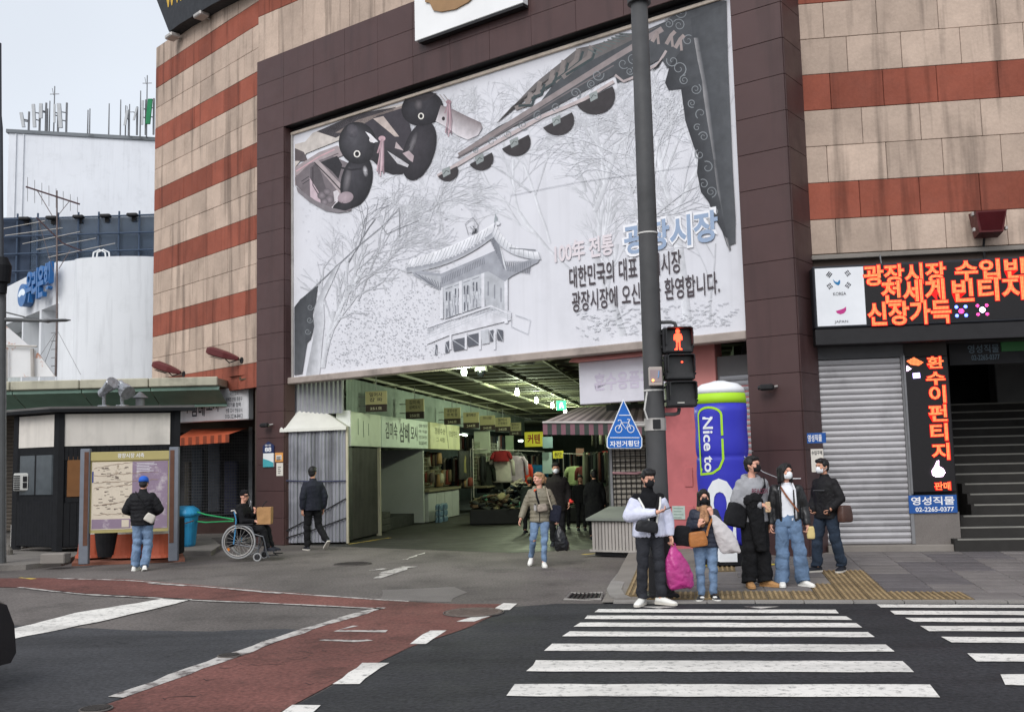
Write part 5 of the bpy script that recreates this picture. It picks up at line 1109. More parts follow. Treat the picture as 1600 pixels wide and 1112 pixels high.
for u in (.1, 1.15, 2.45, 3.7, 5.0, 6.3): q = MB(FA); v0_ = max(fac_v(u)+.1, -5); q.box((u-.025, v0_, ZC-.07), (u+.025, VE, ZC-.01)); q.build('ceiling_rail', M_RAIL, ar)
for k in range(8): q = MB(FA); v0_ = 3+k*4.5; q.box((-.2, v0_, ZC-.115), (6.4, v0_+.03, ZC-.092)); q.build('cross_rail', M_RAIL, ar)
q = MB(FA); q.add([(-.2, -1.0, .003), (4.5, -3.2, .003), (7.5, -1.8, .003), (7.5, VE, .003), (-3.4, VE, .003), (-3.4, .4, .003)], [tuple(range(6))]); q.build('aisle_floor', M_FLR, ar)
q = MB(FA); q.box((-3.5, 4.3, 0), (-3.35, VE, ZC+.1)); q.build('side_wall', M_DARKW, ar)
q = MB(FA); q.box((9.0, -2.5, 0), (9.15, VE, ZC+.1)); q.build('side_wall', M_DARKW, ar)
q = MB(FA); q.box((-3.5, VE, 0), (9.2, VE+.15, ZC+.1)); q.build('end_wall', M_DARKW, ar)
def corr(mb, u, v0, v1, z0, z1, pitch=.11, amp=.015, ax='v'):
    n = int((v1-v0)/pitch*4); P = [(v0+(v1-v0)*i/n, u+amp*math.sin(i*math.pi/2+.7)) for i in range(n+1)]
    if ax == 'v': V = [(b, a, z0) for a, b in P]+[(b, a, z1) for a, b in P]
    else: V = [(a, b, z0) for a, b in P]+[(a, b, z1) for a, b in P]
    mb.add(V, [(i, i+1, n+2+i, n+1+i) for i in range(n)]); return mb
# upper corrugated wall above the left stalls
q = MB(FA); corr(q, -.05, -.1, 26, 3.1, 3.92); q.build('upper_cladding', M_CORR, ar, auto=False)
q = MB(FA); q.box((-1.4, -.35, 3.1), (-.02, -.3, 3.84)); corr(q, -.37, -1.45, -.02, 3.05, 3.84, ax='u'); q.build('front_cladding', mat('cladding_grey', (150, 150, 156), .6, .08, 2, metal=.2, stain=.15), ar)
for k in range(12): q = MB(FA); v0_ = .3+k*1.9; q.box((-.1, v0_, 3.85), (-.05, v0_+.06, 4.0)); q.build('hanger', M_RAIL, ar)
# -------- bulbs
M_BULB = mat('bulb_lit', (236, 255, 232), .3, 0, emit=14); M_TUBE = mat('tube_lit', (230, 255, 236), .3, 0, emit=9)
for i, (x, y, lab) in enumerate(((725, 580, 'lit bare bulb nearest the gate under the arcade ceiling'), (808, 612, 'second lit bare bulb from the gate'), (838, 625, 'third lit bare bulb from the gate'), (863, 633, 'fourth lit bare bulb just left of green exit sign'), (883, 641, 'fifth lit bare bulb just right of green exit sign'))):
    p = gp(x, y, 3.78); t = thing('light_bulb', lab, 'lamp', (p[0], p[1], 3.6), 'bare bulbs along the aisle ceiling')
    q = MB(); q.loft([q.ering((p[0], p[1], 3.78+z), r_, r_, 14) for z, r_ in ((-.1, .01), (-.09, .04), (-.05, .06), (-.0, .062), (.05, .048), (.1, .034))]); q.build('globe', M_BULB, t, smooth=True)
    q = MB(); q.cyl((p[0], p[1], 3.885), (p[0], p[1], 3.96), .035, .05); q.cyl((p[0], p[1], 3.955), (p[0], p[1], 4.0), .008); q.build('socket', M_STEEL, t)
    L_ = bpy.data.lights.new('bulb_light', 'POINT'); L_.energy = 150 if i == 0 else 125; L_.color = (.86, 1.0, .66); L_.shadow_soft_size = .09; lo_ = bpy.data.objects.new('bulb_light', L_); COL.objects.link(lo_); lo_.parent = t; lo_.location = (0, 0, .0)
for i, v0_ in enumerate((17, 24, 31)):
    for u0_ in (-1.2, 7.4):
        t = thing('tube_lamp', ['near', 'middle', 'farthest'][i]+' fluorescent tube lamp over the '+('left stalls' if u0_ < 0 else 'right stalls')+' deep in the aisle', 'lamp', FA.w((u0_, v0_, 2.9)), 'tube lamps over the stalls')
        q = MB(FA); q.cyl((u0_, v0_, 2.95), (u0_, v0_+1.2, 2.95), .03); q.build('tube', M_TUBE, t); q = MB(FA); q.box((u0_-.06, v0_-.05, 2.99), (u0_+.06, v0_+1.25, 3.05)); q.build('fitting', M_WHT, t)
        L_ = bpy.data.lights.new('tube_light', 'POINT'); L_.energy = 42; L_.color = (.8, 1.0, .78); L_.shadow_soft_size = .3; lo_ = bpy.data.objects.new('tube_light', L_); COL.objects.link(lo_); lo_.parent = t; lo_.location = Vector(FA.w((u0_+.1, v0_+.6, 2.75))-FA.w((u0_, v0_, 2.9)))
# exit sign, dome camera, speaker
p = gp(877, 633, 3.75); t = thing('exit_sign', 'small glowing green exit sign hanging from the arcade ceiling', 'sign', (p[0], p[1], 3.6))
q = MB(); q.box((p[0]-.17, p[1], 3.58), (p[0]+.17, p[1]+.06, 3.92), .01); q.build('light_box', mat('exit_green', (60, 190, 120), .5, .05, emit=2.2), t)
q = MB(); q.prism([(p[0]-.07, 3.64), (p[0]-.02, 3.66), (p[0]+.02, 3.75), (p[0]+.06, 3.64), (p[0]+.09, 3.66), (p[0]+.05, 3.78), (p[0]+.04, 3.85), (p[0]-.03, 3.85), (p[0]-.06, 3.76)], p[1]-.006, p[1]-.001); q.build('pictogram', mat('exit_white', (230, 255, 238), .5, 0, emit=2.5), t)
p = gp(752, 582, 3.82); t = thing('dome_camera', 'white dome security camera beside the first bulb', 'camera', (p[0], p[1], 3.7))
q = MB(); q.cyl((p[0], p[1], 3.86), (p[0], p[1], 4.0), .15, .13, 18); q.build('housing', M_WHT, t); q = MB(); q.sph((p[0], p[1], 3.86), .11, .11, .14); q.build('dome', M_GLS, t)
p = gp(818, 562, 3.85); q = MB(); q.box((p[0]-.25, p[1]-.2, 3.76), (p[0]+.25, p[1]+.2, 3.98), .06); q.build('ceiling_speaker', M_BLK, None, 'dark box loudspeaker under the ceiling behind the billboard edge', 'speaker')
# -------- left stall signs
M_SG1 = mat('stall_sign_pale', (206, 214, 196), .6, .06, 2, stain=.1); M_SG2 = mat('stall_sign_grey', (200, 212, 202), .6, .05, 2, stain=.1); M_SG3 = mat('stall_sign_cream', (212, 210, 168), .6, .06, 2, stain=.15)
def stall_sign(v0_, v1_, m, lab, cracks=False):
    t = thing('stall_sign', lab, 'sign', FA.w((.1, v0_, 2.27)), 'box signs along the left stalls'); q = MB(FA); q.box((-.1, v0_, 2.27), (.1, v1_, 3.1), .012); q.build('sign_box', m, t); return t
s1 = stall_sign(-.16, 2.22, M_SG1, 'pale sign box with faded strokes nearest the gate')
q = MB(FA); q.box((-.25, -.22, 2.27), (.105, -.165, 3.12)); q.build('end_cap', M_WHT, s1)
for k, (a_, z0_, z1_) in enumerate(((.35, 2.55, 2.95), (.75, 2.5, 2.9), (1.15, 2.55, 2.85))): q = MB(FA); q.box((.102, a_, z0_), (.106, a_+.03, z1_)); q.build('faded_stroke', mat('faded_ink', (128, 138, 128), .7), s1)
s2 = stall_sign(2.26, 7.0, M_SG2, 'long stall sign with brushed black lettering and phone numbers')
text('김미숙', onu(FA, .106), (2.6, 2.5, 3.7, 2.95), M_TXD, s2, bold=.006); text('삼베', onu(FA, .106), (3.9, 2.42, 4.9, 2.98), M_TXD, s2, bold=.01); text('모시', onu(FA, .106), (5.05, 2.5, 5.75, 2.92), M_TXD, s2, bold=.01)
for k, s_ in enumerate(('삼베 안동포', '마 직물', '전통 모시 한복', '02-2267-4415')): text(s_, onu(FA, .106), (5.95, 2.9-k*.17, 6.85, 3.0-k*.17), M_TXD, s2, bold=.0)
s3 = stall_sign(7.28, 11.3, M_SG3, 'cream stall sign with pale worn lettering and a crack')
text('광장수산', onu(FA, .106), (7.8, 2.75, 9.2, 2.95), mat('worn_ink', (130, 128, 100), .7), s3, bold=.01); text('그 시절', onu(FA, .106), (8.0, 2.5, 9.1, 2.65), mat('worn_ink', (130, 128, 100), .7), s3, bold=.01); text('모심주단', onu(FA, .106), (9.7, 2.7, 10.9, 2.9), mat('worn_ink', (130, 128, 100), .7), s3, bold=.01)
q = MB(FA); q.tube([(.104, 9.3, 3.08), (.104, 9.4, 2.8), (.104, 9.55, 2.5), (.104, 9.6, 2.3)], .008, 4); q.build('crack', M_RUST, s3)
# hanging cross signs
M_HS1 = mat('hang_sign_tan', (176, 166, 128), .7, .06); M_HS2 = mat('hang_sign_brown', (62, 52, 50), .7, .06)
for x0, y0, x1, y1, l1, l2, no, lab in ((571, 611, 604, 643, '밀머사', '잡 파', '251호', '251'), (634, 623, 662, 654, '김미숙', '삼베모시', '250호', '250'), (694, 637, 719, 663, '광장수상', '면 해 점', '246호', '246'), (724, 644, 748, 669, '올마패션', '', '244호', '244'), (750, 649, 773, 672, '하나방', '', '243호', '243'), (774, 652, 797, 674, '밀머사', '단영패션', '242호', '242'), (796, 660, 814, 680, '밀머사', '동산인견', '241호', '241')):
    # hung at u = .45 from the stall line, facing the gate
    v_, z_ = FA.pxu(x1, y1, .75); fh = Fr(FA.w((0, v_, 0)), 80); a0, z0_ = fh.px(x0, y1); a1, z1_ = fh.px(x1, y0); z1_ = fh.px((x0+x1)/2, y0)[1]; z0_ = fh.px((x0+x1)/2, y1)[1]
    t = thing('hanging_sign', {'251': 'first and largest hanging stall sign from the gate, numbered 251', '250': 'second hanging stall sign from the gate, darkest, numbered 250', '246': 'third hanging stall sign from the gate, numbered 246', '244': 'fourth hanging stall sign from the gate, numbered 244', '243': 'fifth hanging stall sign from the gate, numbered 243', '242': 'sixth hanging stall sign from the gate, numbered 242', '241': 'farthest and smallest hanging stall sign, numbered 241'}[lab], 'sign', fh.w((a0, 0, z0_)), 'hanging signs over the left stalls'); zm = z0_+(z1_-z0_)*.36
    q = MB(fh); q.box((a0, 0, zm), (a1, .05, z1_)); q.build('upper_panel', M_HS1, t); q = MB(fh); q.box((a0, 0, z0_), (a1, .05, zm-.002)); q.build('number_panel', M_HS2, t)
    w_ = a1-a0; h_ = z1_-zm
    text(l1, onf(fh, -.004), (a0+w_*.2, zm+h_*.58, a1-w_*.2, z1_-h_*.1), M_TXD, t, bold=.01)
    if l2: text(l2, onf(fh, -.004), (a0+w_*.2, zm+h_*.2, a1-w_*.2, zm+h_*.5), M_TXD, t, bold=.01)
    text(no, onf(fh, -.004), (a0+w_*.22, z0_+.05, a1-w_*.22, zm-.06), mat('sign_number', (190, 184, 160), .6), t, bold=.015)
    for zz_ in (z0_+(z1_-z0_)*.3, z1_-(z1_-z0_)*.25): q = MB(fh); q.cyl((a0-.18, .02, zz_), (a0, .02, zz_), .012, .012, 5); q.build('bracket', M_STEEL, t)
    q = MB(fh); q.cyl(((a0+a1)/2, .02, z1_), ((a0+a1)/2, .02, 4.0), .01, .01, 5); q.build('hanger_rod', M_STEEL, t)
# -------- corrugated booth in front of the stalls
M_TIN = mat('tin_sheet', (150, 150, 158), .6, .08, 2, metal=.25, streak=.45, stain=.25); M_TARP = mat('white_tarp', (206, 204, 198), .8, .05, 3, stain=.15, bump=.3, bscale=8)
fbth = Fr(FA.w((-.06, -.5, 0)), 86); bt = thing('tin_booth', 'corrugated tin booth with peaked white tarpaulin roof at the gate', 'booth', fbth.w((-.7, 0, 0)))
u0, _ = fbth.px(443, 760); u1 = fbth.px(541, 760)[0]; zr_ = fbth.px(500, 669)[1]
for k in range(9):
    a_ = u0+(u1-u0)*k/9; b_ = u0+(u1-u0)*(k+1)/9; q = MB(fbth); n = 12; P = [(a_+(b_-a_)*i/n, (-.02 if k % 2 else 0)+.018*math.sin(i*math.pi/3)) for i in range(n+1)]
    q.add([(a, b, .05) for a, b in P]+[(a, b, zr_) for a, b in P], [(i, i+1, n+2+i, n+1+i) for i in range(n)]); q.build('tin_sheet', M_TIN, bt)
q = MB(fbth); q.box((u0+.01, .03, .05), (u1-.01, .9, zr_)); q.build('booth_frame', M_BLK, bt)
q = MB(fbth); q.box((u1+.002, -.03, .02), (u1+.05, .05, zr_+.02)); q.build('post', mat('post_tan', (176, 168, 150), .7, .1), bt); q = MB(fbth); q.box((u0-.03, -.03, .02), (u0-.002, .04, 1.0)); q.build('short_post', mat('post_tan', (176, 168, 150), .7, .1), bt); q = MB(fbth); q.sph((u0-.015, 0, 1.02), .05); q.build('post_cap', mat('post_tan', (176, 168, 150), .7, .1), bt)
ap = fbth.px(484, 626, .45); up = fbth.px(462, 635, .5)
q = MB(fbth); V = [(u0-.06, -.1, zr_), (u1+.03, -.1, zr_+.02), (u1+.05, .95, zr_+.05), (u0-.04, .95, zr_+.02), (ap[0], .45, ap[1]), (up[0], .5, up[1]), (u0-.06, -.11, zr_-.07), (u1+.03, -.11, zr_-.05)]
q.add(V, [(0, 1, 4, 5), (1, 2, 4), (2, 3, 5, 4), (3, 0, 5), (0, 6, 7, 1)]); q.build('tarpaulin_roof', M_TARP, bt)
for za, zb_ in ((1.5, 1.46), (.3, 1.05), (.15, .6)):
    q = MB(fbth); q.tube([(u0, -.045, za), ((u0+u1)/2, -.05, (za+zb_)/2-.02), (u1, -.045, zb_)], .016, 5); q.build('strap', mat('strap_navy', (58, 60, 84), .8) if za > 1 else M_BLK, bt)
# dark corrugated shutter (first left bay)
q = MB(FA); corr(q, 0, .02, 2.2, .06, 2.25, .1, .014); q.build('corrugated_shutter', mat('shutter_dark', (78, 76, 72), .6, .1, 2, metal=.3, stain=.25), None, 'dark corrugated shutter in the first bay of left stalls', 'shutter')
q = MB(FA); q.box((-.06, 2.22, 0), (.06, 2.3, 2.26)); q.build('bay_post', mat('post_tan', (176, 168, 150), .7, .1), None, 'tan post between the shutter and the empty stall', 'post')
# second bay: empty stall with pale walls
st = thing('empty_stall', 'empty market stall with pale bare walls beside the dark shutter', 'stall', FA.w((-1.2, 4.6, 0))); M_PALE = mat('pale_panel', (164, 166, 166), .8, .08, 1, stain=.15)
q = MB(FA); q.box((-2.2, 2.3, 0), (-2.1, 6.9, 2.6)); q.build('back_wall', M_PALE, st); q = MB(FA); q.box((-2.1, 6.8, .05), (-.02, 6.9, 2.26)); q.build('partition', M_PALE, st); q = MB(FA); q.box((-2.1, 2.3, 2.45), (-.1, 6.8, 2.5)); q.build('stall_ceiling', M_BLK, st)
q = MB(FA); q.box((-1.6, 4.0, .02), (-.3, 6.7, .34)); q.build('low_platform', M_BLK, st)
for a_, c_ in ((2.9, (150, 126, 92)), (4.4, (120, 96, 70))): q = MB(FA); q.box((-2.08, a_, .4), (-1.98, a_+.12, 1.6 if a_ < 3 else 1.0)); q.build('plank', mat('plank%d' % int(a_*10), c_, .8, .15, 8), st)
for k in range(3): q = MB(FA); q.box((-.5-.02*k, 2.5+.05*k, .05+k*.17), (-.1, 3.6, .21+k*.17), .01); q.build('crate', mat('crate_dark', (62, 60, 58), .8, .2, 5), st)
# third bay: shelves, mesh panel, framed picture
st = thing('shelf_stall', 'stall with wooden shelves, mesh panel and cream sign above', 'stall', FA.w((-.6, 9.2, 0)))
q = MB(FA); q.box((-1.7, 7.0, 0), (-1.6, 12.4, 2.6)); q.build('back_wall', mat('stall_back', (116, 124, 112), .85, .15, 2), st)
q = MB(FA); q.box((-1.5, 7.2, .95), (.05, 11.6, 1.02)); q.build('counter', mat('counter_wood', (112, 104, 84), .7, .15, 4), st)
for k in range(4): a_ = 7.4+k*1.05; q = MB(FA); q.box((-.3, a_, .03), (-.02, a_+1.0, .93), .01); q.build('cabinet_panel', M_PALE, st)
for k in range(3): q = MB(FA); q.box((-1.5, 7.1, 1.2+k*.35), (-.6, 8.2, 1.23+k*.35)); q.build('shelf', mat('shelf_wood', (150, 108, 62), .7, .15, 6), st)
for k in range(7): q = MB(FA); a_ = 7.15+k*.14; q.box((-1.2, a_, 1.24+(k % 3)*.35), (-.8, a_+.11, 1.4+(k % 3)*.35), .01); q.build('parcel', mat('parcel%d' % (k % 3), ((146, 104, 60), (120, 60, 52), (170, 150, 110))[k % 3], .8, .1), st)
q = MB(FA)
for k in range(15): q.cyl((-.5, 8.6+k*.16, 1.05), (-.5, 8.6+k*.16, 2.2), .007, .007, 4)
for k in range(9): q.cyl((-.49, 8.5, 1.1+k*.13), (-.49, 11, 1.1+k*.13), .007, .007, 4)
o = q.build('mesh_panel', M_RAIL, st); o['kind'] = 'stuff'
q = MB(FA); q.box((-.02, 11.5, 1.25), (.02, 13.2, 2.25), .01); q.build('picture_frame', M_BLK, st); q = MB(FA); q.box((.022, 11.6, 1.32), (.026, 13.1, 2.18)); q.build('picture', mat('picture_dark', (34, 38, 34), .5, .2), st)
q = MB(FA); q.prism([(0, 0)], 0, 0) if False else None
q = MB(FA); V = [(.03, 12.2, 1.5), (.03, 12.6, 1.45), (.03, 12.5, 1.8), (.03, 12.6, 2.0), (.03, 12.4, 2.1), (.03, 12.25, 1.9)]; q.add(V, [tuple(range(6))]); q.build('picture_figure', mat('picture_gold', (128, 120, 70), .6, .2), st)
# bottled water packs
t = thing('water_packs', 'stacked shrink wrapped bottled water packs beside the left stall', 'bottles', FA.w((.3, 8.0, 0)))
M_WTR = mat('bottle_blue', (104, 128, 150), .3, .2, 12, spec=.5)
for k in range(3):
    for j in range(2):
        q = MB(FA)
        for a_ in range(2):
            for b_ in range(3): c_ = (.18+a_*.1, 7.6+j*.62+b_*.12, .01+k*.19); q.cyl((c_[0], c_[1], c_[2]), (c_[0], c_[1], c_[2]+.13), .045, .045, 8); q.cyl((c_[0], c_[1], c_[2]+.13), (c_[0], c_[1], c_[2]+.18), .04, .012, 8)
        q.build('bottle_pack', M_WTR, t)
# -------- garments
def cloth(c): return mat('cloth_%d_%d_%d' % c, c, .95, .12, 5, bump=.2, bscale=14)
def garment(u, v, z, w_, h_, c, lab, fr=FA, long=False, face=0.0, group='garments hanging in the stalls', rod=True):
    """a top on a hanger: z is the shoulder height, it faces the gate"""
    p = fr.w((u, v, z)); t = thing('hanging_garment', lab, 'garment', (p[0], p[1], z-h_), group); rr = random.Random(int(u*97+v*31+z*7)); f2 = Fr((p[0], p[1], 0), 80+face); m = cloth(c)
    q = MB(f2); rings = []
    for tt, wx, wy in ((0, .16, .04), (.04, .5, .09), (.2, .46, .12), (.55, .46, .12), (.9, .5, .14), (1.0, .51, .13)):
        rings.append([(w_*wx*math.copysign(abs(math.cos(a))**.8, math.cos(a))*(1+.04*math.sin(7*a+tt*3)), wy*math.sin(a)*(1+.25*math.sin(5*a+tt*4)), z-h_*tt+.0) for a in np.linspace(0, 2*math.pi, 25)[:-1]])
    q.loft(rings); q.build('body', m, t, smooth=True)
    for s_ in (-1, 1):
        q = MB(f2); L_ = h_*(.75 if not long else .6); q.tube([(s_*w_*.42, 0, z-.07), (s_*w_*.6, -.02, z-.25), (s_*w_*.64, -.03+rr.uniform(-.03, .03), z-L_)], [.085, .075, .06], 10); q.build('sleeve', m, t, smooth=True)
    q = MB(f2); q.tube([(0, 0, z-.02), (0, 0, z+.1), (.03, 0, z+.14)], .008, 5); q.build('hanger_hook', M_STEEL, t)
def g_at(x, y, u, w_, h_, c, lab, **k): v, z = FA.pxu(x, y, u); garment(u, v, z, w_, h_, c, lab, **k)
g_at(770, 720, .5, .75, 1.1, (58, 60, 58), 'dark grey coat hanging at the left stall front', long=True)
g_at(757, 724, .25, .6, 1.1, (40, 42, 40), 'black skirt suit hanging behind the dark grey coat', long=True)
g_at(784, 712, .9, .7, 1.0, (196, 186, 182), 'off white blouse hanging left of the lilac top')
g_at(802, 712, 1.1, .85, 1.0, (206, 186, 206), 'lilac and white top hanging brightest in the stall')
g_at(799, 706, 1.0, .8, .7, (92, 92, 92), 'grey knit hanging above the lilac top')
g_at(810, 708, 1.2, .5, 1.1, (44, 46, 44), 'black coat hanging right of the lilac top', long=True)
g_at(822, 724, 1.35, .35, .95, (214, 70, 54), 'bright red jacket hanging next to blue padded one')
g_at(836, 726, 1.5, .8, .75, (36, 96, 136), 'blue padded jacket hanging in the lit stall')
g_at(783, 704, .95, .6, .4, (140, 40, 46), 'crimson top folded over the upper rail')
g_at(898, 728, 3.4, .6, .75, (150, 160, 120), 'pale green printed top hanging far right of the aisle')
g_at(912, 728, 3.8, .5, .9, (96, 44, 44), 'dark red dress hanging right of the pale green top', long=True)
g_at(936, 722, 4.6, .5, .9, (120, 140, 124), 'grey green coat hanging by the curtain sign', long=True)
for i, (x0, x1, y, u, lb) in enumerate(((735, 850, 705, .9, 'clothes rail over the left stall'), (880, 985, 712, 4.2, 'clothes rail across the right stalls'))):
    v0_, z_ = FA.pxu(x0, y-6, u); p0_ = at_depth(x0, y-4, 38 if i == 0 else 40); p1_ = at_depth(x1, y, 42 if i == 0 else 40); t = thing('clothes_rail', lb, 'rail', (p0_[0], p0_[1], 0)); q = MB(); q.tube([p0_, p1_], .018, 6); q.build('bar', M_ALU, t); q = MB()
    for p_ in (p0_, p1_): q.cyl((p_[0], p_[1], 0.01), p_, .018, .018, 6)
    q.build('upright', M_ALU, t)
# heaps of clothes on low stands
def heap(x, y, wx, wy, h_, c, lab, n=9):
    p = gp(x, y); t = thing('clothes_heap', lab, 'clothes', (p[0], p[1], 0), 'heaps of clothes on the stall stands'); rr = random.Random(x)
    q = MB(); q.box((p[0]-wx, p[1]-wy, .02), (p[0]+wx, p[1]+wy, .45), .02); q.build('stand', M_BLK, t)
    for ci, cc in enumerate(c):
        q = MB()
        for k in range(n*2):
            a_ = p+np.array([rr.uniform(-wx, wx)*.9, rr.uniform(-wy, wy)*.8, 0]); a_[2] = .46+h_*rr.random()*(1-.6*abs(a_[0]-p[0])/wx); L0 = q.n; an = rr.uniform(0, 3.1)
            rx, ry, rz = rr.uniform(.1, .22), rr.uniform(.06, .13), rr.uniform(.025, .06); ca, sa = math.cos(an), math.sin(an); m_ = MB(); m_.sph((0, 0, 0), rx, ry, rz, 10, 6); v = m_.V[0]; v = v+np.array([[rr.uniform(-.02, .02) for _ in range(3)] for _ in v]); tilt = rr.uniform(-.5, .5)
            v = np.stack([a_[0]+v[:, 0]*ca-v[:, 1]*sa, a_[1]+v[:, 0]*sa+v[:, 1]*ca, a_[2]+v[:, 2]+v[:, 0]*tilt], 1); q.add(v, m_.F)
        o = q.build('folded_cloth', cloth(cc), t, smooth=True); o['kind'] = 'stuff'
heap(775, 818, .75, .5, .45, [(70, 66, 52), (140, 130, 100), (60, 62, 60), (80, 130, 112), (96, 76, 60), (50, 50, 48)], 'heap of folded clothes with mint green cloth on a low stand')
heap(812, 808, .6, .7, .75, [(30, 32, 34), (44, 48, 52), (70, 80, 90), (150, 140, 130), (36, 40, 42)], 'dark heap of clothes below the lilac top', 14)
heap(850, 806, .6, .7, .6, [(40, 44, 46), (60, 64, 60), (36, 60, 70)], 'dark heap of clothes in the middle of the aisle end', 12)
heap(925, 814, .8, .6, .5, [(34, 36, 36), (52, 50, 46), (40, 44, 40)], 'dark heap of clothes on the right aisle side', 12)
heap(955, 818, .7, .6, .5, [(36, 36, 40), (60, 54, 50)], 'dark heap of clothes behind the small tin counter', 10)
q = MB(FA); q.box((-.4, 13.4, .9), (.6, 15.6, .96)); q.build('counter_top', mat('counter_wood', (112, 104, 84), .7, .15, 4), None, 'low wooden counter at the third left stall', 'counter')
# rails and shelves packed with clothes, too dense to count
def packed(name, lab, items, cols, seed):
    t = thing(name, lab, 'clothes', FA.w((items[0][0], items[0][1], 0)), None); rr = random.Random(seed)
    t['kind'] = 'stuff'; del t['category']
    for ci, cc in enumerate(cols):
        q = MB(FA)
        for (u0_, u1_, v_, z_, h_) in items:
            n = int((u1_-u0_)/.075)
            for k in range(n):
                if (k*7+int(v_*3)) % len(cols) != ci: continue
                u = u0_+k*.075+rr.uniform(-.02, .02); hh_ = h_*rr.uniform(.75, 1.1); zt = z_+rr.uniform(-.04, .04); w_ = rr.uniform(.03, .055); d_ = rr.uniform(.18, .26)
                q.loft([[(u+w_*sx*kk, v_+d_*sy*kd, zt-hh_*tt) for sx, sy in ((-1, -1), (1, -1), (1.2, 0), (1, 1), (-1, 1), (-1.2, 0))] for tt, kk, kd in ((0, .5, .3), (.05, .8, .9), (.5, 1+rr.uniform(-.2, .3), 1), (1, 1+rr.uniform(-.3, .5), 1.05))])
        if q.n: o = q.build('garment_row', cloth(cc), t, smooth=True); o['kind'] = 'stuff'
packed('packed_clothes', 'dense rails of mixed clothes along the left stalls', [(.15, .5, 14.2, 2.05, .95), (-1.4, .35, 16.5, 2.1, 1.0), (-1.2, .5, 19.5, 2.05, .95), (-1.0, 2.0, 23, 2.1, 1.0), (-1, 2.4, 28, 2.2, 1.1), (-2.5, -.3, 13.3, 2.0, 1.0), (-1, .2, 19.4, 2.95, .7), (-1, .1, 15.8, 2.9, .6), (0, 4, 36, 2.2, 1.3)], [(44, 46, 48), (70, 66, 60), (120, 112, 104), (34, 38, 44), (88, 52, 50), (150, 142, 134), (52, 64, 72), (30, 30, 32)], 5)
packed('packed_clothes', 'dense rails of mixed clothes along the right stalls', [(4.6, 6.4, 10, 2.05, .95), (4.4, 7.2, 14, 2.1, 1.0), (4.2, 7, 19, 2.1, 1.0), (4, 7, 25, 2.15, 1.1), (5.0, 7.5, 6.0, 2.0, 1.0), (4.5, 7, 13.8, 2.95, .65), (4, 7, 24.8, 3.0, .7), (3.0, 7, 33, 2.2, 1.2)], [(40, 42, 42), (64, 62, 54), (112, 116, 100), (34, 34, 38), (92, 56, 50), (140, 136, 120), (50, 58, 54), (28, 28, 30)], 6)
packed('hung_goods', 'shelf loads of folded cloth on the left stall racks', [(-1.5, -.2, 8.9, 1.55, .4), (-1.5, -.2, 10.2, 1.5, .42), (-1.5, -.2, 11.4, 1.6, .5), (-.3, .15, 13.0, 1.3, .35), (-1.4, -.1, 9.5, 2.2, .45)], [(150, 120, 84), (96, 84, 66), (168, 160, 140), (70, 60, 56), (120, 60, 52)], 7)
# boxes and signs deeper in the aisle
for x0, y0, x1, y1, u, c, lab, tx, tc in ((741, 673, 765, 708, .2, (190, 196, 180), 'pale square box sign above the left mesh racks', '', 0), (790, 680, 802, 706, .3, (170, 186, 160), 'small pale sign with a bottle shape deep in the aisle', '', 0), (820, 674, 848, 698, 1.3, (206, 196, 60), 'yellow curtain shop sign with red lettering', '커텐', (150, 40, 40)), (864, 704, 880, 716, 2.6, (196, 184, 60), 'small yellow notice hanging deep in the aisle', '원단', (70, 60, 30)), (848, 706, 862, 740, 2.2, (160, 176, 180), 'tall pale banner with a diamond mark deep in the aisle', '', 0), (848, 682, 863, 700, 2.3, (120, 140, 150), 'blue grey panel right of the yellow curtain sign', '', 0), (941, 704, 952, 722, 5.2, (130, 44, 40), 'red sign with pale lettering near the tin counter', '커\n텐', (226, 196, 180)), (942, 724, 954, 742, 5.4, (240, 150, 40), 'small glowing orange shop window near the tin counter', '', 0), (900, 700, 912, 712, 3.4, (150, 110, 100), 'faded pink panel over the right stalls', '', 0)):
    v_, z_ = FA.pxu((x0+x1)/2, y1, u); fh = Fr(FA.w((0, v_, 0)), 80); a0, z0_ = fh.px(x0, y1); a1, z1_ = fh.px(x1, y0)
    if a1-a0 < .1 or v_ > 39: v_ = min(max(v_, 8), 38)
    t = thing('aisle_sign', lab, 'sign', fh.w((a0, 0, z0_))); q = MB(fh); q.box((a0, 0, z0_), (a1, .08, z1_), .005); q.build('panel', mat('aisle_%d_%d_%d' % c, c, .6, .06, 3, emit=3.0 if c[0] == 240 else (.12 if tx else 0)), t)
    if tx: text(tx, onf(fh, -.005), (a0+(a1-a0)*.15, z0_+(z1_-z0_)*.2, a1-(a1-a0)*.15, z1_-(z1_-z0_)*.15), mat('aisle_ink_%d' % tc[0], tc, .6), t, bold=.03)
# mesh racks left (v 13..20)
rk = thing('mesh_rack', 'tall wire mesh display rack at the left stall', 'rack', FA.w((.1, 15, 0))); q = MB(FA)
for k in range(22): q.cyl((.12, 13.4+k*.22, .9), (.12, 13.4+k*.22, 2.6), .008, .008, 4)
for k in range(13): q.cyl((.125, 13.4, .95+k*.135), (.125, 18.1, .95+k*.135), .008, .008, 4)
o = q.build('wire_mesh', M_RAIL, rk); o['kind'] = 'stuff'
q = MB(FA)
for v_ in (13.3, 15.7, 18.2): q.cyl((.12, v_, 0), (.12, v_, 2.7), .025, .025, 6); q.build('rack_post', M_ALU, rk); q = MB(FA)
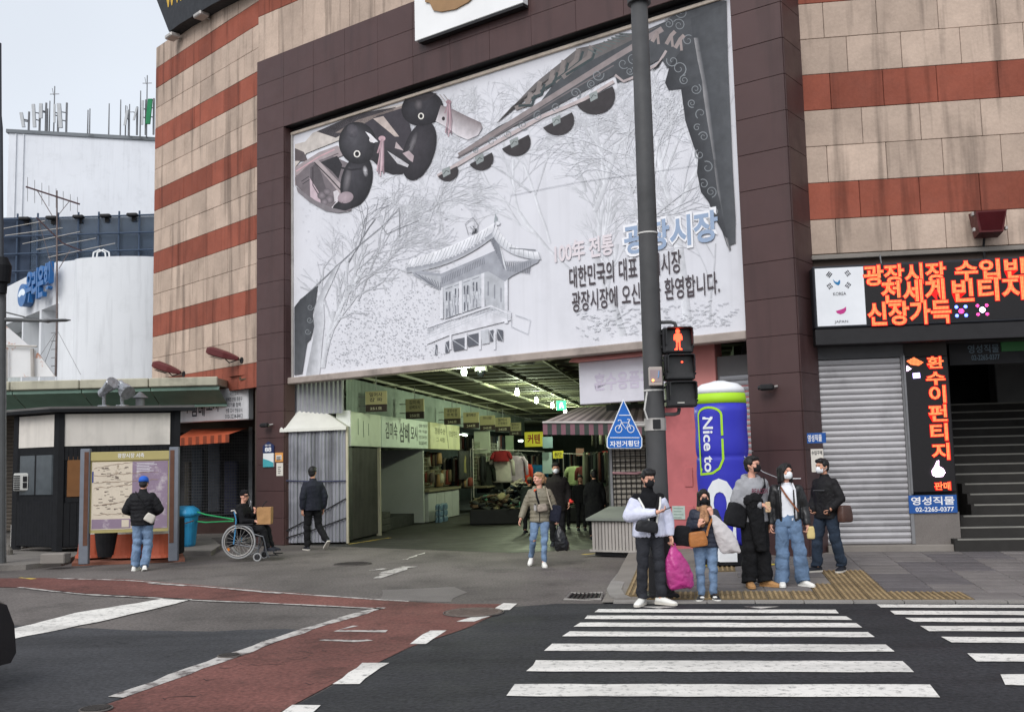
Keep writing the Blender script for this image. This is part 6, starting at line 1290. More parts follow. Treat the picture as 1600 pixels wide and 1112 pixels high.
# right side stalls: partition boards, glass shelves
rs_ = thing('right_stalls', 'row of dim clothing stalls along the right of the aisle', 'stall', FA.w((7, 8, 0)))
for k in range(6):
    v_ = 4+k*5.5; q = MB(FA); q.box((6.4, v_, 0), (9, v_+.08, 3.2)); q.build('partition', M_DARKW, rs_)
    q = MB(FA); q.box((6.2, v_, 2.9), (6.5, v_+5.3, 3.5)); q.build('fascia', M_CORR, rs_)
    q = MB(FA); q.box((6.6, v_+.3, .05), (8.8, v_+5.0, .8), .02); q.build('counter', M_BLK, rs_)
for k in range(7):
    v_ = 4.5+k*4.2; u_ = 6.5; garment(u_, v_, 2.3, .7, 1.0, ((70, 74, 66), (96, 110, 100), (40, 42, 44), (120, 116, 90), (60, 40, 40), (44, 60, 60), (90, 90, 96))[k], ['olive', 'sage green', 'charcoal', 'khaki', 'maroon', 'dark teal', 'slate grey'][k]+' coat hanging along the right stalls of the aisle', long=True, group='coats along the right stalls')
# ================================================================== right side of the gate: pink wall, shop sign, awning, shutter, tin counter
M_PINK = mat('pink_render', (218, 146, 140), .85, .06, 1.5, stain=.12); M_PNK2 = mat('rose_paint', (188, 108, 110), .85, .08, 1.5, stain=.15)
VS = .9
pk = thing('pink_shopfront', 'pink rendered shop front wall beside the right granite pillar', 'shop', FC.w((11, VS, 0)))
ua = FC.px(1012, 700, VS)[0]; ub = FC.px(1117, 560, VS)[0]; uc = 12.9; zpt = 3.9; zmid = FC.px(1080, 607, VS)[1]
q = MB(FC); q.box((ua, VS, zmid), (ub, VS+.3, zpt), .01); q.build('upper_wall', M_PINK, pk)
q = MB(FC); q.box((ua+.1, VS+.04, 0), (ub+.6, VS+.3, zmid-.003)); q.build('lower_wall', M_PNK2, pk)
q = MB(FC); q.box((ub+.01, VS+.06, zmid-.0), (uc, VS+.3, zpt-.3)); q.build('roller_box', mat('roller_box', (112, 110, 110), .7, .08), pk)
shutter('x', FC, ub+.06, uc-.02, .2, 3.25, VS+.05, .1, mat('shutter_grey', (160, 160, 164), .5, .08, 2, metal=.3, stain=.15), parent=pk)
for k, (x0, y0, x1, y1) in enumerate(((1069, 730, 1083, 760), (1070, 790, 1085, 812))):
    u0, z0, u1, z1 = rect(FC, x0, y0, x1, y1, VS+.03); q = MB(FC); q.box((u0, VS+.02, z0), (u1, VS+.039, z1), .005); q.build('hatch', M_PNK2, pk)
u0, z0, u1, z1 = rect(FC, 1050, 790, 1072, 811, VS+.02); t = thing('pale_notice', 'pale green notice sheet stuck on the pink wall', 'notice', FC.w((u0, VS, z0))); q = MB(FC); q.box((u0, VS+.022, z0), (u1, VS+.036, z1)); q.build('sheet', mat('notice_mint', (176, 190, 182), .7, .1, 10), t)
for k in range(4): q = MB(FC); q.box((u0+.03, VS+.018, z1-.05-k*.055), (u1-.05-.04*(k % 2), VS+.0215, z1-.04-k*.055)); q.build('print_line', mat('ink_green', (90, 112, 100), .7), t)
# white faded sign with pink hood
VN = .55; sgn2 = thing('faded_shop_sign', 'white sign with sun faded lettering under a pink hood', 'sign', FC.w((9.6, VN, 2.8)))
a0 = FC.px(905, 600, VN)[0]; a1 = FC.px(1040, 600, VN)[0]; z1 = FC.px(905, 566, VN)[1]; z0 = FC.px(907, 632, VN)[1]
q = MB(FC); q.box((a0, VN, z0), (a1, VN+.2, z1), .01); q.build('sign_box', mat('sign_faded', (206, 204, 212), .6, .04, 2, stain=.08), sgn2)
q = MB(FC); q.loft([[(a0-.1, VN-.2, z1), (a1, VN-.2, z1), (a1, VN+.2, z1), (a0-.05, VN+.2, z1)], [(a0+.03, VN+.02, z1+.24), (a1, VN+.02, z1+.24), (a1, VN+.2, z1+.24), (a0+.03, VN+.2, z1+.24)]]); q.build('hood', M_PINK, sgn2)
text('혼수용품전문', onf(FC, VN-.005), (a0+.35, z0+.24, a1-.02, z0+.58), mat('faded_lilac', (196, 188, 204), .6, .05), sgn2, bold=.03)
# awning: striped sheet sloping toward the street
M_AW1, M_AW2 = mat('awning_grey_pink', (164, 150, 150), .85, .1, 3, stain=.15), mat('awning_dark', (112, 102, 104), .85, .1, 3)
M_VL1, M_VL2 = mat('valance_rose', (120, 86, 94), .85, .1, 3), mat('valance_green', (58, 64, 60), .85, .1, 3)
DA = 20.3; f0, f1 = at_depth(848, 659, DA), at_depth(1010, 659, DA-.9); b0_, b1_ = at_depth(905, 636, DA+1.2), at_depth(1010, 630, DA+.5)
awn = thing('striped_awning', 'grey and pink striped shop awning over the right aisle corner', 'awning', (f0[0], f0[1], f0[2]-.3))
for k in range(22):
    a_, b_ = k/22, (k+1)/22; P = [f0+(f1-f0)*a_, f0+(f1-f0)*b_, b0_+(b1_-b0_)*b_, b0_+(b1_-b0_)*a_]; q = MB(); q.add(P+[p-np.array([0, 0, .012]) for p in P], [(0, 1, 2, 3), (7, 6, 5, 4), (0, 4, 5, 1)]); q.build('awning_stripe', (M_AW1, M_AW2)[k % 2], awn)
    q = MB(); A_, B_ = P[0], P[1]; dz = np.array([0, 0, -.25]); dd = np.array([0, .012, 0]); q.add([A_+[0, 0, -.03], B_+[0, 0, -.03], B_+dz, A_+dz, A_+dd+[0, 0, -.03], B_+dd+[0, 0, -.03], B_+dz+dd, A_+dz+dd], [(0, 1, 2, 3), (7, 6, 5, 4), (0, 4, 5, 1), (3, 2, 6, 7)]); q.build('valance_strip', (M_VL1, M_VL2)[k % 2], awn)
q = MB(); q.tube([f0+[0, -.01, -.01], f1+[0, -.01, -.01]], .025, 8); q.build('front_bar', M_ALU, awn)
# shutter with wire grid under awning
FG = Fr(at_depth(960, 870, 20.6)*[1, 1, 0], 78); u0 = FG.px(958, 740)[0]; u1 = FG.px(1030, 740)[0]; z0 = FG.px(985, 800)[1]; z1 = FG.px(985, 700)[1]
sg_ = shutter('wire_shutter', FG, u0, u1, .2, z1+.3, 0, .1, mat('shutter_tan', (140, 134, 124), .6, .1, 2, metal=.2, stain=.2), lab='closed slatted shutter with wire grid behind the bicycle sign', cat='shutter', frame_m=M_STEEL)
q = MB(FG)
for k in range(9): u = u0+(k+.5)*(u1-u0)/9; q.cyl((u, -.04, z0), (u, -.04, z1), .008, .008, 4)
for k in range(12): z = z0+(k+.5)*(z1-z0)/12; q.cyl((u0, -.05, z), (u1, -.05, z), .008, .008, 4)
o = q.build('wire_grid', M_BLK, sg_); o['kind'] = 'stuff'
q = MB(FG); zc_ = z0+(z1-z0)*.62; q.tube([(u0, -.07, zc_), ((u0+u1)/2, -.08, zc_-.02), (u1, -.07, zc_+.05)], .025, 6); q.build('rope', mat('rope_pink', (168, 128, 132), .9, .2, 20), sg_)
q = MB(FG); q.box((u0-.1, .05, .0), (u1+1.5, 1.5, 2.9)); q.build('shop_core', M_DARKW, sg_)
# tin counter
cA = gp(926, 867, .03); cB = gp(1016, 868, .05); dv = cB-cA; ln = math.hypot(dv[0], dv[1]); fcn = Fr((cA[0], cA[1], 0), 90); fcn.d = np.array([dv[0]/ln, dv[1]/ln, 0]); fcn.n = np.array([-dv[1]/ln, dv[0]/ln, 0])
ct = thing('tin_counter', 'low grey corrugated counter box with flat lid near the kerb', 'counter', (cA[0], cA[1], .02)); zt_ = fcn.px(960, 808)[1]
q = MB(fcn); q.box((.03, .02, .12), (ln, .8, zt_-.06)); q.box((.03, .05, .02), (ln, .8, .119)); q.build('core', M_BLK, ct)
for k in range(17): a_ = ln*k/17; q = MB(fcn); q.box((a_+.006, -.012, .12), (a_+ln/17-.006, .018, zt_-.08), .006); q.build('slat', mat('counter_tin', (164, 158, 152), .6, .08, 2, stain=.25, streak=.2), ct)
for k in range(10): a_ = .8*k/10; q = MB(fcn); q.box((-.0, a_+.02, .12), (.028, a_+.09, zt_-.08), .006); q.build('slat', mat('counter_tin', (164, 158, 152), .6, .08, 2, stain=.25, streak=.2), ct)
q = MB(fcn); q.box((-.04, -.04, .1), (ln+.02, .02-.034, .14)); q.build('base_trim', mat('counter_tin', (164, 158, 152), .6), ct)
q = MB(fcn); q.loft([[(-.08, -.08, zt_-.06), (ln+.05, -.08, zt_-.06), (ln+.05, .9, zt_+.12), (-.08, .9, zt_+.12)], [(-.08, -.08, zt_-.02), (ln+.05, -.08, zt_-.02), (ln+.05, .9, zt_+.16), (-.08, .9, zt_+.16)]]); q.build('lid', mat('counter_lid', (120, 124, 116), .7, .12, 2, stain=.25), ct)
strip('yellow_line', [(912, 870), (935, 868), (1000, 871)], .16, M_YEL, .05, .04, 184)
# ================================================================== signal pole with its fittings
pb = sp(1034, 931); YPL = pb[1]; x0 = pb[0]
M_SPOLE = mat('signal_pole_grey', (72, 72, 73), .65, .1, 2.5, stain=.2, bump=.08, bscale=30)
def sx(px, py, d=0.0): return at_depth(px, py, YPL+d)
pole = thing('signal_pole', 'tall dark grey signal pole standing at the crossing kerb', 'pole', pb)
q = MB(); q.tube([(x0, YPL, pb[2]-.05), (x0, YPL, 1.5), (x0, YPL, 5), (x0, YPL, 9.2)], [.145, .135, .125, .11], 24); q.build('shaft', M_SPOLE, pole, smooth=True)
q = MB(); q.box((x0-.2, YPL-.2, pb[2]-.02), (x0+.2, YPL+.2, pb[2]+.05), .02); q.cyl((x0, YPL, pb[2]+.05), (x0, YPL, .55), .165, .15, 24); q.build('base', M_BLK, pole)
def band(py, h_, m, nm, r=.139):
    z = sx(1020, py)[2]; q = MB(); q.cyl((x0, YPL, z-h_/2), (x0, YPL, z+h_/2), r, r, 24); q.build(nm, m, pole)
band(610, .02, mat('strap_white', (196, 194, 190), .5), 'strap', .138); band(365, .02, mat('strap_white', (196, 194, 190), .5), 'strap', .134); band(1, .09, M_SPOLE, 'collar', .16)
z = sx(1020, 663)[2]; q = MB(); q.cyl((x0, YPL, z-.08), (x0, YPL, z+.08), .142, .142, 24); q.build('clamp', M_ALU, pole)
q = MB(); q.box((x0-.05, YPL-.16, z-.06), (x0+.05, YPL-.138, z+.06), .004); q.build('clamp_bolt', M_BLK, pole)
q = MB(); q.tube([sx(1011, 612, -.16), sx(1007, 640, -.17), sx(1012, 655, -.15)], .012, 5); q.build('cable_tail', mat('strap_white', (196, 194, 190), .5), pole)
# small push button box
bx_ = thing('signal_box', 'small pale audible signal box with orange light on the pole', 'box', sx(1024, 590, -.16)); a_, b_ = sx(1014, 603, -.16), sx(1034, 573, -.16)
q = MB(); q.box((a_[0], YPL-.2, a_[2]), (b_[0], YPL-.132, b_[2]), .01); q.build('case', mat('box_beige', (168, 158, 152), .6, .05), bx_); q = MB(); q.box((a_[0]+.015, YPL-.205, a_[2]+.05), (b_[0]-.015, YPL-.2015, b_[2]-.04)); q.build('panel', mat('box_panel', (150, 134, 136), .6), bx_)
q = MB(); q.sph((a_[0]+.05, YPL-.206, a_[2]+.07), .014); q.build('lamp', mat('orange_led', (255, 140, 60), .4, 0, emit=6), bx_); q = MB(); q.tube([(b_[0]-.06, YPL-.207, a_[2]+.1), (b_[0]-.05, YPL-.207, a_[2]+.14), (b_[0]-.045, YPL-.207, a_[2]+.19)], .008, 5); q.build('arrow', mat('box_blue', (110, 150, 190), .6), bx_)
# pedestrian signal
a_, b_ = sx(1041, 637, -.12), sx(1083, 510, -.12); ts = thing('pedestrian_signal', 'three part black pedestrian signal showing a red standing figure', 'traffic light', (a_[0], YPL, a_[2]))
xl, xr, zl, zh = a_[0], b_[0], a_[2], b_[2]; hh = (zh-zl)/3; M_TS = mat('signal_black', (34, 34, 36), .55, .08, 5, spec=.4); sh = .05
for k in range(3):
    z0, z1 = zl+k*hh+.006, zl+(k+1)*hh-.006; dx = (k-1)*-.012
    q = MB(); q.box((xl+dx, YPL-.14, z0), (xr+dx, YPL+.1, z1), .02); o = q.build('module', M_TS, ts)
    q = MB(); i_ = .035; m0 = [(xl+dx+i_, z0+i_), (xr+dx-i_, z0+i_), (xr+dx-i_, z1-i_), (xl+dx+i_, z1-i_)]
    q.add([(x, YPL-.143, z) for x, z in m0], [(0, 1, 2, 3)]); q.build('lens', mat('signal_lens', (46, 45, 46), .35, .15, 30, spec=.5), o)
    q = MB(); t_ = .018; P0 = [(xl+dx+.02, z0+.1), (xl+dx+.02, z1-.03), (xl+dx+.05, z1-.012), (xr+dx-.05, z1-.012), (xr+dx-.02, z1-.03), (xr+dx-.02, z0+.1)]; P1 = [(xl+dx+.032, z0+.1), (xl+dx+.032, z1-.036), (xl+dx+.055, z1-.024), (xr+dx-.055, z1-.024), (xr+dx-.032, z1-.036), (xr+dx-.032, z0+.1)]
    V = [(x, YPL-.14, z) for x, z in P0]+[(x, YPL-.3, z) for x, z in P0]+[(x, YPL-.14, z) for x, z in P1]+[(x, YPL-.3, z) for x, z in P1]
    q.add(V, [(i, i+1, 7+i, 6+i) for i in range(5)]+[(12+i, 18+i, 19+i, 13+i) for i in range(5)]+[(6+i, 7+i, 19+i, 18+i) for i in range(5)]); q.build('visor', M_TS, o)
    for s_ in (xl+dx-.02, xr+dx):
        for zz in (z0+.07, z1-.09): q = MB(); q.box((s_, YPL-.1, zz), (s_+.02, YPL-.02, zz+.03), .004); q.build('hinge', M_TS, o)
xm = (xl+xr)/2-.012; zc_ = zl+2*hh+hh/2; M_REDL = mat('signal_red_figure', (255, 62, 38), .4, 0, emit=4.5); s_ = hh*.0122
fig = [(-3, -32), (-12, -32), (-12, -28), (-7, -26), (-6, -8), (-8, 2), (-13, 0), (-15, 8), (-12, 20), (-5, 24), (5, 24), (12, 20), (15, 8), (13, 0), (8, 2), (6, -8), (7, -26), (12, -28), (12, -32), (3, -32), (2, -6), (-2, -6)]
q = MB(); q.prism([(xm+x*s_*.92, zc_+y*s_*.92-.005) for x, y in fig], YPL-.15, YPL-.145); q.build('red_figure', M_REDL, ts); q = MB(); q.cyl((xm, YPL-.15, zc_+27*s_), (xm, YPL-.145, zc_+27*s_), 6.5*s_, 6.5*s_, 14); q.build('red_figure_head', M_REDL, ts)
q = MB(); q.cyl((xm+.04, YPL-.15, zl+hh*1.68), (xm+.04, YPL-.145, zl+hh*1.68), .012); q.build('red_dot', M_REDL, ts); q = MB(); q.box((xm-.04, YPL-.15, zl+.055), (xm+.05, YPL-.145, zl+.067)); q.build('dash_light', mat('dash_white', (210, 208, 200), .5), ts)
for z_, dz in ((zh, .08), (zl, -.08)): q = MB(); q.tube([(x0+.1, YPL, z_+dz), (xm-.06, YPL, z_+dz), (xm-.01, YPL, z_+dz*.8), (xm, YPL, z_+dz*.3), (xm, YPL, z_)], .024, 8); q.build('bracket', M_SPOLE, ts)
# bicycle crossing sign
bs = thing('bicycle_sign', 'blue pentagon bicycle crossing sign with white bicycle on the pole', 'sign', sx(975, 700, -.2)); M_SB = mat('sign_blue_road', (24, 96, 178), .4, .04, 3, spec=.4); YS_ = YPL-.2
def bs_p(x, y): p = at_depth(x, y, YS_); return (p[0], p[2])
out = [bs_p(*p) for p in ((974, 623), (1003.5, 684), (1003.5, 697), (1001, 700.5), (951, 700.5), (948, 698), (948, 685))]; cxs = sum(p[0] for p in out)/7; czs = sum(p[1] for p in out)/7
q = MB(); q.prism(out, YS_, YS_+.02); q.build('plate', mat('sign_edge_white', (222, 226, 230), .5), bs); q = MB(); q.prism([(cxs+(a-cxs)*.945, czs+(b-czs)*.945) for a, b in out], YS_-.004, YS_-.001); q.build('blue_face', M_SB, bs)
def bl_(P, w_, nm='bicycle_line'): q = MB(); q.tube([(lambda p: (p[0], YS_-.006, p[1]))(bs_p(*p)) for p in P], w_, 5); q.build(nm, M_TXW, bs)
bl_([(953, 683.5), (999, 683.5)], .006); bl_([(967, 648.5), (985, 648.5)], .006, 'top_line')
for cx_ in (966.5, 985.5): bl_([(cx_+5.2*math.cos(a), 670+5.6*math.sin(a)) for a in np.linspace(0, 2*math.pi, 17)], .0055, 'wheel_ring')
bl_([(966.5, 670), (971, 660), (982, 660), (978, 670), (971, 660)], .006); bl_([(982, 660), (985.5, 670)], .006); bl_([(971, 660), (970, 656), (966, 656), (966, 658)], .006); bl_([(982, 660), (984, 655), (980, 655)], .008)
a_ = bs_p(953, 698); b_ = bs_p(999, 687.5); text('자전거횡단', onf(FW, YS_-.006), (a_[0], a_[1], b_[0], b_[1]), M_TXW, bs, bold=.02)
q = MB(); z = sx(1000, 664)[2]; q.tube([(x0-.1, YPL, z), (bs_p(975, 664)[0], YPL-.02, z), (bs_p(975, 664)[0], YS_+.03, z)], .025, 8); q.build('arm', M_ALU, bs)
# ================================================================== inflatable column
ib = sp(1128, 880); YI = ib[1]; inf = thing('inflatable_column', 'blue inflatable advertising column with lime bubble outline and white slogan', 'inflatable', ib)
RI = 40*YI/1600; cxi = at_depth(1130, 740, YI)[0]; zi = lambda y: at_depth(1128, y, YI-RI)[2]
M_IB = mat('inflatable_blue', (52, 54, 184), .45, .05, 1.5, spec=.4, bump=.15, bscale=5); M_IL = mat('inflatable_lime', (172, 220, 46), .5, .04, 2); M_IW = mat('inflatable_white', (236, 238, 240), .5, .03, 2)
z1, z2, z3 = zi(848), zi(629), zi(613); zt3 = at_depth(1128, 596, YI)[2]
def ir(z, k=1.0): return RI*k
def ring(z, r_, n=40): return [(cxi+r_*math.cos(2*math.pi*k/n), YI+r_*math.sin(2*math.pi*k/n), z) for k in range(n)]
zm = zi(713); prof = [(ib[2]+.3, .9), (ib[2]+.36, .98), (ib[2]+.6, 1.0)]
for k in range(14): z = ib[2]+.6+(z2-ib[2]-.6)*(k+1)/14; prof.append((z, 1+.015*math.sin(k*1.7)-(.045 if abs(z-zm) < .08 else 0)))
prof = sorted([p for p in prof if abs(p[0]-zm) > .09]+[(zm-.07, 1.0), (zm-.03, .985), (zm, .955), (zm+.03, .985), (zm+.07, 1.0)])
q = MB(); q.loft([ring(z, RI*k) for z, k in prof]); q.build('body', M_IB, inf, smooth=True)
q = MB(); q.loft([ring(z2+.001, RI*1.005), ring(z2+(z3-z2)*.5, RI*1.0), ring(z3, RI*.97)]); q.build('lime_band', M_IL, inf, smooth=True)
q = MB(); q.loft([ring(z3+.001, RI*.968), ring(z3+(zt3-z3)*.45, RI*.93), ring(z3+(zt3-z3)*.8, RI*.7), ring(zt3-.015, RI*.42), ring(zt3+.01, RI*.2), ring(zt3+.012, .01)]); q.build('cap', M_IW, inf, smooth=True)
q = MB(); q.loft([ring(ib[2]+.01, RI*.95), ring(ib[2]+.25, RI*.95), ring(ib[2]+.3, RI*.88)]); q.build('base', mat('inflatable_base', (26, 26, 30), .8, .1), inf)
ang0 = math.atan2(YI, cxi)   # direction towards camera from axis
def onc(k): 
    def fn(a, b):    # a: arc length to the right of the axis as seen, b: height
        th = -math.pi/2-math.atan2(cxi, YI)*1.0+a/RI; r_ = RI*k; return np.array([cxi+r_*math.cos(th), YI+r_*math.sin(th), b])
    return fn
def apx(x): 
    s_ = max(-.97, min(.97, (x-1128)/40.0)); return RI*math.asin(s_)
text('Nice to', onc(1.022), (apx(1101), zi(737), apx(1116), zi(650)), M_IW, inf, bold=.022, rot=-90)
text('C', onc(1.022), (apx(1102), zi(812), apx(1143), zi(747)), M_IW, inf, bold=.07, rot=-90); text('U', onc(1.022), (apx(1102), zi(878), apx(1143), zi(822)), M_IW, inf, bold=.1, rot=-90)
def bub(P, w_): 
    f = onc(1.028); q = MB(); pts = []
    for i in range(len(P)-1):
        for k in range(6): t_ = k/6; pts.append(f(P[i][0]+(P[i+1][0]-P[i][0])*t_, P[i][1]+(P[i+1][1]-P[i][1])*t_))
    pts.append(f(*P[-1])); n = len(pts); l, r = [], []
    for i, p in enumerate(pts):
        tg = pts[min(i+1, n-1)]-pts[max(i-1, 0)]; nr = np.array([p[0]-cxi, p[1]-YI, 0]); sd_ = np.cross(tg, nr); sd_ /= np.linalg.norm(sd_); l.append(p+sd_*w_/2); r.append(p-sd_*w_/2)
    q.add(l+r, [(i, i+1, n+i+1, n+i) for i in range(n-1)]); q.build('bubble_outline', M_IL, inf)
arc = [(apx(1112+17*math.cos(a)), zi(646)-.17*math.sin(a)*-1) for a in np.linspace(math.pi, 0, 9)]
xl_, xr_ = apx(1095), apx(1129); cz = zi(648); rr_ = (xr_-xl_)/2
top = [((xl_+xr_)/2-rr_*math.cos(a), cz+rr_*.62*math.sin(a)) for a in np.linspace(0, math.pi, 11)]
bub([(xl_+.01, zi(735)), (xl_, cz)]+top[1:]+[(xr_, zi(680))], .035)
bub([(xr_, zi(685)), (xr_, zi(717)), (xr_-.06, zi(731)), (xr_-.16, zi(738)), (xr_-.2, zi(739)), (xl_+.0, zi(740.5)), (xl_+.04, zi(731))], .035)
q = MB(); p_ = onc(1.0)(RI*.95, zi(714)); e_ = FC.w((13.2, -.06, zi(752))); e2 = FC.w((13.55, -.06, zi(752))); q.tube([p_, (np.array(p_)+e_)/2+[0, 0, -.06], e_, e2], .008, 5); q.build('guy_cord', M_IW, inf)
q = MB(); g_ = lambda x, y: (lambda p: (p[0], p[1], p[2]+.02))(sp(x, y)); q.tube([g_(1100, 886), g_(1125, 881), g_(1165, 880), g_(1200, 884), g_(1230, 882)], .012, 5); q.build('yellow_cable', mat('cable_yellow', (206, 186, 70), .6), None, 'thin yellow cable lying on the pavement behind the couple', 'cable')
# ================================================================== right wing shop fronts
zp = .22
sf = thing('right_shopfront', 'dim shop front wall below the striped stone on the right', 'shop', FRT.w((2, .1, zp))); M_SFD = mat('shopfront_grey', (66, 62, 60), .8, .1, 1.5, stain=.2); M_GRN2 = mat('speckled_granite', (112, 106, 102), .7, .08, 3, grain=.3, bscale=90)
us0, us1 = FRT.px(1285, 700, .1)[0], FRT.px(1414, 700, .1)[0]; zsh = FRT.px(1350, 560, .1)[1]; ust = FRT.px(1490, 700, .1)[0]; zop = FRT.px(1540, 533, .1)[1]; UE = 6.4
q = MB(FRT); q.box((0, .12, zsh), (us1+.06, .6, 5.07)); q.box((us1+.06, .12, 0), (ust, .6, 5.07)); q.box((ust, .12, zop), (UE, .6, 5.07)); q.build('wall', M_SFD, sf)
q = MB(FRT); q.box((us0-.02, .02, zsh), (us1+.05, .119, zsh+.42)); q.build('roller_box', mat('roller_box_dark', (82, 82, 84), .7, .1), sf)
q = MB(FRT); q.box((0, -.12, .1), (ust+.1, .5, zp+.08), .01); q.build('ledge', M_CONC, sf)
q = MB(FRT); z_ = FRT.px(1440, 800, .05)[1]; q.prism([(us1+.06, zp+.08), (ust, zp+.08), (ust, z_), (us1+.06, z_)], .03, .119); q.build('stone_base', M_GRN2, sf)
shutter('steel_shutter', FRT, us0, us1, zp+.085, zsh, .08, .098, mat('shutter_silver', (172, 170, 172), .5, .06, 1.5, metal=.35, stain=.18), lab='closed silver roller shutter right of the granite pillar', cat='shutter', depth=.025, frame_m=mat('rail_grey', (120, 120, 122), .6))
# stairs
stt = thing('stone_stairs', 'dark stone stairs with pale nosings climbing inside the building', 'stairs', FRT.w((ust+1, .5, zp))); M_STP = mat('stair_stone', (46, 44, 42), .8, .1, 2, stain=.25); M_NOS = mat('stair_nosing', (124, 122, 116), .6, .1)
ext_l = [.75, .55, .0, .2, .12, .05]
for k in range(15):
    v0_ = -.18+k*.29; z0 = zp+.02+k*.168; uL_ = ust+.06
    if k < 6: uL_ = FRT.px((1466, 1475, 1500, 1518, 1513, 1506)[k], 800, max(v0_, .02))[0] if k > 1 else ust-(.16, .1)[k]
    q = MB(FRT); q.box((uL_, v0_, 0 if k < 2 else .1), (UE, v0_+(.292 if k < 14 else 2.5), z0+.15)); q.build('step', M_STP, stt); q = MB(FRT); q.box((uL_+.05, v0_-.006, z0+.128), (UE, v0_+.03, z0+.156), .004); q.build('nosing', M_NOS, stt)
q = MB(FRT); q.box((ust, .6, .1), (ust+.05, 7, 5)); q.build('side_wall', M_SFD, stt); q = MB(FRT); q.box((ust, 6.5, 2), (UE, 6.6, 5.4)); q.build('landing_wall', mat('landing_dark', (58, 58, 60), .8), stt); q = MB(FRT); q.box((ust, .6, 5.2), (UE, 7, 5.3)); q.build('stair_ceiling', M_BLK, stt); q = MB(FRT); q.box((UE-.02, .6, .1), (UE+.05, 7, 5)); q.build('side_wall', M_SFD, stt)
u_, z_ = FRT.px(1558, 620, 5.0); q = MB(FRT); q.box((u_, 5.0, z_-.4), (u_+.8, 5.5, z_+1.1), .02); q.build('landing_cabinet', mat('cabinet_grey', (140, 140, 140), .7), stt)
# green band sign over the stairs
u0, z0, u1, z1 = rect(FRT, 1440, 558, 1700, 541, .08); dsn = thing('stair_sign', 'dark glass sign over stairs with pale lettering and green strip', 'sign', FRT.w((ust, .1, zop)))
q = MB(FRT); q.box((ust, .06, zop+.0), (UE, .118, zop+.1)); q.build('head_rail', M_STEEL, dsn); zz_ = FRT.px(1560, 560, .3)[1]
q = MB(FRT); q.box((ust+.1, .34, zop-.36), (UE, .4, zop-.002)); q.build('panel', M_BLK, dsn); a_ = FRT.px(1513, 556, .33)[0]; b_ = FRT.px(1562, 556, .33)[0]; text('영성직물', onf(FRT, .334), (a_, zop-.17, b_, zop-.03), mat('dim_letter', (96, 112, 122), .6), dsn); text('02-2265-0377', onf(FRT, .334), (a_+.05, zop-.29, b_, zop-.2), mat('dim_letter', (96, 112, 122), .6), dsn)
q = MB(FRT); q.box((b_+.03, .3, zop-.16), (UE, .339, zop-.004)); q.build('green_strip', mat('green_strip', (40, 84, 46), .5, .05, emit=.08), dsn)
# --- LED signs
def led_mat(name, rgb, e, cell=.021):
    m = mat(name, rgb, .5, 0, emit=e); N = m.node_tree.nodes; L = m.node_tree.links; b = N['Principled BSDF']; b.inputs['Base Color'].default_value = (.02, .01, .01, 1)
    for l in list(b.inputs['Base Color'].links): L.remove(l)
    tc = N.new('ShaderNodeTexCoord'); mp = N.new('ShaderNodeMapping'); mp.inputs['Rotation'].default_value = (0, 0, math.radians(8)); mp.inputs['Scale'].default_value = (2*math.pi/cell,)*3; L.new(tc.outputs['Object'], mp.inputs['Vector']); sep = N.new('ShaderNodeSeparateXYZ'); L.new(mp.outputs[0], sep.inputs[0])
    prod = None
    for ax in ('X', 'Z'):
        s = N.new('ShaderNodeMath'); s.operation = 'SINE'; L.new(sep.outputs[ax], s.inputs[0]); r = N.new('ShaderNodeMapRange'); r.inputs[1].default_value = -.9; r.inputs[2].default_value = .2; r.inputs[3].default_value = .12; L.new(s.outputs[0], r.inputs[0])
        if prod is None: prod = r.outputs[0]
        else: mm = N.new('ShaderNodeMath'); mm.operation = 'MULTIPLY'; L.new(prod, mm.inputs[0]); L.new(r.outputs[0], mm.inputs[1]); prod = mm.outputs[0]
    mm = N.new('ShaderNodeMath'); mm.operation = 'MULTIPLY'; L.new(prod, mm.inputs[0]); mm.inputs[1].default_value = e; L.new(mm.outputs[0], b.inputs['Emission Strength']); return m
M_LED = led_mat('led_red', (255, 118, 66), 3.2); M_LEDH = mat('led_glow_red', (190, 16, 14), .5, 0, emit=1.0); M_LEDB = led_mat('led_violet', (190, 150, 255), 3.5); M_LEDP = led_mat('led_pink', (255, 80, 170), 3.0); M_LSC = mat('led_screen', (26, 24, 26), .5, .2, 40, spec=.3)
VL = -.45; ld = thing('led_sign', 'long black shop sign with glowing red led lettering above shutter', 'sign', FRT.w((0, VL, 4.2)))
z1 = FRT.px(1275, 420, VL)[1]; z0 = FRT.px(1277, 510, VL)[1]; ua, ub_ = FRT.px(1271, 460, VL)[0], 5.2; uw0, uw1 = FRT.px(1275, 460, VL)[0], FRT.px(1351, 460, VL)[0]
q = MB(FRT); q.box((ua, VL, z0-.04), (ub_, 0, z1+.04), .02); q.build('case', mat('sign_case', (40, 42, 48), .5, .08), ld); q = MB(FRT); q.box((uw0, VL-.006, z0), (uw1, VL-.002, z1)); q.build('white_panel', mat('panel_white', (222, 224, 228), .5, .04, emit=.0), ld); q = MB(FRT); q.box((uw1+.01, VL-.006, z0), (ub_-.03, VL-.002, z1)); q.build('led_screen', M_LSC, ld)
q = MB(FRT); q.box((ua, VL+.02, z0-.3), (ub_, .02, z0-.05)); q.build('soffit', M_BLK, ld)
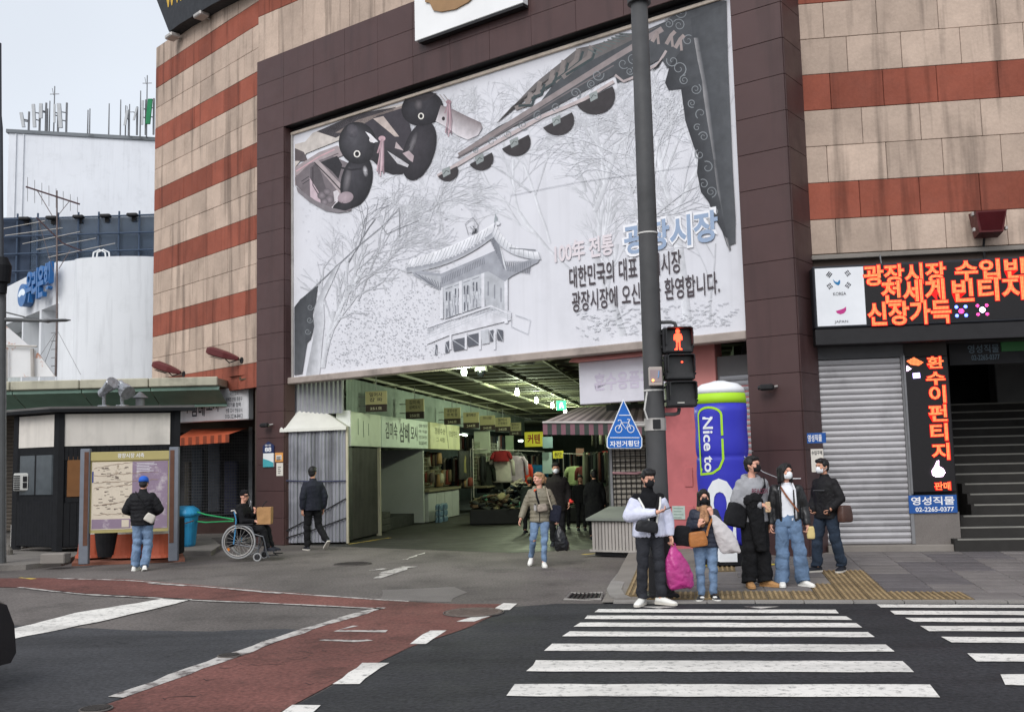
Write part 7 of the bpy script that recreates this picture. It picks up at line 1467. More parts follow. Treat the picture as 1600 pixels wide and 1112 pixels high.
def ledt(body, x0, x1, y0, y1, fr, v, par, m=M_LED, halo=True, sp_=1.0):
    a0, b0 = fr.px(x0, y1, v); a1, b1 = fr.px(x1, y0, v); b0 = (b0+fr.px(x1, y1-(x1-x0)*.03, v)[1])/2
    zc0 = fr.px((x0+x1)/2, y1, v)[1]; zc1 = fr.px((x0+x1)/2, y0, v)[1]
    if halo: text(body, onf(fr, v+.002), (a0-.012, zc0-.012, a1+.012, zc1+.012), M_LEDH, par, 'led_glow', .05, sp_)
    text(body, onf(fr, v), (a0, zc0, a1, zc1), m, par, 'led_lettering', .024, sp_)
vl = VL-.012
ledt('광장시장', 1350, 1477, 412, 444, FRT, vl, ld); ledt('수입빈티', 1493, 1638, 404, 436, FRT, vl, ld)
ledt('전세계', 1378, 1475, 437, 473, FRT, vl-.004, ld); ledt('빈티지지', 1489, 1640, 433, 469, FRT, vl-.004, ld)
ledt('신장가득', 1357, 1485, 470, 507, FRT, vl-.008, ld)
def star(x, y, m1, m2, r=.1):
    u_, z_ = FRT.px(x, y, vl)
    for k in range(4):
        a = math.pi/4+k*math.pi/2; q = MB(FRT); q.sph((u_+r*math.cos(a), vl, z_+r*math.sin(a)), .028, .004, .028, 8, 6); q.build('led_icon_dot', m1, ld)
    q = MB(FRT); q.sph((u_, vl, z_), .045, .004, .045, 10, 6); q.build('led_icon_core', m2, ld)
M_LBL = mat('led_blue', (90, 110, 255), .5, 0, emit=4); star(1502, 486, M_LBL, M_LEDP, .1); star(1535, 484, M_LEDP, mat('led_white', (235, 225, 255), .5, 0, emit=5), .1)
# white panel marks
def pan(P, m, nm, vv=-.01): q = MB(FRT); q.prism([FRT.px(x, y, VL+vv) for x, y in P], VL+vv, VL+vv+.002); q.build(nm, m, ld)
M_MB, M_MP, M_MK = mat('mark_blue', (40, 116, 166), .6), mat('mark_magenta', (186, 54, 130), .6), M_TXD
for (cx_, cy_, s_, brk) in ((1295.5, 429, 1, 0), (1324.5, 427, -1, 1), (1296.5, 447, -1, 1), (1325, 445.5, 1, 1)):
    for k in (-1, 0, 1):
        o_ = k*2.6; dx, dy = .6*s_, .8; px_, py_ = cx_+o_*.8, cy_-o_*.6*s_*-1
        for h_ in ((-1, 1) if (brk and k != 0) or brk == 1 and k == 0 else (0,)):
            L_ = 4 if h_ == 0 else 1.7; ox, oy = dx*h_*2.3*(-1), dy*h_*2.3; ax_, ay_ = -dx*L_, dy*L_; nx, ny = .75*dy, .75*dx
            pan([(px_+ox+ax_-nx, py_+oy+ay_-ny), (px_+ox+ax_+nx, py_+oy+ay_+ny), (px_+ox-ax_+nx, py_+oy-ay_+ny), (px_+ox-ax_-nx, py_+oy-ay_-ny)], M_MK, 'trigram_bar')
pan([(1301.5, 436), (1305, 440), (1309, 441), (1311, 437.5), (1313, 438), (1312.5, 443), (1310, 446), (1306, 444), (1303, 441)], M_MB, 'blue_swirl'); pan([(1306, 486), (1312, 484), (1318, 482), (1322, 479), (1322, 485), (1319, 489), (1313, 491), (1308, 489)], M_MP, 'magenta_mark')
for s_, x0_, x1_, y0_, y1_ in (('KOREA', 1302, 1322, 457, 462), ('JAPAN', 1304, 1325, 500.5, 506)): a0, b0 = FRT.px(x0_, y1_, VL-.01); a1, b1 = FRT.px(x1_, y0_, VL-.01); text(s_, onf(FRT, VL-.01), (a0, b0, a1, b0+.055), M_TXD, ld, bold=.0)
q = MB(FRT); q.tube([FRT.w((0, 0, 0))*0+np.array((1.1, -.1, 5.1)), (1.12, -.1, z1+.04)], .015, 5); q.build('stay', M_STEEL, ld)
# vertical LED
V2 = -.02; lv_ = thing('vertical_led_sign', 'narrow upright black sign with glowing red led lettering', 'sign', FRT.w((us1+.1, V2, 1)))
a0, z0, a1, z1 = rect(FRT, 1413, 769, 1488, 556, V2); a0 = FRT.px(1418, 660, V2)[0]; a1 = FRT.px(1488, 660, V2)[0]; z1 = FRT.px(1450, 556, V2)[1]; z0 = FRT.px(1450, 769, V2)[1]
q = MB(FRT); q.box((a0, V2, z0), (a1, .118, z1), .015); q.build('case', M_LSC, lv_); q = MB(FRT); q.box((a0-.01, V2-.004, z0-.02), (a0+.02, V2+.02, z1+.02)); q.build('case_edge', M_STEEL, lv_)
for ch, x0_, x1_, y0_, y1_ in (('환', 1449, 1474, 557, 575), ('수', 1448, 1476, 581, 601), ('이', 1453, 1477, 602, 629), ('펀', 1452, 1479, 632, 658), ('티', 1455, 1480, 661, 688), ('지', 1457, 1483, 692, 718), ('판매', 1461, 1485, 753, 765)): ledt(ch, x0_, x1_, y0_, y1_, FRT, V2-.014, lv_)
def ic(P, m, nm): q = MB(FRT); q.prism([FRT.px(x, y, V2-.014) for x, y in P], V2-.016, V2-.013); q.build(nm, m, lv_)
M_LWP = mat('led_whitepink', (255, 210, 250), .5, 0, emit=5); ic([(1456, 735), (1460, 729), (1464, 720), (1467, 719), (1467, 728), (1474, 732), (1477, 738), (1473, 744), (1463, 745), (1457, 742)], M_LWP, 'led_hand'); ic([(1416, 564), (1428, 558), (1443, 566), (1436, 571), (1424, 570)], M_LED, 'led_arrow'); ic([(1417, 571), (1417, 580), (1424, 576)], M_LWP, 'led_mark'); ic([(1426, 583), (1437, 582), (1438, 590), (1427, 591)], mat('led_lilac', (190, 170, 255), .5, 0, emit=3), 'led_mark')
# blue plates and notices
def plate(fr, x0, y0, x1, y1, v, rows, lab, m=None, tm=None, cat='sign', name='blue_plate'):
    a0, z0, a1, z1 = rect(fr, x0, y0, x1, y1, v); xm_ = (x0+x1)/2; z1 = fr.px(xm_, y0, v)[1]; z0 = fr.px(xm_, y1, v)[1]; t = thing(name, lab, cat, fr.w((a0, v, z0))); q = MB(fr); q.box((a0, v-.012, z0), (a1, v+.006, z1)); q.build('plate', m or mat('plate_blue', (34, 82, 150), .5, .05), t); H = z1-z0; W = a1-a0
    for s_, fx0, fx1, fz0, fz1 in rows: text(s_, onf(fr, v-.015), (a0+W*fx0, z0+H*fz0, a0+W*fx1, z0+H*fz1), tm or M_TXW, t, bold=.02)
plate(FRT, 1419, 773, 1496, 801, .015, [('영성직물', .05, .95, .45, .92), ('02-2265-0377', .13, .93, .08, .34)], 'blue fabric shop plate with phone number below upright led sign')
plate(FC, 1261, 676, 1291, 692, -.03, [('영성직물', .04, .8, .15, .85)], 'small blue arrow plate on the corner of the right pillar')
plate(FC, 1267, 701, 1288, 737, -.03, [('수입구제', .06, .94, .74, .92)], 'white paper notice below the small blue plate on pillar', M_PAPER, M_TXD, 'notice', 'paper_notice')
# ================================================================== people
SKIN = mat('skin', (196, 146, 122), .55, .05, 8, sss=.08); SKIN2 = mat('skin_fair', (212, 160, 138), .55, .05, 8, sss=.08)
HAIRB = mat('hair_black', (24, 22, 23), .5, .2, 30, bump=.5, bscale=60, spec=.4); HAIRY = mat('hair_blonde', (168, 132, 98), .55, .15, 20, bump=.5, bscale=60)
MASKB = mat('mask_black', (28, 28, 31), .9, .08); MASKW = mat('mask_white', (226, 228, 232), .85, .04); EYEM = mat('eye_dark', (26, 20, 18), .3, 0, spec=.6); LIPS = mat('lips', (168, 96, 88), .6, 0)
def fab(name, rgb, **k):
    if name in MATS: return MATS[name]
    a = dict(rough=.92, var=.12, scale=6, bump=.55, bscale=9); a.update(k); m = mat(name, rgb, a['rough'], a['var'], a['scale'], bump=a['bump'], bscale=a['bscale'], spec=a.get('spec', .2), grain=.06)
    for n in m.node_tree.nodes:      # long creases instead of dimples
        if n.type == 'TEX_NOISE' and abs(n.inputs['Scale'].default_value-a['bscale']) < 1e-4: n.inputs['Distortion'].default_value = 1.8; n.inputs['Roughness'].default_value = .5
        if n.type == 'BUMP': n.inputs['Distance'].default_value = .03
    return m
M_DEN = fab('denim_blue', (112, 134, 162), var=.28, scale=7); M_DEN2 = fab('denim_wide', (98, 120, 148), var=.28, scale=6); M_DEND = fab('denim_dark', (46, 56, 70), var=.2); M_BKT = fab('black_trouser', (27, 27, 29)); M_BKJ = fab('black_jean', (46, 47, 52), var=.18)
M_SHW = mat('shoe_white', (226, 224, 218), .7, .05, 6); M_SHB = mat('shoe_dark', (34, 36, 44), .7, .1, 6); M_SHT = mat('shoe_tan', (176, 132, 86), .75, .1, 8); M_SOLE = mat('sole_pale', (206, 200, 190), .8, .06); M_LEA = mat('brown_leather', (72, 48, 40), .45, .15, 6, spec=.45)
REM = []
def remesh(o, vox, sm=5, disp=0.0, ds=.12):
    m = o.modifiers.new('r', 'REMESH'); m.mode = 'VOXEL'; m.voxel_size = vox; m.use_smooth_shade = True
    if sm: s_ = o.modifiers.new('s', 'SMOOTH'); s_.iterations = sm; s_.factor = .5
    if disp:
        k = 'clouds%.2f' % ds; tx = bpy.data.textures.get(k) or bpy.data.textures.new(k, 'CLOUDS'); tx.noise_scale = ds; tx.noise_depth = 2
        d = o.modifiers.new('d', 'DISPLACE'); d.texture = tx; d.strength = disp; d.mid_level = .5; d.texture_coords = 'LOCAL'
    REM.append(o); return o
def cap(q, p0, p1, r0, r1):
    p0 = np.array(p0, float); p1 = np.array(p1, float); q.sph(p0, r0, None, None, 14, 9); q.sph(p1, r1, None, None, 14, 9); q.cyl(p0, p1, r0*.995, r1*.995, 14)
def nrm(v): v = np.array(v, float); return v/(np.linalg.norm(v)+1e-9)
def hand(q, w_, dv, pn, curl=.6, thumb=1):
    w_ = np.array(w_, float); dv = nrm(dv); pn = np.array(pn, float); pn = nrm(pn-dv*(pn@dv)); sd_ = np.cross(dv, pn)*thumb
    cap(q, w_-dv*.03, w_+dv*.02, .026, .026)
    for i, L_ in enumerate((.07, .08, .075, .058)):
        o_ = (.03-.02*i); k = w_+dv*.085+sd_*o_; cap(q, w_+dv*.015+sd_*o_*.6, k, .013, .012)
        a = k+(dv*math.cos(curl*.7)+pn*math.sin(curl*.7))*L_*.5; b = a+(dv*math.cos(curl*1.7)+pn*math.sin(curl*1.7))*L_*.5; cap(q, k, a, .0095, .0088); cap(q, a, b, .0088, .0078)
    t0 = w_+dv*.03+sd_*.032; t1 = t0+nrm(dv*.6+sd_*.55+pn*.45)*.04; t2 = t1+nrm(dv*.85+sd_*.1+pn*.6)*.034; cap(q, w_+dv*.01+sd_*.015, t0, .014, .013); cap(q, t0, t1, .0115, .0105); cap(q, t1, t2, .0105, .009)
DJ = dict(pel=(0, 0, .95), ch=(0, 0, 1.28), nk=(0, .012, 1.455), hd=(0, -.018, 1.632), sl=(-.165, .012, 1.378), sr=(.165, .012, 1.378), el=(-.225, .035, 1.12), er=(.225, .035, 1.12), wl=(-.235, -.03, .875), wr=(.235, -.03, .875), hl=(-.088, 0, .92), hr=(.088, 0, .92), kl=(-.1, -.02, .5), kr=(.1, -.02, .5), al=(-.105, .02, .085), ar=(.105, .02, .085))
class P:
    def __init__(s, x, ytop, yfoot, face, label, pose=None, far=False, z=None, group=None, name='person', H=None, pos=None, build=1.0):
        b = sp(x, yfoot) if z is None else gp(x, yfoot, z)
        if pos is not None: b = np.array(pos, float)
        if H is None: H = at_depth(x, ytop, b[1])[2]-b[2]
        s.k = H/1.765; s.b = b; s.fr = Fr(b, 90+face); s.J = {a: np.array(c, float) for a, c in DJ.items()}
        for a, c in (pose or {}).items(): s.J[a] = np.array(c, float)
        s.far = far; s.root = thing(name, label, 'person', b, group); s.yaw = s.nod = s.rollh = 0.0; s.bd = build
    def q(s): m = MB(s.fr); m.M = lambda v: v*s.k; return m
    def hq(s): 
        m = MB(s.fr); cy, sy = math.cos(s.yaw), math.sin(s.yaw); cn, sn = math.cos(s.nod), math.sin(s.nod); R1 = np.array([[1, 0, 0], [0, cn, -sn], [0, sn, cn]]); R2 = np.array([[cy, -sy, 0], [sy, cy, 0], [0, 0, 1]]); R = R2@R1
        m.M = lambda v: (v@R.T+s.J['hd'])*s.k; return m
    def head(s, yaw=0, nod=0): s.yaw, s.nod = math.radians(yaw), math.radians(nod); return s
    def w(s, p): return s.fr.w(np.array(p, float)*s.k)
    def body(s, skin, hl=((0, -.15, -1), (1, -.2, 0), .6), hr=((0, -.15, -1), (-1, -.2, 0), .6)):
        J = s.J; q = s.hq(); q.sph((0, 0, .012), .075, .095, .115, 20, 14); q.sph((0, -.022, -.055), .056, .066, .06, 16, 10); q.sph((0, -.04, -.085), .034, .038, .026); cap_ = cap
        cap(q, (0, -.092, .012), (0, -.107, -.022), .009, .013); q.sph((0, -.09, .03), .045, .014, .02); q.sph((0, -.082, -.062), .028, .014, .014)
        for sx_ in (-1, 1): q.sph((sx_*.076, .012, -.005), .011, .02, .03, 10, 8); q.sph((sx_*.045, -.062, -.022), .026, .026, .026)
        V, F, n = q.V, q.F, q.n; q = s.q(); q.V, q.F, q.n = V, F, n
        cap(q, J['nk']-[0, 0, .03], J['hd']+[0, .02, -.06], .052*s.bd, .05)
        pel, ch, nk = J['pel'], J['ch'], J['nk']
        q.loft([q.ering(c, rx, ry, 20) for c, rx, ry in ((pel-[0, 0, .06], .12, .085), (pel+[0, 0, .05], .135, .09), (pel+(ch-pel)*.45, .12, .082), (ch, .14, .095), (ch+(nk-ch)*.55, .14, .085), (nk-[0, 0, .01], .06, .055))])
        for a in 'lr':
            cap(q, J['s'+a], J['e'+a], .05, .043); cap(q, J['e'+a], J['w'+a], .042, .03)
            cap(q, J['h'+a], J['k'+a], .078, .055); cap(q, J['k'+a], J['a'+a], .052, .038)
        if hl: hand(q, J['wl'], hl[0], hl[1], hl[2], hl[3] if len(hl) > 3 else 1)
        if hr: hand(q, J['wr'], hr[0], hr[1], hr[2], hr[3] if len(hr) > 3 else -1)
        o = q.build('body', skin, s.root, smooth=True); remesh(o, (.011 if s.far else .0075)*s.k, 2)
        for sx_ in (-1, 1):
            q = s.hq(); q.sph((sx_*.031, -.0895, .006), .012, .006, .006, 10, 6); q.build('eye', EYEM, s.root, smooth=True); q = s.hq(); q.tube([(sx_*.014, -.0965, .028), (sx_*.033, -.094, .034), (sx_*.05, -.082, .029)], .0028, 5); q.build('eyebrow', HAIRB, s.root)
        return s
    def lips(s): q = s.hq(); q.sph((0, -.0955, -.062), .018, .005, .0045); q.build('mouth', LIPS, s.root, smooth=True); return s
    def hair(s, m, style='short'):
        q = s.hq()
        q.sph((0, .02, .034), .085, .098, .098, 20, 12); q.sph((0, .05, -.02), .074, .06, .075); q.sph((0, -.018, .072), .072, .068, .068)
        if style in ('short', 'fringe'):
            for x in (-.05, -.025, 0, .025, .05): q.sph((x, -.058-.012*(abs(x) < .04), .088), .028, .034, .032)
            for sx_ in (-1, 1): q.sph((sx_*.07, .0, .035), .02, .045, .045)
        if style == 'fringe':
            for x in (-.06, -.036, -.012, .012, .036, .06): cap(q, (x, -.06+abs(x)*.3, .105), (x*1.02, -.09+abs(x)*.4, .062), .022, .011)
        if style in ('bob', 'long'):
            L_ = -.13 if style == 'bob' else -.22
            for sx_ in (-1, 1):
                for y in (-.02, .025, .065): cap(q, (sx_*.065, y, .05), (sx_*(.084-.02*(y > .05)), y+.01, L_+abs(y)*.2), .034, .026 if style == 'bob' else .032)
                cap(q, (sx_*.02, -.075, .1), (sx_*.072, -.055, .02), .024, .018)
            cap(q, (0, .07, .03), (0, .085, L_), .06, .055); cap(q, (-.045, .07, .03), (-.05, .075, L_), .045, .04); cap(q, (.045, .07, .03), (.05, .075, L_), .045, .04)
        if style == 'tied':
            for x in (-.05, -.02, .02, .05): cap(q, (x, -.06, .09), (x*1.3, -.0, .08), .024, .03)
            q.sph((0, .12, .0), .035, .045, .04); cap(q, (0, .12, 0), (0, .13, -.07), .03, .016)
        o = q.build('hair', m, s.root, smooth=True); remesh(o, .009*s.k, 2, .006*s.k, .03); return s
    def cap_hat(s, m, beanie=False):
        q = s.hq(); n = 20; R_ = []
        for a, r_ in ((.02, .098), (.06, .1), (.1, .09), (.13, .06), (.142, .015)): R_.append([(r_*.93*math.cos(t), .012+r_*1.08*math.sin(t), a) for t in np.linspace(0, 2*math.pi, n+1)[:-1]])
        q.loft(R_); o = q.build('cap', m, s.root, smooth=True)
        q = s.hq(); n = 12; a = [(.08*math.cos(t), -.085-.075*math.sin(t), .024-.012*math.sin(t)) for t in np.linspace(0, math.pi, n)]; q.add([(x, y, z) for x, y, z in a]+[(x, y, z+.007) for x, y, z in a], [tuple(range(n)), tuple(range(2*n-1, n-1, -1))]+[(i, i+1, n+i+1, n+i) for i in range(n-1)]); q.build('cap_brim', m, s.root); return s
    def mask(s, m, chin=False):
        q = s.hq(); dz = -.085 if chin else -.045
        q.grid(lambda a, b: (.074*math.sin((a-.5)*2.5)*math.cos((b-.5)*1.5), -.018-.094*math.cos((a-.5)*2.5)*math.cos((b-.5)*1.7)-.012*math.exp(-((a-.5)*5)**2), dz+.062*math.sin((b-.5)*2.3)*(1.0-.25*abs(a-.5))), 16, 8); q.grid(lambda a, b: (.071*math.sin((a-.5)*2.5)*math.cos((b-.5)*1.5), -.018-.09*math.cos((a-.5)*2.5)*math.cos((b-.5)*1.7)-.012*math.exp(-((a-.5)*5)**2), dz+.06*math.sin((b-.5)*2.3)*(1.0-.25*abs(a-.5))), 16, 8); o = q.build('face_mask', m, s.root, smooth=True)
        for sx_ in (-1, 1): q = s.hq(); q.tube([(sx_*.07, -.035, dz+.03), (sx_*.08, .015, .01), (sx_*.083, .025, -.02), (sx_*.068, -.03, dz-.02)], .0025, 4); q.build('mask_loop', m, o)
        return s
    def glasses(s):
        q = s.hq()
        for sx_ in (-1, 1): q.tube([(sx_*.033+.025*math.cos(t), -.108+.004*abs(math.cos(t)), .006+.019*math.sin(t)) for t in np.linspace(0, 2*math.pi, 13)[:-1]], .0014, 5, True); q.tube([(sx_*.058, -.1, .01), (sx_*.078, -.02, .012), (sx_*.08, .02, .005)], .0014, 5)
        q.tube([(-.01, -.11, .01), (.01, -.11, .01)], .0014, 5); q.build('glasses', mat('glasses_rim', (84, 72, 66), .4, .05), s.root); return s
    def top(s, m, name='jacket', hem=.86, fat=1.0, arm=1.0, quilt=0, collar=0, hood=0, cuff=.0, hemr=1.0, disp=.01, sleeves=True, armlen=1.0):
        J = s.J; q = s.q(); pel, ch, nk = J['pel'], J['ch'], J['nk']; b = s.bd; rings = []
        zs = np.linspace(hem, nk[2]+.005, 40)
        for z in zs:
            c = pel+(ch-pel)*((z-pel[2])/(ch[2]-pel[2])) if z < ch[2] else ch+(nk-ch)*((z-ch[2])/(nk[2]-ch[2]))
            prof = [(.7, .175*hemr, .125*hemr), (.86, .17*hemr, .122*hemr), (.95, .168, .12), (1.08, .165, .115), (1.25, .18, .125), (1.34, .188, .12), (1.40, .16, .1), (1.44, .095, .08), (1.47, .07, .068)]
            rx = np.interp(z, [p[0] for p in prof], [p[1] for p in prof])*b; ry = np.interp(z, [p[0] for p in prof], [p[2] for p in prof])*b
            f_ = fat if z < 1.36 else 1+(fat-1)*max(0, (1.47-z)/.11); g = 1+(quilt*abs(math.sin(math.pi*z/.075))-quilt*.5 if quilt and z < 1.42 else 0)
            rings.append(q.ering((c[0], c[1], z), rx*f_*g, ry*f_*g, 24, 2.3))
        q.loft(rings)
        if sleeves:
            for a in 'lr':
                S_, E_, W_ = J['s'+a], J['e'+a], J['w'+a]; L1 = np.linalg.norm(E_-S_); L2 = np.linalg.norm(W_-E_); W2 = E_+(W_-E_)*armlen; pts, rr = [], []
                ph = random.Random(int(s.b[0]*777)+ord(a)).uniform(0, 6)
                for k in range(41):
                    t = k/40*(L1+L2*armlen); p = S_+(E_-S_)*(t/L1) if t < L1 else E_+(W_-E_)*((t-L1)/L2); r_ = np.interp(t/(L1+L2), [0, .3, .55, .85, .94, 1], [.066, .068, .06, .056, .05-.004*cuff, .046])*(arm if t > .08 else .6+.4*arm)
                    g = 1+(quilt*1.2*abs(math.sin(math.pi*t/.07))-quilt*.6 if quilt else .05*math.sin(t*70+ph+2*math.sin(t*19))*(.35+math.exp(-((t-L1)/.07)**2)+.7*math.exp(-((t-L1-L2)/.09)**2))); pts.append(p); rr.append(r_*g)
                q.tube(pts, rr, 16); q.sph(S_, .07*(.6+.4*arm), .07*(.6+.4*arm), .066*(.6+.4*arm)); q.sph(E_, .063*arm)
        if collar: 
            for k in range(12): t = 2*math.pi*k/12; c = nk+np.array([.062*math.cos(t), .058*math.sin(t)-.005, .01]); cap(q, c, c+[0, 0, collar], .016, .014)
        if hood:
            for k in range(9): t = -.3+(math.pi+.6)*k/8; c = nk+np.array([.1*math.cos(t), .025+.085*math.sin(t), .0+.02*math.sin(t)]); q.sph(c, .04*hood, .042*hood, .042*hood)
        o = q.build(name, m, s.root, smooth=True); remesh(o, (.013 if not s.far else .018)*s.k, 2 if quilt else 3, disp*s.k, .08); return o
    def legs(s, m, thigh=1.0, knee=1.0, hemr=1.0, disp=.014, name='trousers', low=.03):
        J = s.J; q = s.q(); pel = J['pel']; b = s.bd
        q.loft([q.ering((pel[0], pel[1], pel[2]+z), rx*b*(.5+.5*thigh), ry*b*(.5+.5*thigh), 20, 2.2) for z, rx, ry in ((-.1, .12, .1), (-.06, .158, .112), (0, .165, .118), (.06, .158, .112), (.12, .148, .105))])
        for a in 'lr':
            H_, K_, A_ = J['h'+a], J['k'+a], J['a'+a]-[0, 0, low-.03]; rl = random.Random(int(s.b[0]*999)+ord(a)); ph = rl.uniform(0, 6); tt = np.linspace(0, 2, 44); pts = [H_+(K_-H_)*t if t < 1 else K_+(A_-K_)*(t-1) for t in tt]; rr = np.interp(tt, [0, .33, .66, 1, 1.33, 1.66, 2], [.098*thigh, .094*thigh, .08*(thigh+knee)/2, .07*knee, .066*(knee+hemr)/2, .062*(.3*knee+.7*hemr), .06*hemr]); fw = .3+.7*np.exp(-((tt-1.02)/.22)**2)+.9*np.exp(-((tt-1.92)/.22)**2)+.5*np.exp(-((tt-.05)/.15)**2); rr = list(rr*(1+.045*fw*np.sin(tt*24+ph+1.5*np.sin(tt*7+ph)))); pts = [p+np.array([.008*math.sin(t*13+ph), .012*math.sin(t*17+2*ph), 0])*f for p, t, f in zip(pts, tt, fw)]
            q.tube(pts, rr, 18); q.sph(H_, .1*thigh)
        o = q.build(name, m, s.root, smooth=True); remesh(o, (.012 if not s.far else .018)*s.k, 2, disp*s.k, .07); return o
    def shoes(s, m, ms=None, dl=0, dr=0, pl=0, pr=0, size=1.0):
        for a, yaw, pit in (('l', dl, pl), ('r', dr, pr)):
            A_ = s.J['a'+a]; cy, sy = math.cos(math.radians(yaw)), math.sin(math.radians(yaw)); cp, sp_ = math.cos(math.radians(pit)), math.sin(math.radians(pit))
            def tf(v, A_=A_, cy=cy, sy=sy, cp=cp, sp_=sp_):
                v = np.array(v, float); y = v[:, 1]; z = v[:, 2]-.085; y2 = y*cp-z*sp_; z2 = y*sp_+z*cp; x = v[:, 0]; return np.stack([A_[0]+x*cy-y2*sy, A_[1]+x*sy+y2*cy, A_[2]+z2], 1)*s.k
            q = MB(s.fr); q.M = tf; R_ = []
            for y, hw, top in ((.075, .02, .05), (.065, .034, .085), (.02, .038, .1), (-.03, .04, .1), (-.07, .043, .085), (-.12, .046, .068), (-.16, .044, .055), (-.19, .034, .045), (-.205, .016, .034)):
                hw *= size; R_.append([(hw*x, y*size, .022+(top-.022)*z) for x, z in ((-1, 0), (-1, .45), (-.75, .85), (0, 1), (.75, .85), (1, .45), (1, 0))])
            q.loft(R_); o = q.build('shoe', m, s.root, smooth=True)
            q = MB(s.fr); q.M = tf; ol = [(.08, .02), (.07, .036), (.02, .041), (-.03, .042), (-.07, .046), (-.12, .049), (-.165, .046), (-.197, .034), (-.213, .012)]; pts = [(-w_*size, y*size) for y, w_ in ol]+[(w_*size, y*size) for y, w_ in ol[::-1]]; q.slab(pts, .001, .028); q.build('sole', ms or M_SOLE, o)
        return s
    def tube(s, pts, r, m, name, n=8): q = s.q(); q.tube(pts, r, n); return q.build(name, m, s.root, smooth=True)
def strap(pr, pts, w_, m, root, name='strap', th=.004):
    """flat belt following points (person coordinates)"""
    q = pr.q(); l = []; pts = [np.array(p, float) for p in pts]; n = len(pts); A, B = [], []
    for i, p in enumerate(pts):
        tg = pts[min(i+1, n-1)]-pts[max(i-1, 0)]; out = p-np.array([pr.J['ch'][0], pr.J['ch'][1], p[2]]); sd_ = nrm(np.cross(tg, out)); A.append(p+sd_*w_/2); B.append(p-sd_*w_/2)
    o_ = [nrm(p-np.array([pr.J['ch'][0], pr.J['ch'][1], p[2]]))*th for p in pts]; V = A+B+[a+o for a, o in zip(A, o_)]+[b+o for b, o in zip(B, o_)]
    q.add(V, [(2*n+i, 2*n+i+1, 3*n+i+1, 3*n+i) for i in range(n-1)]+[(i, n+i, n+i+1, i+1) for i in range(n-1)]+[(i, i+1, 2*n+i+1, 2*n+i) for i in range(n-1)]+[(n+i, 3*n+i, 3*n+i+1, n+i+1) for i in range(n-1)]); return q.build(name, m, root)
def soft_bag(pr, c, rx, ry, rz, m, lab, name='shoulder_bag', e=3.0, cat='bag', rot=0, disp=.02, top=.8, handles=None, kind='bag'):
    """soft bag hanging at c (person coordinates, centre)"""
    wc = pr.w(c); t = thing(name, lab, cat, (wc[0], wc[1], wc[2]-rz*pr.k)); q = pr.q(); cr, sr_ = math.cos(rot), math.sin(rot); R_ = []
    for z, k in ((-1, .75), (-.92, .95), (-.5, 1.0), (0, .98), (.5, .9), (.9, top), (1, top*.8)):
        ring_ = q.ering((0, 0, 0), rx*k, ry*k, 20, e); R_.append([(c[0]+x*cr+z*rz*sr_, c[1]+y, c[2]+z*rz*cr-x*sr_) for x, y, _ in ring_])
    q.loft(R_); o = q.build('bag_body', m, t, smooth=True); remesh(o, .012*pr.k, 2, disp*pr.k, .07); return t
# ---------------------------------------------------------------- 1 man with phone
M_LAV = fab('lavender_fleece', (206, 208, 226), bump=.3); M_KNB = fab('black_knit', (24, 24, 27))
p = P(1019, 731, 944, 12, 'person in pale lavender zip jacket and black mask looking at a phone', dict(el=(-.27, .02, 1.15), wl=(.03, -.235, 1.2), er=(.265, .05, 1.13), wr=(.285, -.02, .865), al=(-.13, .02, .085), ar=(.12, -.02, .085), kl=(-.12, -.02, .5), kr=(.11, -.03, .5)), z=.012)
p.head(8, 14).body(SKIN2, hl=((.9, -.25, .15), (.1, .3, 1), .9, -1), hr=((.1, -.1, -1), (-1, -.3, 0), 1.5)).hair(HAIRB, 'fringe').mask(MASKB).glasses(); p.top(M_KNB, 'knit_top', .9, .9, .85, collar=.05, sleeves=True, disp=.006); p.legs(M_BKJ, 1.0, 1.05, 1.2); p.shoes(M_SHW, M_SOLE, -38, 38, size=1.12)
# open jacket: shells left and right of the chest + sleeves
q = p.q()
for sx_ in (-1, 1):
    for z, o_ in np.stack([np.linspace(.9, 1.3, 13), np.linspace(0, 1, 13)], 1):
        for th in np.linspace(.28+.75*o_**1.4, math.pi-.15, 10): q.sph((sx_*(.185+.015*math.sin(z*9))*math.sin(th)+.0, -.135*math.cos(th)+.005, z), .032, .032, .036, 8, 6)
for a in 'lr':
    S_, E_, W_ = p.J['s'+a]+[(-.025 if a == 'l' else .02), 0, -.06], p.J['e'+a], p.J['w'+a]; pts = [S_+(E_-S_)*t for t in np.linspace(0, 1, 8)]+[E_+(W_-E_)*t for t in np.linspace(.12, .98, 8)]; q.tube(pts, [.078, .08, .081, .081, .081, .082, .083, .085, .085, .084, .08, .076, .07, .064, .056, .05], 16); q.sph(S_, .08); q.sph(E_, .085)
for k in range(9): t = -.35+(math.pi+.7)*k/8; q.sph((.15*math.cos(t), .03+.1*math.sin(t), 1.36-.0*math.sin(t)), .035)
o = q.build('jacket', M_LAV, p.root, smooth=True); remesh(o, .014*p.k, 4, .014*p.k, .08)
for sx_ in (-1, 1): p.tube([(sx_*.15, -.05, 1.38), (sx_*.115, -.125, 1.27), (sx_*.06, -.15, 1.12), (sx_*.035, -.155, .95)], .014, M_SHW, 'jacket_edge')
strap(p, [(.12, -.06, 1.42), (.07, -.145, 1.28), (.02, -.165, 1.16), (-.05, -.19, 1.06)], .04, M_BLKC, p.root, 'bag_strap')
soft_bag(p, (-.1, -.2, 1.02), .16, .05, .075, mat('sling_black', (28, 28, 31), .6, .1, 6, spec=.35), 'black sling bag across the waist of person with the phone', 'sling_bag', 2.6, rot=.15)
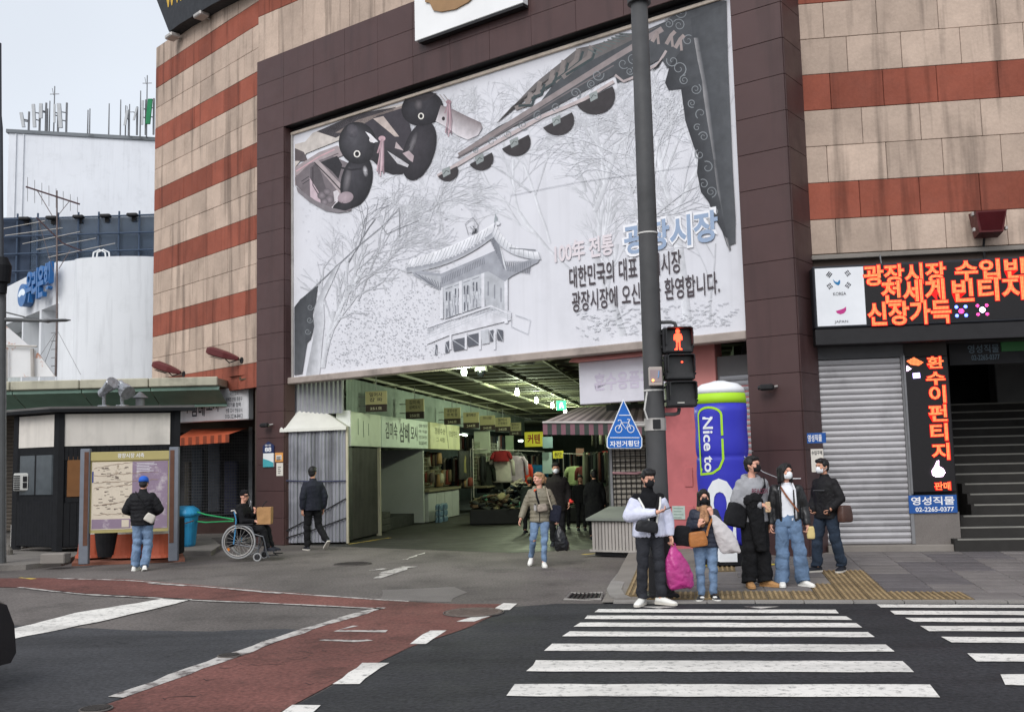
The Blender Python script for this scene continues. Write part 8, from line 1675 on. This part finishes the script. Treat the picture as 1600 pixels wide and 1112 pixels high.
wp = p.w((.15, -.26, 1.24)); t = thing('mobile_phone', 'dark mobile phone held by the person in lavender jacket', 'phone', wp); q = p.q(); q.M = lambda v: (np.stack([.14+v[:, 0]*.9+v[:, 2]*.0, -.27-v[:, 1], 1.235+v[:, 0]*.32+v[:, 2]], 1))*p.k; q.box((-.075, -.035, -.005), (.075, .035, .005), .003); q.build('case', M_GLS, t)
# pink carrier bag
M_PKB = mat('pink_plastic', (186, 60, 134), .35, .3, 3.5, bump=.8, bscale=11, spec=.5, trans=.15)
def carrier(pr, top_, c, w_, d_, h_, m, lab, lean=0, name='carrier_bag', handle=True, seed=1):
    wc = pr.w(c); t = thing(name, lab, 'bag', (wc[0], wc[1], pr.w((c[0], c[1], c[2]-h_/2))[2])); q = pr.q(); R_ = []; rr = random.Random(seed)
    for tt, k, kd in ((0, .78, .7), (.05, .96, 1), (.3, 1.0, 1.05), (.55, .86, .9), (.75, .62, .6), (.9, .36, .3), (1.0, .16, .16)):
        cx_ = c[0]+(top_[0]-c[0])*tt**1.3+lean*(1-tt); cy_ = c[1]+(top_[1]-c[1])*tt; z = c[2]-h_/2+(top_[2]-.04-(c[2]-h_/2))*tt
        R_.append([(cx_+w_*k*math.cos(a)*(1+.07*math.sin(5*a+tt*6+seed)), cy_+d_*kd*math.sin(a)*(1+.12*math.sin(4*a+tt*5)), z+(.02*math.sin(3*a) if tt < .1 else 0)) for a in np.linspace(0, 2*math.pi, 29)[:-1]])
    q.loft(R_); remesh(q.build('bag_body', m, t, smooth=True), .012*pr.k, 1, .018*pr.k, .06)
    if handle:
        q = pr.q(); tp = np.array(top_, float); q.tube([tp+[-.025, 0, -.09], tp+[-.03, 0, -.02], tp+[0, 0, .015], tp+[.03, 0, -.02], tp+[.025, 0, -.09]], .009, 6); q.build('handle', m, t)
    return t
carrier(p, (.31, -.03, .78), (.38, .0, .44), .19, .1, .5, M_PKB, 'bright pink plastic carrier bag hanging from a hand at the kerb', lean=.02)
# ---------------------------------------------------------------- 2 woman with scarf and white bag
M_NVY = fab('navy_puffer', (38, 42, 56), rough=.6, spec=.4)
p = P(1106, 763, 937, -4, 'short person in navy padded jacket and leopard scarf carrying several bags', dict(el=(-.24, .02, 1.13), wl=(-.11, -.2, 1.2), er=(.23, -.03, 1.16), wr=(.1, -.16, 1.36), al=(-.1, .02, .085), ar=(.1, .02, .085)), z=.02, build=1.12)
p.head(4, 6).body(SKIN2, hl=((.35, -.2, .9), (.5, .6, 0), 1.5, -1), hr=((-.3, -.1, .9), (-.4, .8, 0), 1.3)).hair(HAIRB, 'long').mask(MASKB).glasses(); p.top(M_NVY, 'padded_jacket', .84, 1.12, 1.12, quilt=.09, collar=.05, disp=.008); p.legs(M_DEN, 1.12, 1.05, 1.0); p.shoes(mat('shoe_bw', (40, 40, 42), .6, .1), M_SHW, -18, 14, size=1.08)
for sx_ in (-.1, .1):
    q = p.q(); q.box((sx_-.035, -.17, .045), (sx_+.035, -.1, .075), .015); q.build('shoe_panel', M_SHW, p.root)
M_LEO = mat('leopard_scarf', (150, 112, 84), .95, .55, 26, bump=.3, bscale=20); q = p.q()
for k in range(14): t_ = 2*math.pi*k/14; q.sph((.085*math.cos(t_), -.01+.085*math.sin(t_), 1.45+.015*math.sin(3*t_)), .045, .045, .05)
cap(q, (-.03, -.1, 1.42), (-.055, -.165, 1.2), .05, .045); cap(q, (.03, -.1, 1.42), (.02, -.165, 1.25), .045, .04); o = q.build('scarf', M_LEO, p.root, smooth=True); remesh(o, .012*p.k, 3, .02*p.k, .06)
M_TAN = mat('tan_leather', (164, 104, 52), .5, .15, 14, bump=.35, bscale=40, spec=.4)
bg = soft_bag(p, (-.14, -.22, .98), .15, .06, .12, M_TAN, 'tan leather crossbody bag worn on a navy padded jacket', 'crossbody_bag', 4, rot=-.12, disp=.006, top=.86); strap(p, [(.1, -.2, 1.3), (.05, -.215, 1.2), (.015, -.215, 1.1), (-.0, -.22, 1.03)], .035, M_TAN, bg)
soft_bag(p, (-.33, -.02, 1.02), .19, .09, .16, M_BLKC, 'black soft shoulder bag at the elbow of the navy jacket', 'shoulder_bag', 2.4, rot=.1)
carrier(p, (.12, -.2, 1.4), (.33, -.1, .98), .17, .07, .46, mat('white_plastic', (206, 200, 200), .5, .06, 3, bump=.5, bscale=10, spec=.4, trans=.1), 'large white plastic bag slung over the shoulder of navy jacket', lean=.06, seed=4, handle=False)
# ---------------------------------------------------------------- 3 man in grey hoodie
M_GRY = fab('grey_hoodie', (152, 152, 156), bump=.3)
p = P(1183, 711, 916, 14, 'person in grey college hoodie and black wide trousers looking aside', dict(el=(-.25, .0, 1.14), wl=(.02, -.22, 1.1), er=(.24, .04, 1.12), wr=(.2, -.02, .84), al=(-.11, .0, .085), ar=(.12, -.01, .085)))
p.head(38, -4).body(SKIN2, hl=((.9, -.2, -.1), (0, .5, -1), .9, -1), hr=((.25, -.1, -1), (-1, -.2, 0), .9)).hair(HAIRB, 'short').mask(MASKB).glasses(); p.top(mat('white_tee', (222, 224, 230), .9, .05, 4), 'undershirt', .8, 1.0, 1, sleeves=False, disp=.006); p.top(M_GRY, 'hoodie', .87, 1.14, 1.3, hood=1.1, hemr=1.02, disp=.012); p.legs(M_BKT, 1.12, 1.35, 1.75, low=.05); p.shoes(M_SHT, M_SHT, -15, 35, size=1.05)
def chest_fn(pr, rx=.208, ry=.152, off=.006): return lambda a, b: pr.w(((rx+off)*math.sin(a/rx), -(ry+off)*math.cos(a/rx)*1.0, b))
text('BEACON', chest_fn(p, .24, .186, .006), (-.1, 1.25, .15, 1.32), mat('print_maroon', (112, 62, 78), .8), p.root, 'chest_print', .03)
strap(p, [(.16, -.02, 1.46), (.12, -.13, 1.36), (.03, -.175, 1.24), (-.06, -.18, 1.14)], .055, M_BLKC, p.root, 'bag_strap', .008)
M_FUR = mat('black_fur', (24, 23, 25), .95, .3, 30, bump=.9, bscale=50); q = p.q(); wc = p.w((-.1, -.2, 1.05)); t = thing('folded_coat', 'black fur trimmed coat draped over the arm of grey hoodie', 'coat', wc)
for x, z, r_ in ((-.16, 1.16, .08), (-.08, 1.18, .09), (-.02, 1.14, .07), (-.12, 1.1, .08)): q.sph((x, -.2, z), r_, r_*.7, r_)
o = q.build('fur_collar', M_FUR, t, smooth=True); remesh(o, .011, 1, .03, .03)
q = p.q(); q.loft([q.ering((-.08+.02*k, -.19+.01*k, 1.08-.12*k), .13-.012*k, .055, 18, 2.6) for k in range(6)]); o = q.build('coat_drape', M_BKT, t, smooth=True); remesh(o, .012, 2, .02, .06)
soft_bag(p, (-.27, -.02, .97), .14, .12, .16, M_BLKC, 'black boxy shoulder bag on the hip of grey hoodie', 'shoulder_bag', 4, rot=.25)
q = p.q(); q.box((.05, -.27, 1.0), (.12, -.23, 1.14), .01); q.build('paper_packet', mat('kraft_cream', (206, 176, 140), .8, .1), None, 'small cream paper packet held against the black coat', 'packet')
# ---------------------------------------------------------------- 4 woman in leather jacket
M_LTH = mat('black_leather', (27, 27, 29), .42, .15, 6, bump=.3, bscale=14, spec=.5)
p = P(1236, 723, 915, -8, 'person with bob hair, black leather jacket and wide blue jeans', dict(el=(-.23, .03, 1.12), wl=(-.24, -.02, .88), er=(.25, .04, 1.13), wr=(.27, -.02, .87), al=(-.12, .0, .085), ar=(.17, -.02, .085), kl=(-.1, -.02, .5), kr=(.14, -.03, .5)), build=.92)
p.head(34, -4).body(SKIN2, hl=((-.1, -.1, -1), (1, -.2, 0), .9), hr=((0, -.15, -1), (-1, -.2, 0), 1.2)).hair(HAIRB, 'bob').mask(MASKW); p.top(mat('white_tee', (222, 224, 230), .9, .05, 4), 'tee_shirt', .93, .98, 1, sleeves=False, disp=.008, collar=.015); p.legs(M_DEN2, 1.06, 1.35, 1.75, low=.06); p.shoes(M_SHW, M_SHW, -5, 40)
q = p.q()
for sx_ in (-1, 1):
    for z, o_ in np.stack([np.linspace(.95, 1.36, 13), np.linspace(0, 1, 13)], 1):
        for th in np.linspace(.62, math.pi-.1, 9): q.sph((sx_*.172*math.sin(th), -.122*math.cos(th)+.008, z), .024, .024, .032, 8, 6)
for a in 'lr':
    S_, E_, W_ = p.J['s'+a], p.J['e'+a], p.J['w'+a]; q.tube([S_, S_+(E_-S_)*.5, E_, E_+(W_-E_)*.5, W_], [.078, .078, .07, .062, .054], 16); q.sph(S_, .08); q.sph(E_, .07)
for k in range(9): t_ = -.1+(math.pi+.2)*k/8; q.sph((.095*math.cos(t_), .02+.07*math.sin(t_), 1.43), .03)
o = q.build('leather_jacket', M_LTH, p.root, smooth=True); remesh(o, .013*p.k, 3, .02*p.k, .09)
for sx_ in (-1, 1): p.tube([(sx_*.085, -.05, 1.47), (sx_*.11, -.12, 1.38), (sx_*.115, -.125, 1.2), (sx_*.11, -.12, .97)], .014, M_LTH if sx_ < 0 else mat('lining_white', (214, 214, 218), .9), 'jacket_edge')
strap(p, [(-.09, -.09, 1.43), (-.02, -.14, 1.3), (.06, -.155, 1.18), (.14, -.135, 1.07)], .028, mat('strap_brown', (128, 78, 52), .5), p.root, 'bag_strap', .006)
soft_bag(p, (.31, -.05, .76), .06, .03, .09, mat('cream_pouch', (206, 186, 128), .7, .08), 'small cream pouch hanging from the hand of leather jacket', 'pouch', 3, disp=.008)
# ---------------------------------------------------------------- 5 man facing left
M_JKB = fab('black_jacket', (30, 29, 31), rough=.7)
p = P(1296, 715, 893, -58, 'person in black jacket and white mask facing left, hands in pockets', dict(el=(-.26, .05, 1.13), wl=(-.2, -.12, .98), er=(.26, .05, 1.13), wr=(.2, -.12, .98), al=(-.12, -.14, .085), ar=(.12, .16, .085), kl=(-.12, -.1, .5), kr=(.12, .04, .5), hd=(0, -.03, 1.632)), build=1.08)
p.head(-10, 2).body(SKIN, hl=((.5, -.2, -.8), (.5, 0, 0), 1), hr=((-.5, -.2, -.8), (-.5, 0, 0), 1)).hair(HAIRB, 'short').mask(MASKW); p.top(M_JKB, 'jacket', .82, 1.08, 1.15, collar=.045, disp=.02); p.legs(M_DEND, 1.08, 1.2, 1.35); p.shoes(M_SHB, M_SOLE, -20, 20, size=1.1)
for sx_ in (-1, 1): q = p.q(); q.sph((sx_*.15, -.13, .97), .06, .05, .075); o = q.build('pocket', M_JKB, p.root, smooth=True)
q = p.q(); q.box((-.1, -.155, 1.26), (.12, -.147, 1.268)); q.build('zip_line', M_STEEL, p.root)
soft_bag(p, (.3, .08, .9), .07, .13, .13, M_LEA, 'brown leather shoulder bag on the hip of black jacket', 'shoulder_bag', 4, disp=.006)
# ---------------------------------------------------------------- 6 woman walking out of the market
M_OLV2 = fab('sage_puffer', (126, 119, 102), rough=.55, spec=.4)
p = P(846, 737, 884, -6, 'fair haired person in sage padded jacket and jeans walking out', dict(ch=(.0, -.02, 1.28), nk=(.0, -.02, 1.455), hd=(0, -.045, 1.632), el=(-.28, .03, 1.13), wl=(-.36, -.08, .9), er=(.26, .05, 1.12), wr=(.32, -.02, .88), hl=(-.085, 0, .92), kl=(-.14, -.08, .5), al=(-.2, .16, .17), kr=(.08, -.12, .5), ar=(.06, -.14, .085)), z=0)
p.head(-62, 2).body(SKIN2, hl=((-.4, -.2, -1), (1, -.2, 0), .6), hr=((.2, -.1, -1), (-1, -.2, 0), 1.4)).hair(HAIRY, 'tied').lips(); p.top(M_OLV2, 'padded_jacket', .82, 1.12, 1.12, quilt=.085, hood=1.0, disp=.008, hemr=1.05); p.legs(M_DEN, .98, .92, .82); p.shoes(M_SHW, M_SHW, -10, 12, 24, 0)
p.tube([(0, -.15, .84), (0, -.152, 1.1), (0, -.14, 1.38)], .006, M_BLK, 'zip'); q = p.q(); q.sph((-.07, -.12, 1.42), .03, .025, .03); q.build('neck_scarf', mat('scarf_orange', (206, 88, 52), .8), p.root); p.tube([(-.06, -.13, 1.42), (-.04, -.165, 1.3), (.0, -.175, 1.16)], .018, M_BLKC, 'camera_strap')
soft_bag(p, (.06, -.2, 1.1), .1, .05, .07, mat('pouch_grey', (146, 134, 122), .7, .3, 20), 'small patterned belt bag on the sage padded jacket', 'belt_bag', 2.6, rot=-.1, disp=.01)
wc = p.w((-.06, -.21, 1.1)); t = thing('water_flask', 'small steel flask hanging on the sage padded jacket', 'flask', wc); q = p.q(); q.cyl((-.07, -.2, 1.05), (-.07, -.2, 1.15), .03, .03); q.build('flask_body', M_ALU, t); q = p.q(); q.cyl((-.07, -.2, 1.151), (-.07, -.2, 1.175), .018, .016); q.build('flask_cap', M_BLK, t)
strap(p, [(.14, -.05, 1.46), (.16, -.14, 1.36), (.2, -.17, 1.2), (.24, -.15, 1.06)], .025, mat('strap_cream', (190, 180, 160), .7), p.root, 'bag_strap', .006)
soft_bag(p, (.3, -.06, .98), .11, .05, .16, fab('navy_tote', (34, 36, 48)), 'navy tote bag under the arm of sage padded jacket', 'tote_bag', 3, rot=.2, disp=.012)
carrier(p, (.35, -.05, .79), (.4, -.04, .5), .14, .09, .42, mat('black_plastic', (24, 24, 26), .35, .1, 4, bump=.7, bscale=10, spec=.5), 'black plastic bag hanging from the hand of sage jacket', seed=6)
# ---------------------------------------------------------------- 7 man behind her
p = P(872, 721, 852, -8, 'tall person in dark jacket and white mask behind the sage jacket', dict(el=(.0, 0, 0)) and dict(er=(.26, .03, 1.12), wr=(.27, -.1, .9)), far=True, z=0, build=1.1)
p.head(6, 10).body(SKIN, hl=None).hair(HAIRB, 'fringe').mask(MASKW); p.top(fab('near_black_coat', (34, 31, 30)), 'coat', .72, 1.12, 1.15, collar=.05); p.legs(M_BKT, 1.05, 1.1, 1.1); p.shoes(M_SHB, M_SHB)
q = p.q(); q.sph((.32, -.14, .92), .05, .03, .03); q.sph((.3, -.12, .95), .03, .03, .03); q.build('red_parcel', mat('parcel_red', (214, 60, 54), .6), None, 'small red parcel in the hand of the dark jacket person', 'parcel')
# ---------------------------------------------------------------- 8 more people deep in the aisle
p = P(931, 733, 842, 178, 'person in long black coat seen from behind among the stalls', None, far=True, z=0, build=1.1); p.head(0, 8).body(SKIN, hl=None, hr=None).hair(HAIRB, 'short'); p.top(M_BKT, 'long_coat', .45, 1.15, 1.15, hemr=1.15, collar=.05); p.legs(M_BKT); p.shoes(M_SHB, M_SHB)
p = P(958, 741, 836, 10, 'person with white mask and dark top beside the tin counter', None, far=True, z=0); p.head(0, 5).body(SKIN, hl=None, hr=None).hair(HAIRB, 'bob').mask(MASKW); p.top(fab('dark_check', (66, 62, 60), var=.35, scale=14), 'shirt', .85, 1.0, 1.0); p.legs(M_BKT); p.shoes(M_SHB, M_SHB)
p = P(826, 741, 832, 160, 'person in quilted dark jacket and beige cap bending over the clothes', dict(ch=(0, -.1, 1.24), nk=(0, -.18, 1.4), hd=(0, -.24, 1.55), sl=(-.17, -.14, 1.35), sr=(.17, -.14, 1.35), el=(-.22, -.25, 1.1), er=(.22, -.25, 1.1), wl=(-.15, -.4, .95), wr=(.15, -.4, .95)), far=True, z=0, build=1.15); p.head(0, 20).body(SKIN, hl=None, hr=None).hair(HAIRB, 'plain').cap_hat(fab('beige_cap', (160, 144, 112))); p.top(fab('quilt_dark', (40, 46, 42), rough=.6), 'quilted_jacket', .82, 1.2, 1.15, quilt=.08); p.legs(M_BKT); p.shoes(M_SHB, M_SHB)
p = P(909, 741, 828, 0, 'vendor in dark clothes facing out between the hanging garments', None, far=True, z=0); p.head(-10, 10).body(SKIN, hl=None, hr=None).hair(HAIRB, 'short').lips(); p.top(M_BKT, 'sweater', .85, 1.05, 1.05); p.legs(M_BKT); p.shoes(M_SHB, M_SHB)
p = P(884, 744, 826, 5, 'small person in a dark jacket half hidden deep in the aisle', None, far=True, z=0); p.head(20, 5).body(SKIN, hl=None, hr=None).hair(HAIRB, 'bob').lips(); p.top(M_NVY, 'dark_jacket', .82, 1.1, 1.1); p.legs(M_BKT); p.shoes(M_SHB, M_SHB)
# ---------------------------------------------------------------- 9 man walking away by the tin booth
M_NAV = fab('navy_jacket', (36, 38, 48), rough=.75)
p = P(489, 728, 859, 214, 'person in navy jacket and black trousers walking away past tin booth', dict(el=(-.25, .06, 1.12), wl=(-.24, -.0, .86), er=(.25, .06, 1.12), wr=(.24, .02, .86), kl=(-.11, -.02, .5), al=(-.12, .08, .085), kr=(.1, -.06, .5), ar=(.09, .0, .085)), z=0, build=1.06)
p.J['kl'] = np.array((-.13, .0, .5)); p.J['al'] = np.array((-.2, .26, .2)); p.J['ar'] = np.array((.1, -.06, .085)); p.head(-38, 0).body(SKIN).hair(HAIRB, 'short'); p.top(M_NAV, 'jacket', .83, 1.14, 1.15, collar=.04); p.legs(M_BKT, 1.05, 1.1, 1.15); p.shoes(M_SHB, M_SOLE, 0, 0, 40, 0)
# ---------------------------------------------------------------- 10 man with blue cap reading the map
M_BPF = fab('black_puffer', (27, 27, 30), rough=.7)
p = P(222, 743, 891, 188, 'person in blue cap and black padded jacket reading the map board', dict(el=(-.3, .0, 1.13), wl=(-.17, -.2, 1.05), er=(.3, .0, 1.13), wr=(.17, -.2, 1.05), al=(-.06, .08, .085), kl=(-.1, -.03, .5), ar=(.14, -.05, .085), hd=(0, -.04, 1.62)), z=0, build=1.08)
p.head(0, 10).body(SKIN2).hair(HAIRB, 'plain').cap_hat(mat('cap_blue', (40, 92, 186), .8, .06)); p.top(M_BPF, 'padded_jacket', .84, 1.22, 1.35, quilt=.06, collar=.05, disp=.014, hemr=.92); p.legs(M_DEN, 1.05, 1.2, 1.4); p.shoes(M_SHW, M_SHW, 15, -10, 20, 0, size=1.05)
strap(p, [(.12, .06, 1.47), (.05, .15, 1.38), (-.05, .17, 1.2), (-.15, .15, 1.05)], .03, M_BKT, p.root, 'bag_strap', .01)
soft_bag(p, (-.17, .2, .98), .1, .04, .08, mat('bag_cream', (196, 190, 180), .6, .1), 'small cream and black crossbody bag on the black padded jacket', 'crossbody_bag', 3, rot=-.5, disp=.006)
# ---------------------------------------------------------------- wheelchair and its rider (facing right)
wb = gp(374, 877); FWC = Fr(wb, 90); kx_ = wb[1]/1600.0
def wc(px, py, y=0.0): q_ = at_depth(px, py, wb[1]+y); return (q_[0]-wb[0], y, q_[2])
wch = thing('wheelchair', 'manual wheelchair with pale tyres and black seat near the granite pillar', 'wheelchair', wb); M_TYG = mat('grey_tyre', (150, 150, 150), .7, .06); M_FRM = mat('wheelchair_frame', (96, 98, 102), .4, .08, metal=.5); M_BFR = mat('wheelchair_blue', (74, 134, 176), .4, .05)
Wd = .56
for y in (0.0, Wd):
    c = np.array(wc(373, 846, 0)); c[1] = y; R_ = .315; q = MB(FWC); q.tube([(c[0]+R_*math.cos(a), y, c[2]+R_*math.sin(a)) for a in np.linspace(0, 2*math.pi, 37)[:-1]], .02, 8, True); o = q.build('large_wheel', M_TYG, wch, smooth=True)
    q = MB(FWC); yo = y+(-.03 if y == 0 else .03); q.tube([(c[0]+R_*.86*math.cos(a), yo, c[2]+R_*.86*math.sin(a)) for a in np.linspace(0, 2*math.pi, 33)[:-1]], .009, 6, True); q.build('push_rim', M_ALU, o); q = MB(FWC)
    for k in range(18): a = 2*math.pi*k/18; a2 = a+.35*(1 if k % 2 else -1); q.cyl((c[0]+.03*math.cos(a2), y, c[2]+.03*math.sin(a2)), (c[0]+R_*math.cos(a), y, c[2]+R_*math.sin(a)), .0025, .0025, 4)
    o2 = q.build('spokes', M_ALU, o); o2['kind'] = 'stuff'; q = MB(FWC); q.cyl((c[0], y-.04, c[2]), (c[0], y+.04, c[2]), .032); q.build('hub', M_FRM, o)
    c2 = np.array(wc(402, 862, 0)); q = MB(FWC); q.tube([(c2[0]+.07*math.cos(a), y, .078+.07*math.sin(a)) for a in np.linspace(0, 2*math.pi, 21)[:-1]], .016, 6, True); o = q.build('castor', M_TYG, wch); q = MB(FWC); q.cyl((c2[0], y-.012, .078), (c2[0], y+.012, .078), .055); q.build('castor_hub', M_BLK, o)
    q = MB(FWC); q.tube([(c2[0], y, .08), (c2[0]+.02, y, .2), (c2[0]+.03, y, .3)], .014, 6); q.build('castor_fork', M_FRM, wch)
    f_ = lambda px, py: (wc(px, py)[0], y, wc(px, py)[2])
    q = MB(FWC); q.tube([f_(366, 799), f_(369, 812), f_(367, 835), f_(365, 850)], .014, 8); q.build('back_post', M_BFR, wch); q = MB(FWC); q.tube([f_(361, 798), f_(366, 797), f_(369, 802)], .016, 8); q.build('push_handle', M_ALU, wch)
    q = MB(FWC); q.tube([f_(368, 822), f_(385, 820), f_(393, 824), f_(397, 834), f_(404, 836), f_(411, 838), f_(414, 848), f_(417, 866), f_(421, 870)], .013, 8); q.build('side_frame', M_FRM, wch); q = MB(FWC); q.tube([f_(367, 850), f_(404, 856), f_(405, 838)], .012, 8); q.build('lower_frame', M_FRM, wch)
    q = MB(FWC); a_ = f_(368, 820); b_ = f_(396, 818); q.box((a_[0], y-.025, a_[2]-.01), (b_[0], y+.025, a_[2]+.02), .01); q.build('armrest', M_BLK, wch)
    a_ = f_(420, 868); q = MB(FWC); yy = .14 if y == 0 else Wd-.14; q.box((a_[0]-.02, min(y, yy)+.02, a_[2]), (a_[0]+.16, max(y, yy), a_[2]+.015), .004); q.build('footplate', M_BLK, wch)
q = MB(FWC); a_, b_ = wc(369, 838), wc(408, 838); zs_ = a_[2]; q.box((a_[0], .03, zs_-.02), (b_[0], Wd-.03, zs_+.02), .015); q.build('seat', M_BLKC, wch); q = MB(FWC); a2 = wc(367, 806); q.box((a_[0]-.02, .03, zs_), (a_[0]+.015, Wd-.03, a2[2]), .01); q.build('backrest', M_BLKC, wch)
q = MB(FWC); a_ = wc(366, 842); q.box((a_[0]-.18, .1, a_[2]-.16), (a_[0]-.03, Wd-.1, a_[2]+.12), .05); q.build('rear_bag', M_BLKC, wch); q = MB(FWC); a_ = wc(357, 858); q.cyl((a_[0], -.02, a_[2]), (a_[0], .0, a_[2]), .03); q.build('reflector', mat('reflector_orange', (206, 120, 40), .4), wch)
SH = zs_+.02
# rider: local x across, -y forward; rotated +90 so forward = +X
kk = .93; Z = lambda z: z/kk
pz = dict(pel=(0, .0, Z(SH+.09)), ch=(0, .03, Z(SH+.42)), nk=(0, .03, Z(SH+.58)), hd=(0, .0, Z(SH+.75)), sl=(-.17, .03, Z(SH+.53)), sr=(.17, .03, Z(SH+.53)), el=(-.22, -.06, Z(SH+.27)), er=(.22, -.06, Z(SH+.27)), wl=(-.1, -.27, Z(SH+.26)), wr=(.08, -.2, Z(SH+.42)), hl=(-.09, -.02, Z(SH+.09)), hr=(.09, -.02, Z(SH+.09)), kl=(-.11, -.46, Z(SH+.11)), kr=(.11, -.46, Z(SH+.11)), al=(-.1, -.56, Z(.26)), ar=(.1, -.56, Z(.26)))
xs_ = wc(376, 838)[0]; rp = np.array(FWC.w((xs_, Wd/2, 0)))
p = P(390, 763, 877, 80, 'person in black with a cap sitting in the wheelchair', pz, z=0, H=kk*1.765, pos=rp); p.root.location = Vector(rp)
p.head(-42, 0).body(SKIN2, hl=((.3, -.9, .1), (.3, 0, -1), .8, -1), hr=((-.3, -.4, .8), (-.5, .5, 0), .9)).hair(HAIRB, 'plain').cap_hat(fab('cap_black', (22, 22, 24))).lips()
q = p.q(); J = p.J; b_ = J['pel']; q.loft([q.ering(c, rx, ry, 22, 2.3) for c, rx, ry in ((b_-[0, 0, .08], .17, .14), (b_+[0, 0, .03], .185, .15), (J['ch']-[0, 0, .12], .18, .14), (J['ch'], .19, .135), (J['ch']+[0, 0, .1], .175, .11), (J['nk']-[0, 0, .01], .09, .08))])
for a in 'lr': q.tube([J['s'+a], (J['s'+a]+J['e'+a])/2, J['e'+a], (J['e'+a]+J['w'+a])/2, J['w'+a]], [.082, .08, .074, .066, .054], 14); q.sph(J['s'+a], .084); q.sph(J['e'+a], .075)
for k in range(10): t_ = 2*math.pi*k/10; q.sph(J['nk']+[.075*math.cos(t_), .07*math.sin(t_), .01], .032)
o = q.build('jacket', M_BKT, p.root, smooth=True); remesh(o, .014, 4, .02, .1); p.legs(M_BKT, 1.05, 1.1, 1.1); p.shoes(M_SHB, M_SHB, 0, 0)
q = p.hq(); q.grid(lambda a, b: (.1+.01*math.sin(b*5), -.07-.03*a+.02*b, -.1-.13*b+.02*a), 5, 8); o = q.build('face_mask', MASKW, p.root)
a0 = at_depth(403, 801, wb[1]+.25); a1 = at_depth(425, 828, wb[1]+.25); pbz = max(a1[2], SH+.2); t = thing('paper_bag', 'brown paper bag standing on the lap of the wheelchair rider', 'bag', (a0[0], wb[1]+.25, pbz)); q = MB(); M_KR = mat('kraft_paper', (170, 130, 88), .85, .12, 5, bump=.5, bscale=12)
zt_ = pbz+.33; rr_ = random.Random(3); q.loft([[(x+rr_.uniform(-.008, .008), y+rr_.uniform(-.008, .008), z) for x, y in ((a0[0]+.01, wb[1]+.12), ((a0[0]+a1[0])/2, wb[1]+.115), (a1[0], wb[1]+.12), (a1[0], wb[1]+.34), ((a0[0]+a1[0])/2, wb[1]+.345), (a0[0]+.01, wb[1]+.34))] for z in (pbz, pbz+.12, pbz+.22, zt_)]); q.build('bag_body', M_KR, t)
q = MB(); e_ = at_depth(416, 790, wb[1]+.2); q.tube([(a0[0]+.08, wb[1]+.2, zt_-.04), (a0[0]+.13, wb[1]+.2, zt_+.06), (a0[0]+.19, wb[1]+.2, zt_+.12)], .011, 6); q.build('stick', M_BLK, None, 'black stick poking out of the brown paper bag', 'stick')
# ---------------------------------------------------------------- bake remeshed surfaces
dgr = bpy.context.evaluated_depsgraph_get(); new = []
for o in REM: new.append(bpy.data.meshes.new_from_object(o.evaluated_get(dgr)))
for o, me in zip(REM, new):
    old = o.data; mats_ = list(old.materials); o.modifiers.clear(); o.data = me
    if not me.materials:
        for k in mats_: me.materials.append(k)
    me.polygons.foreach_set('use_smooth', [True]*len(me.polygons)); bpy.data.meshes.remove(old)
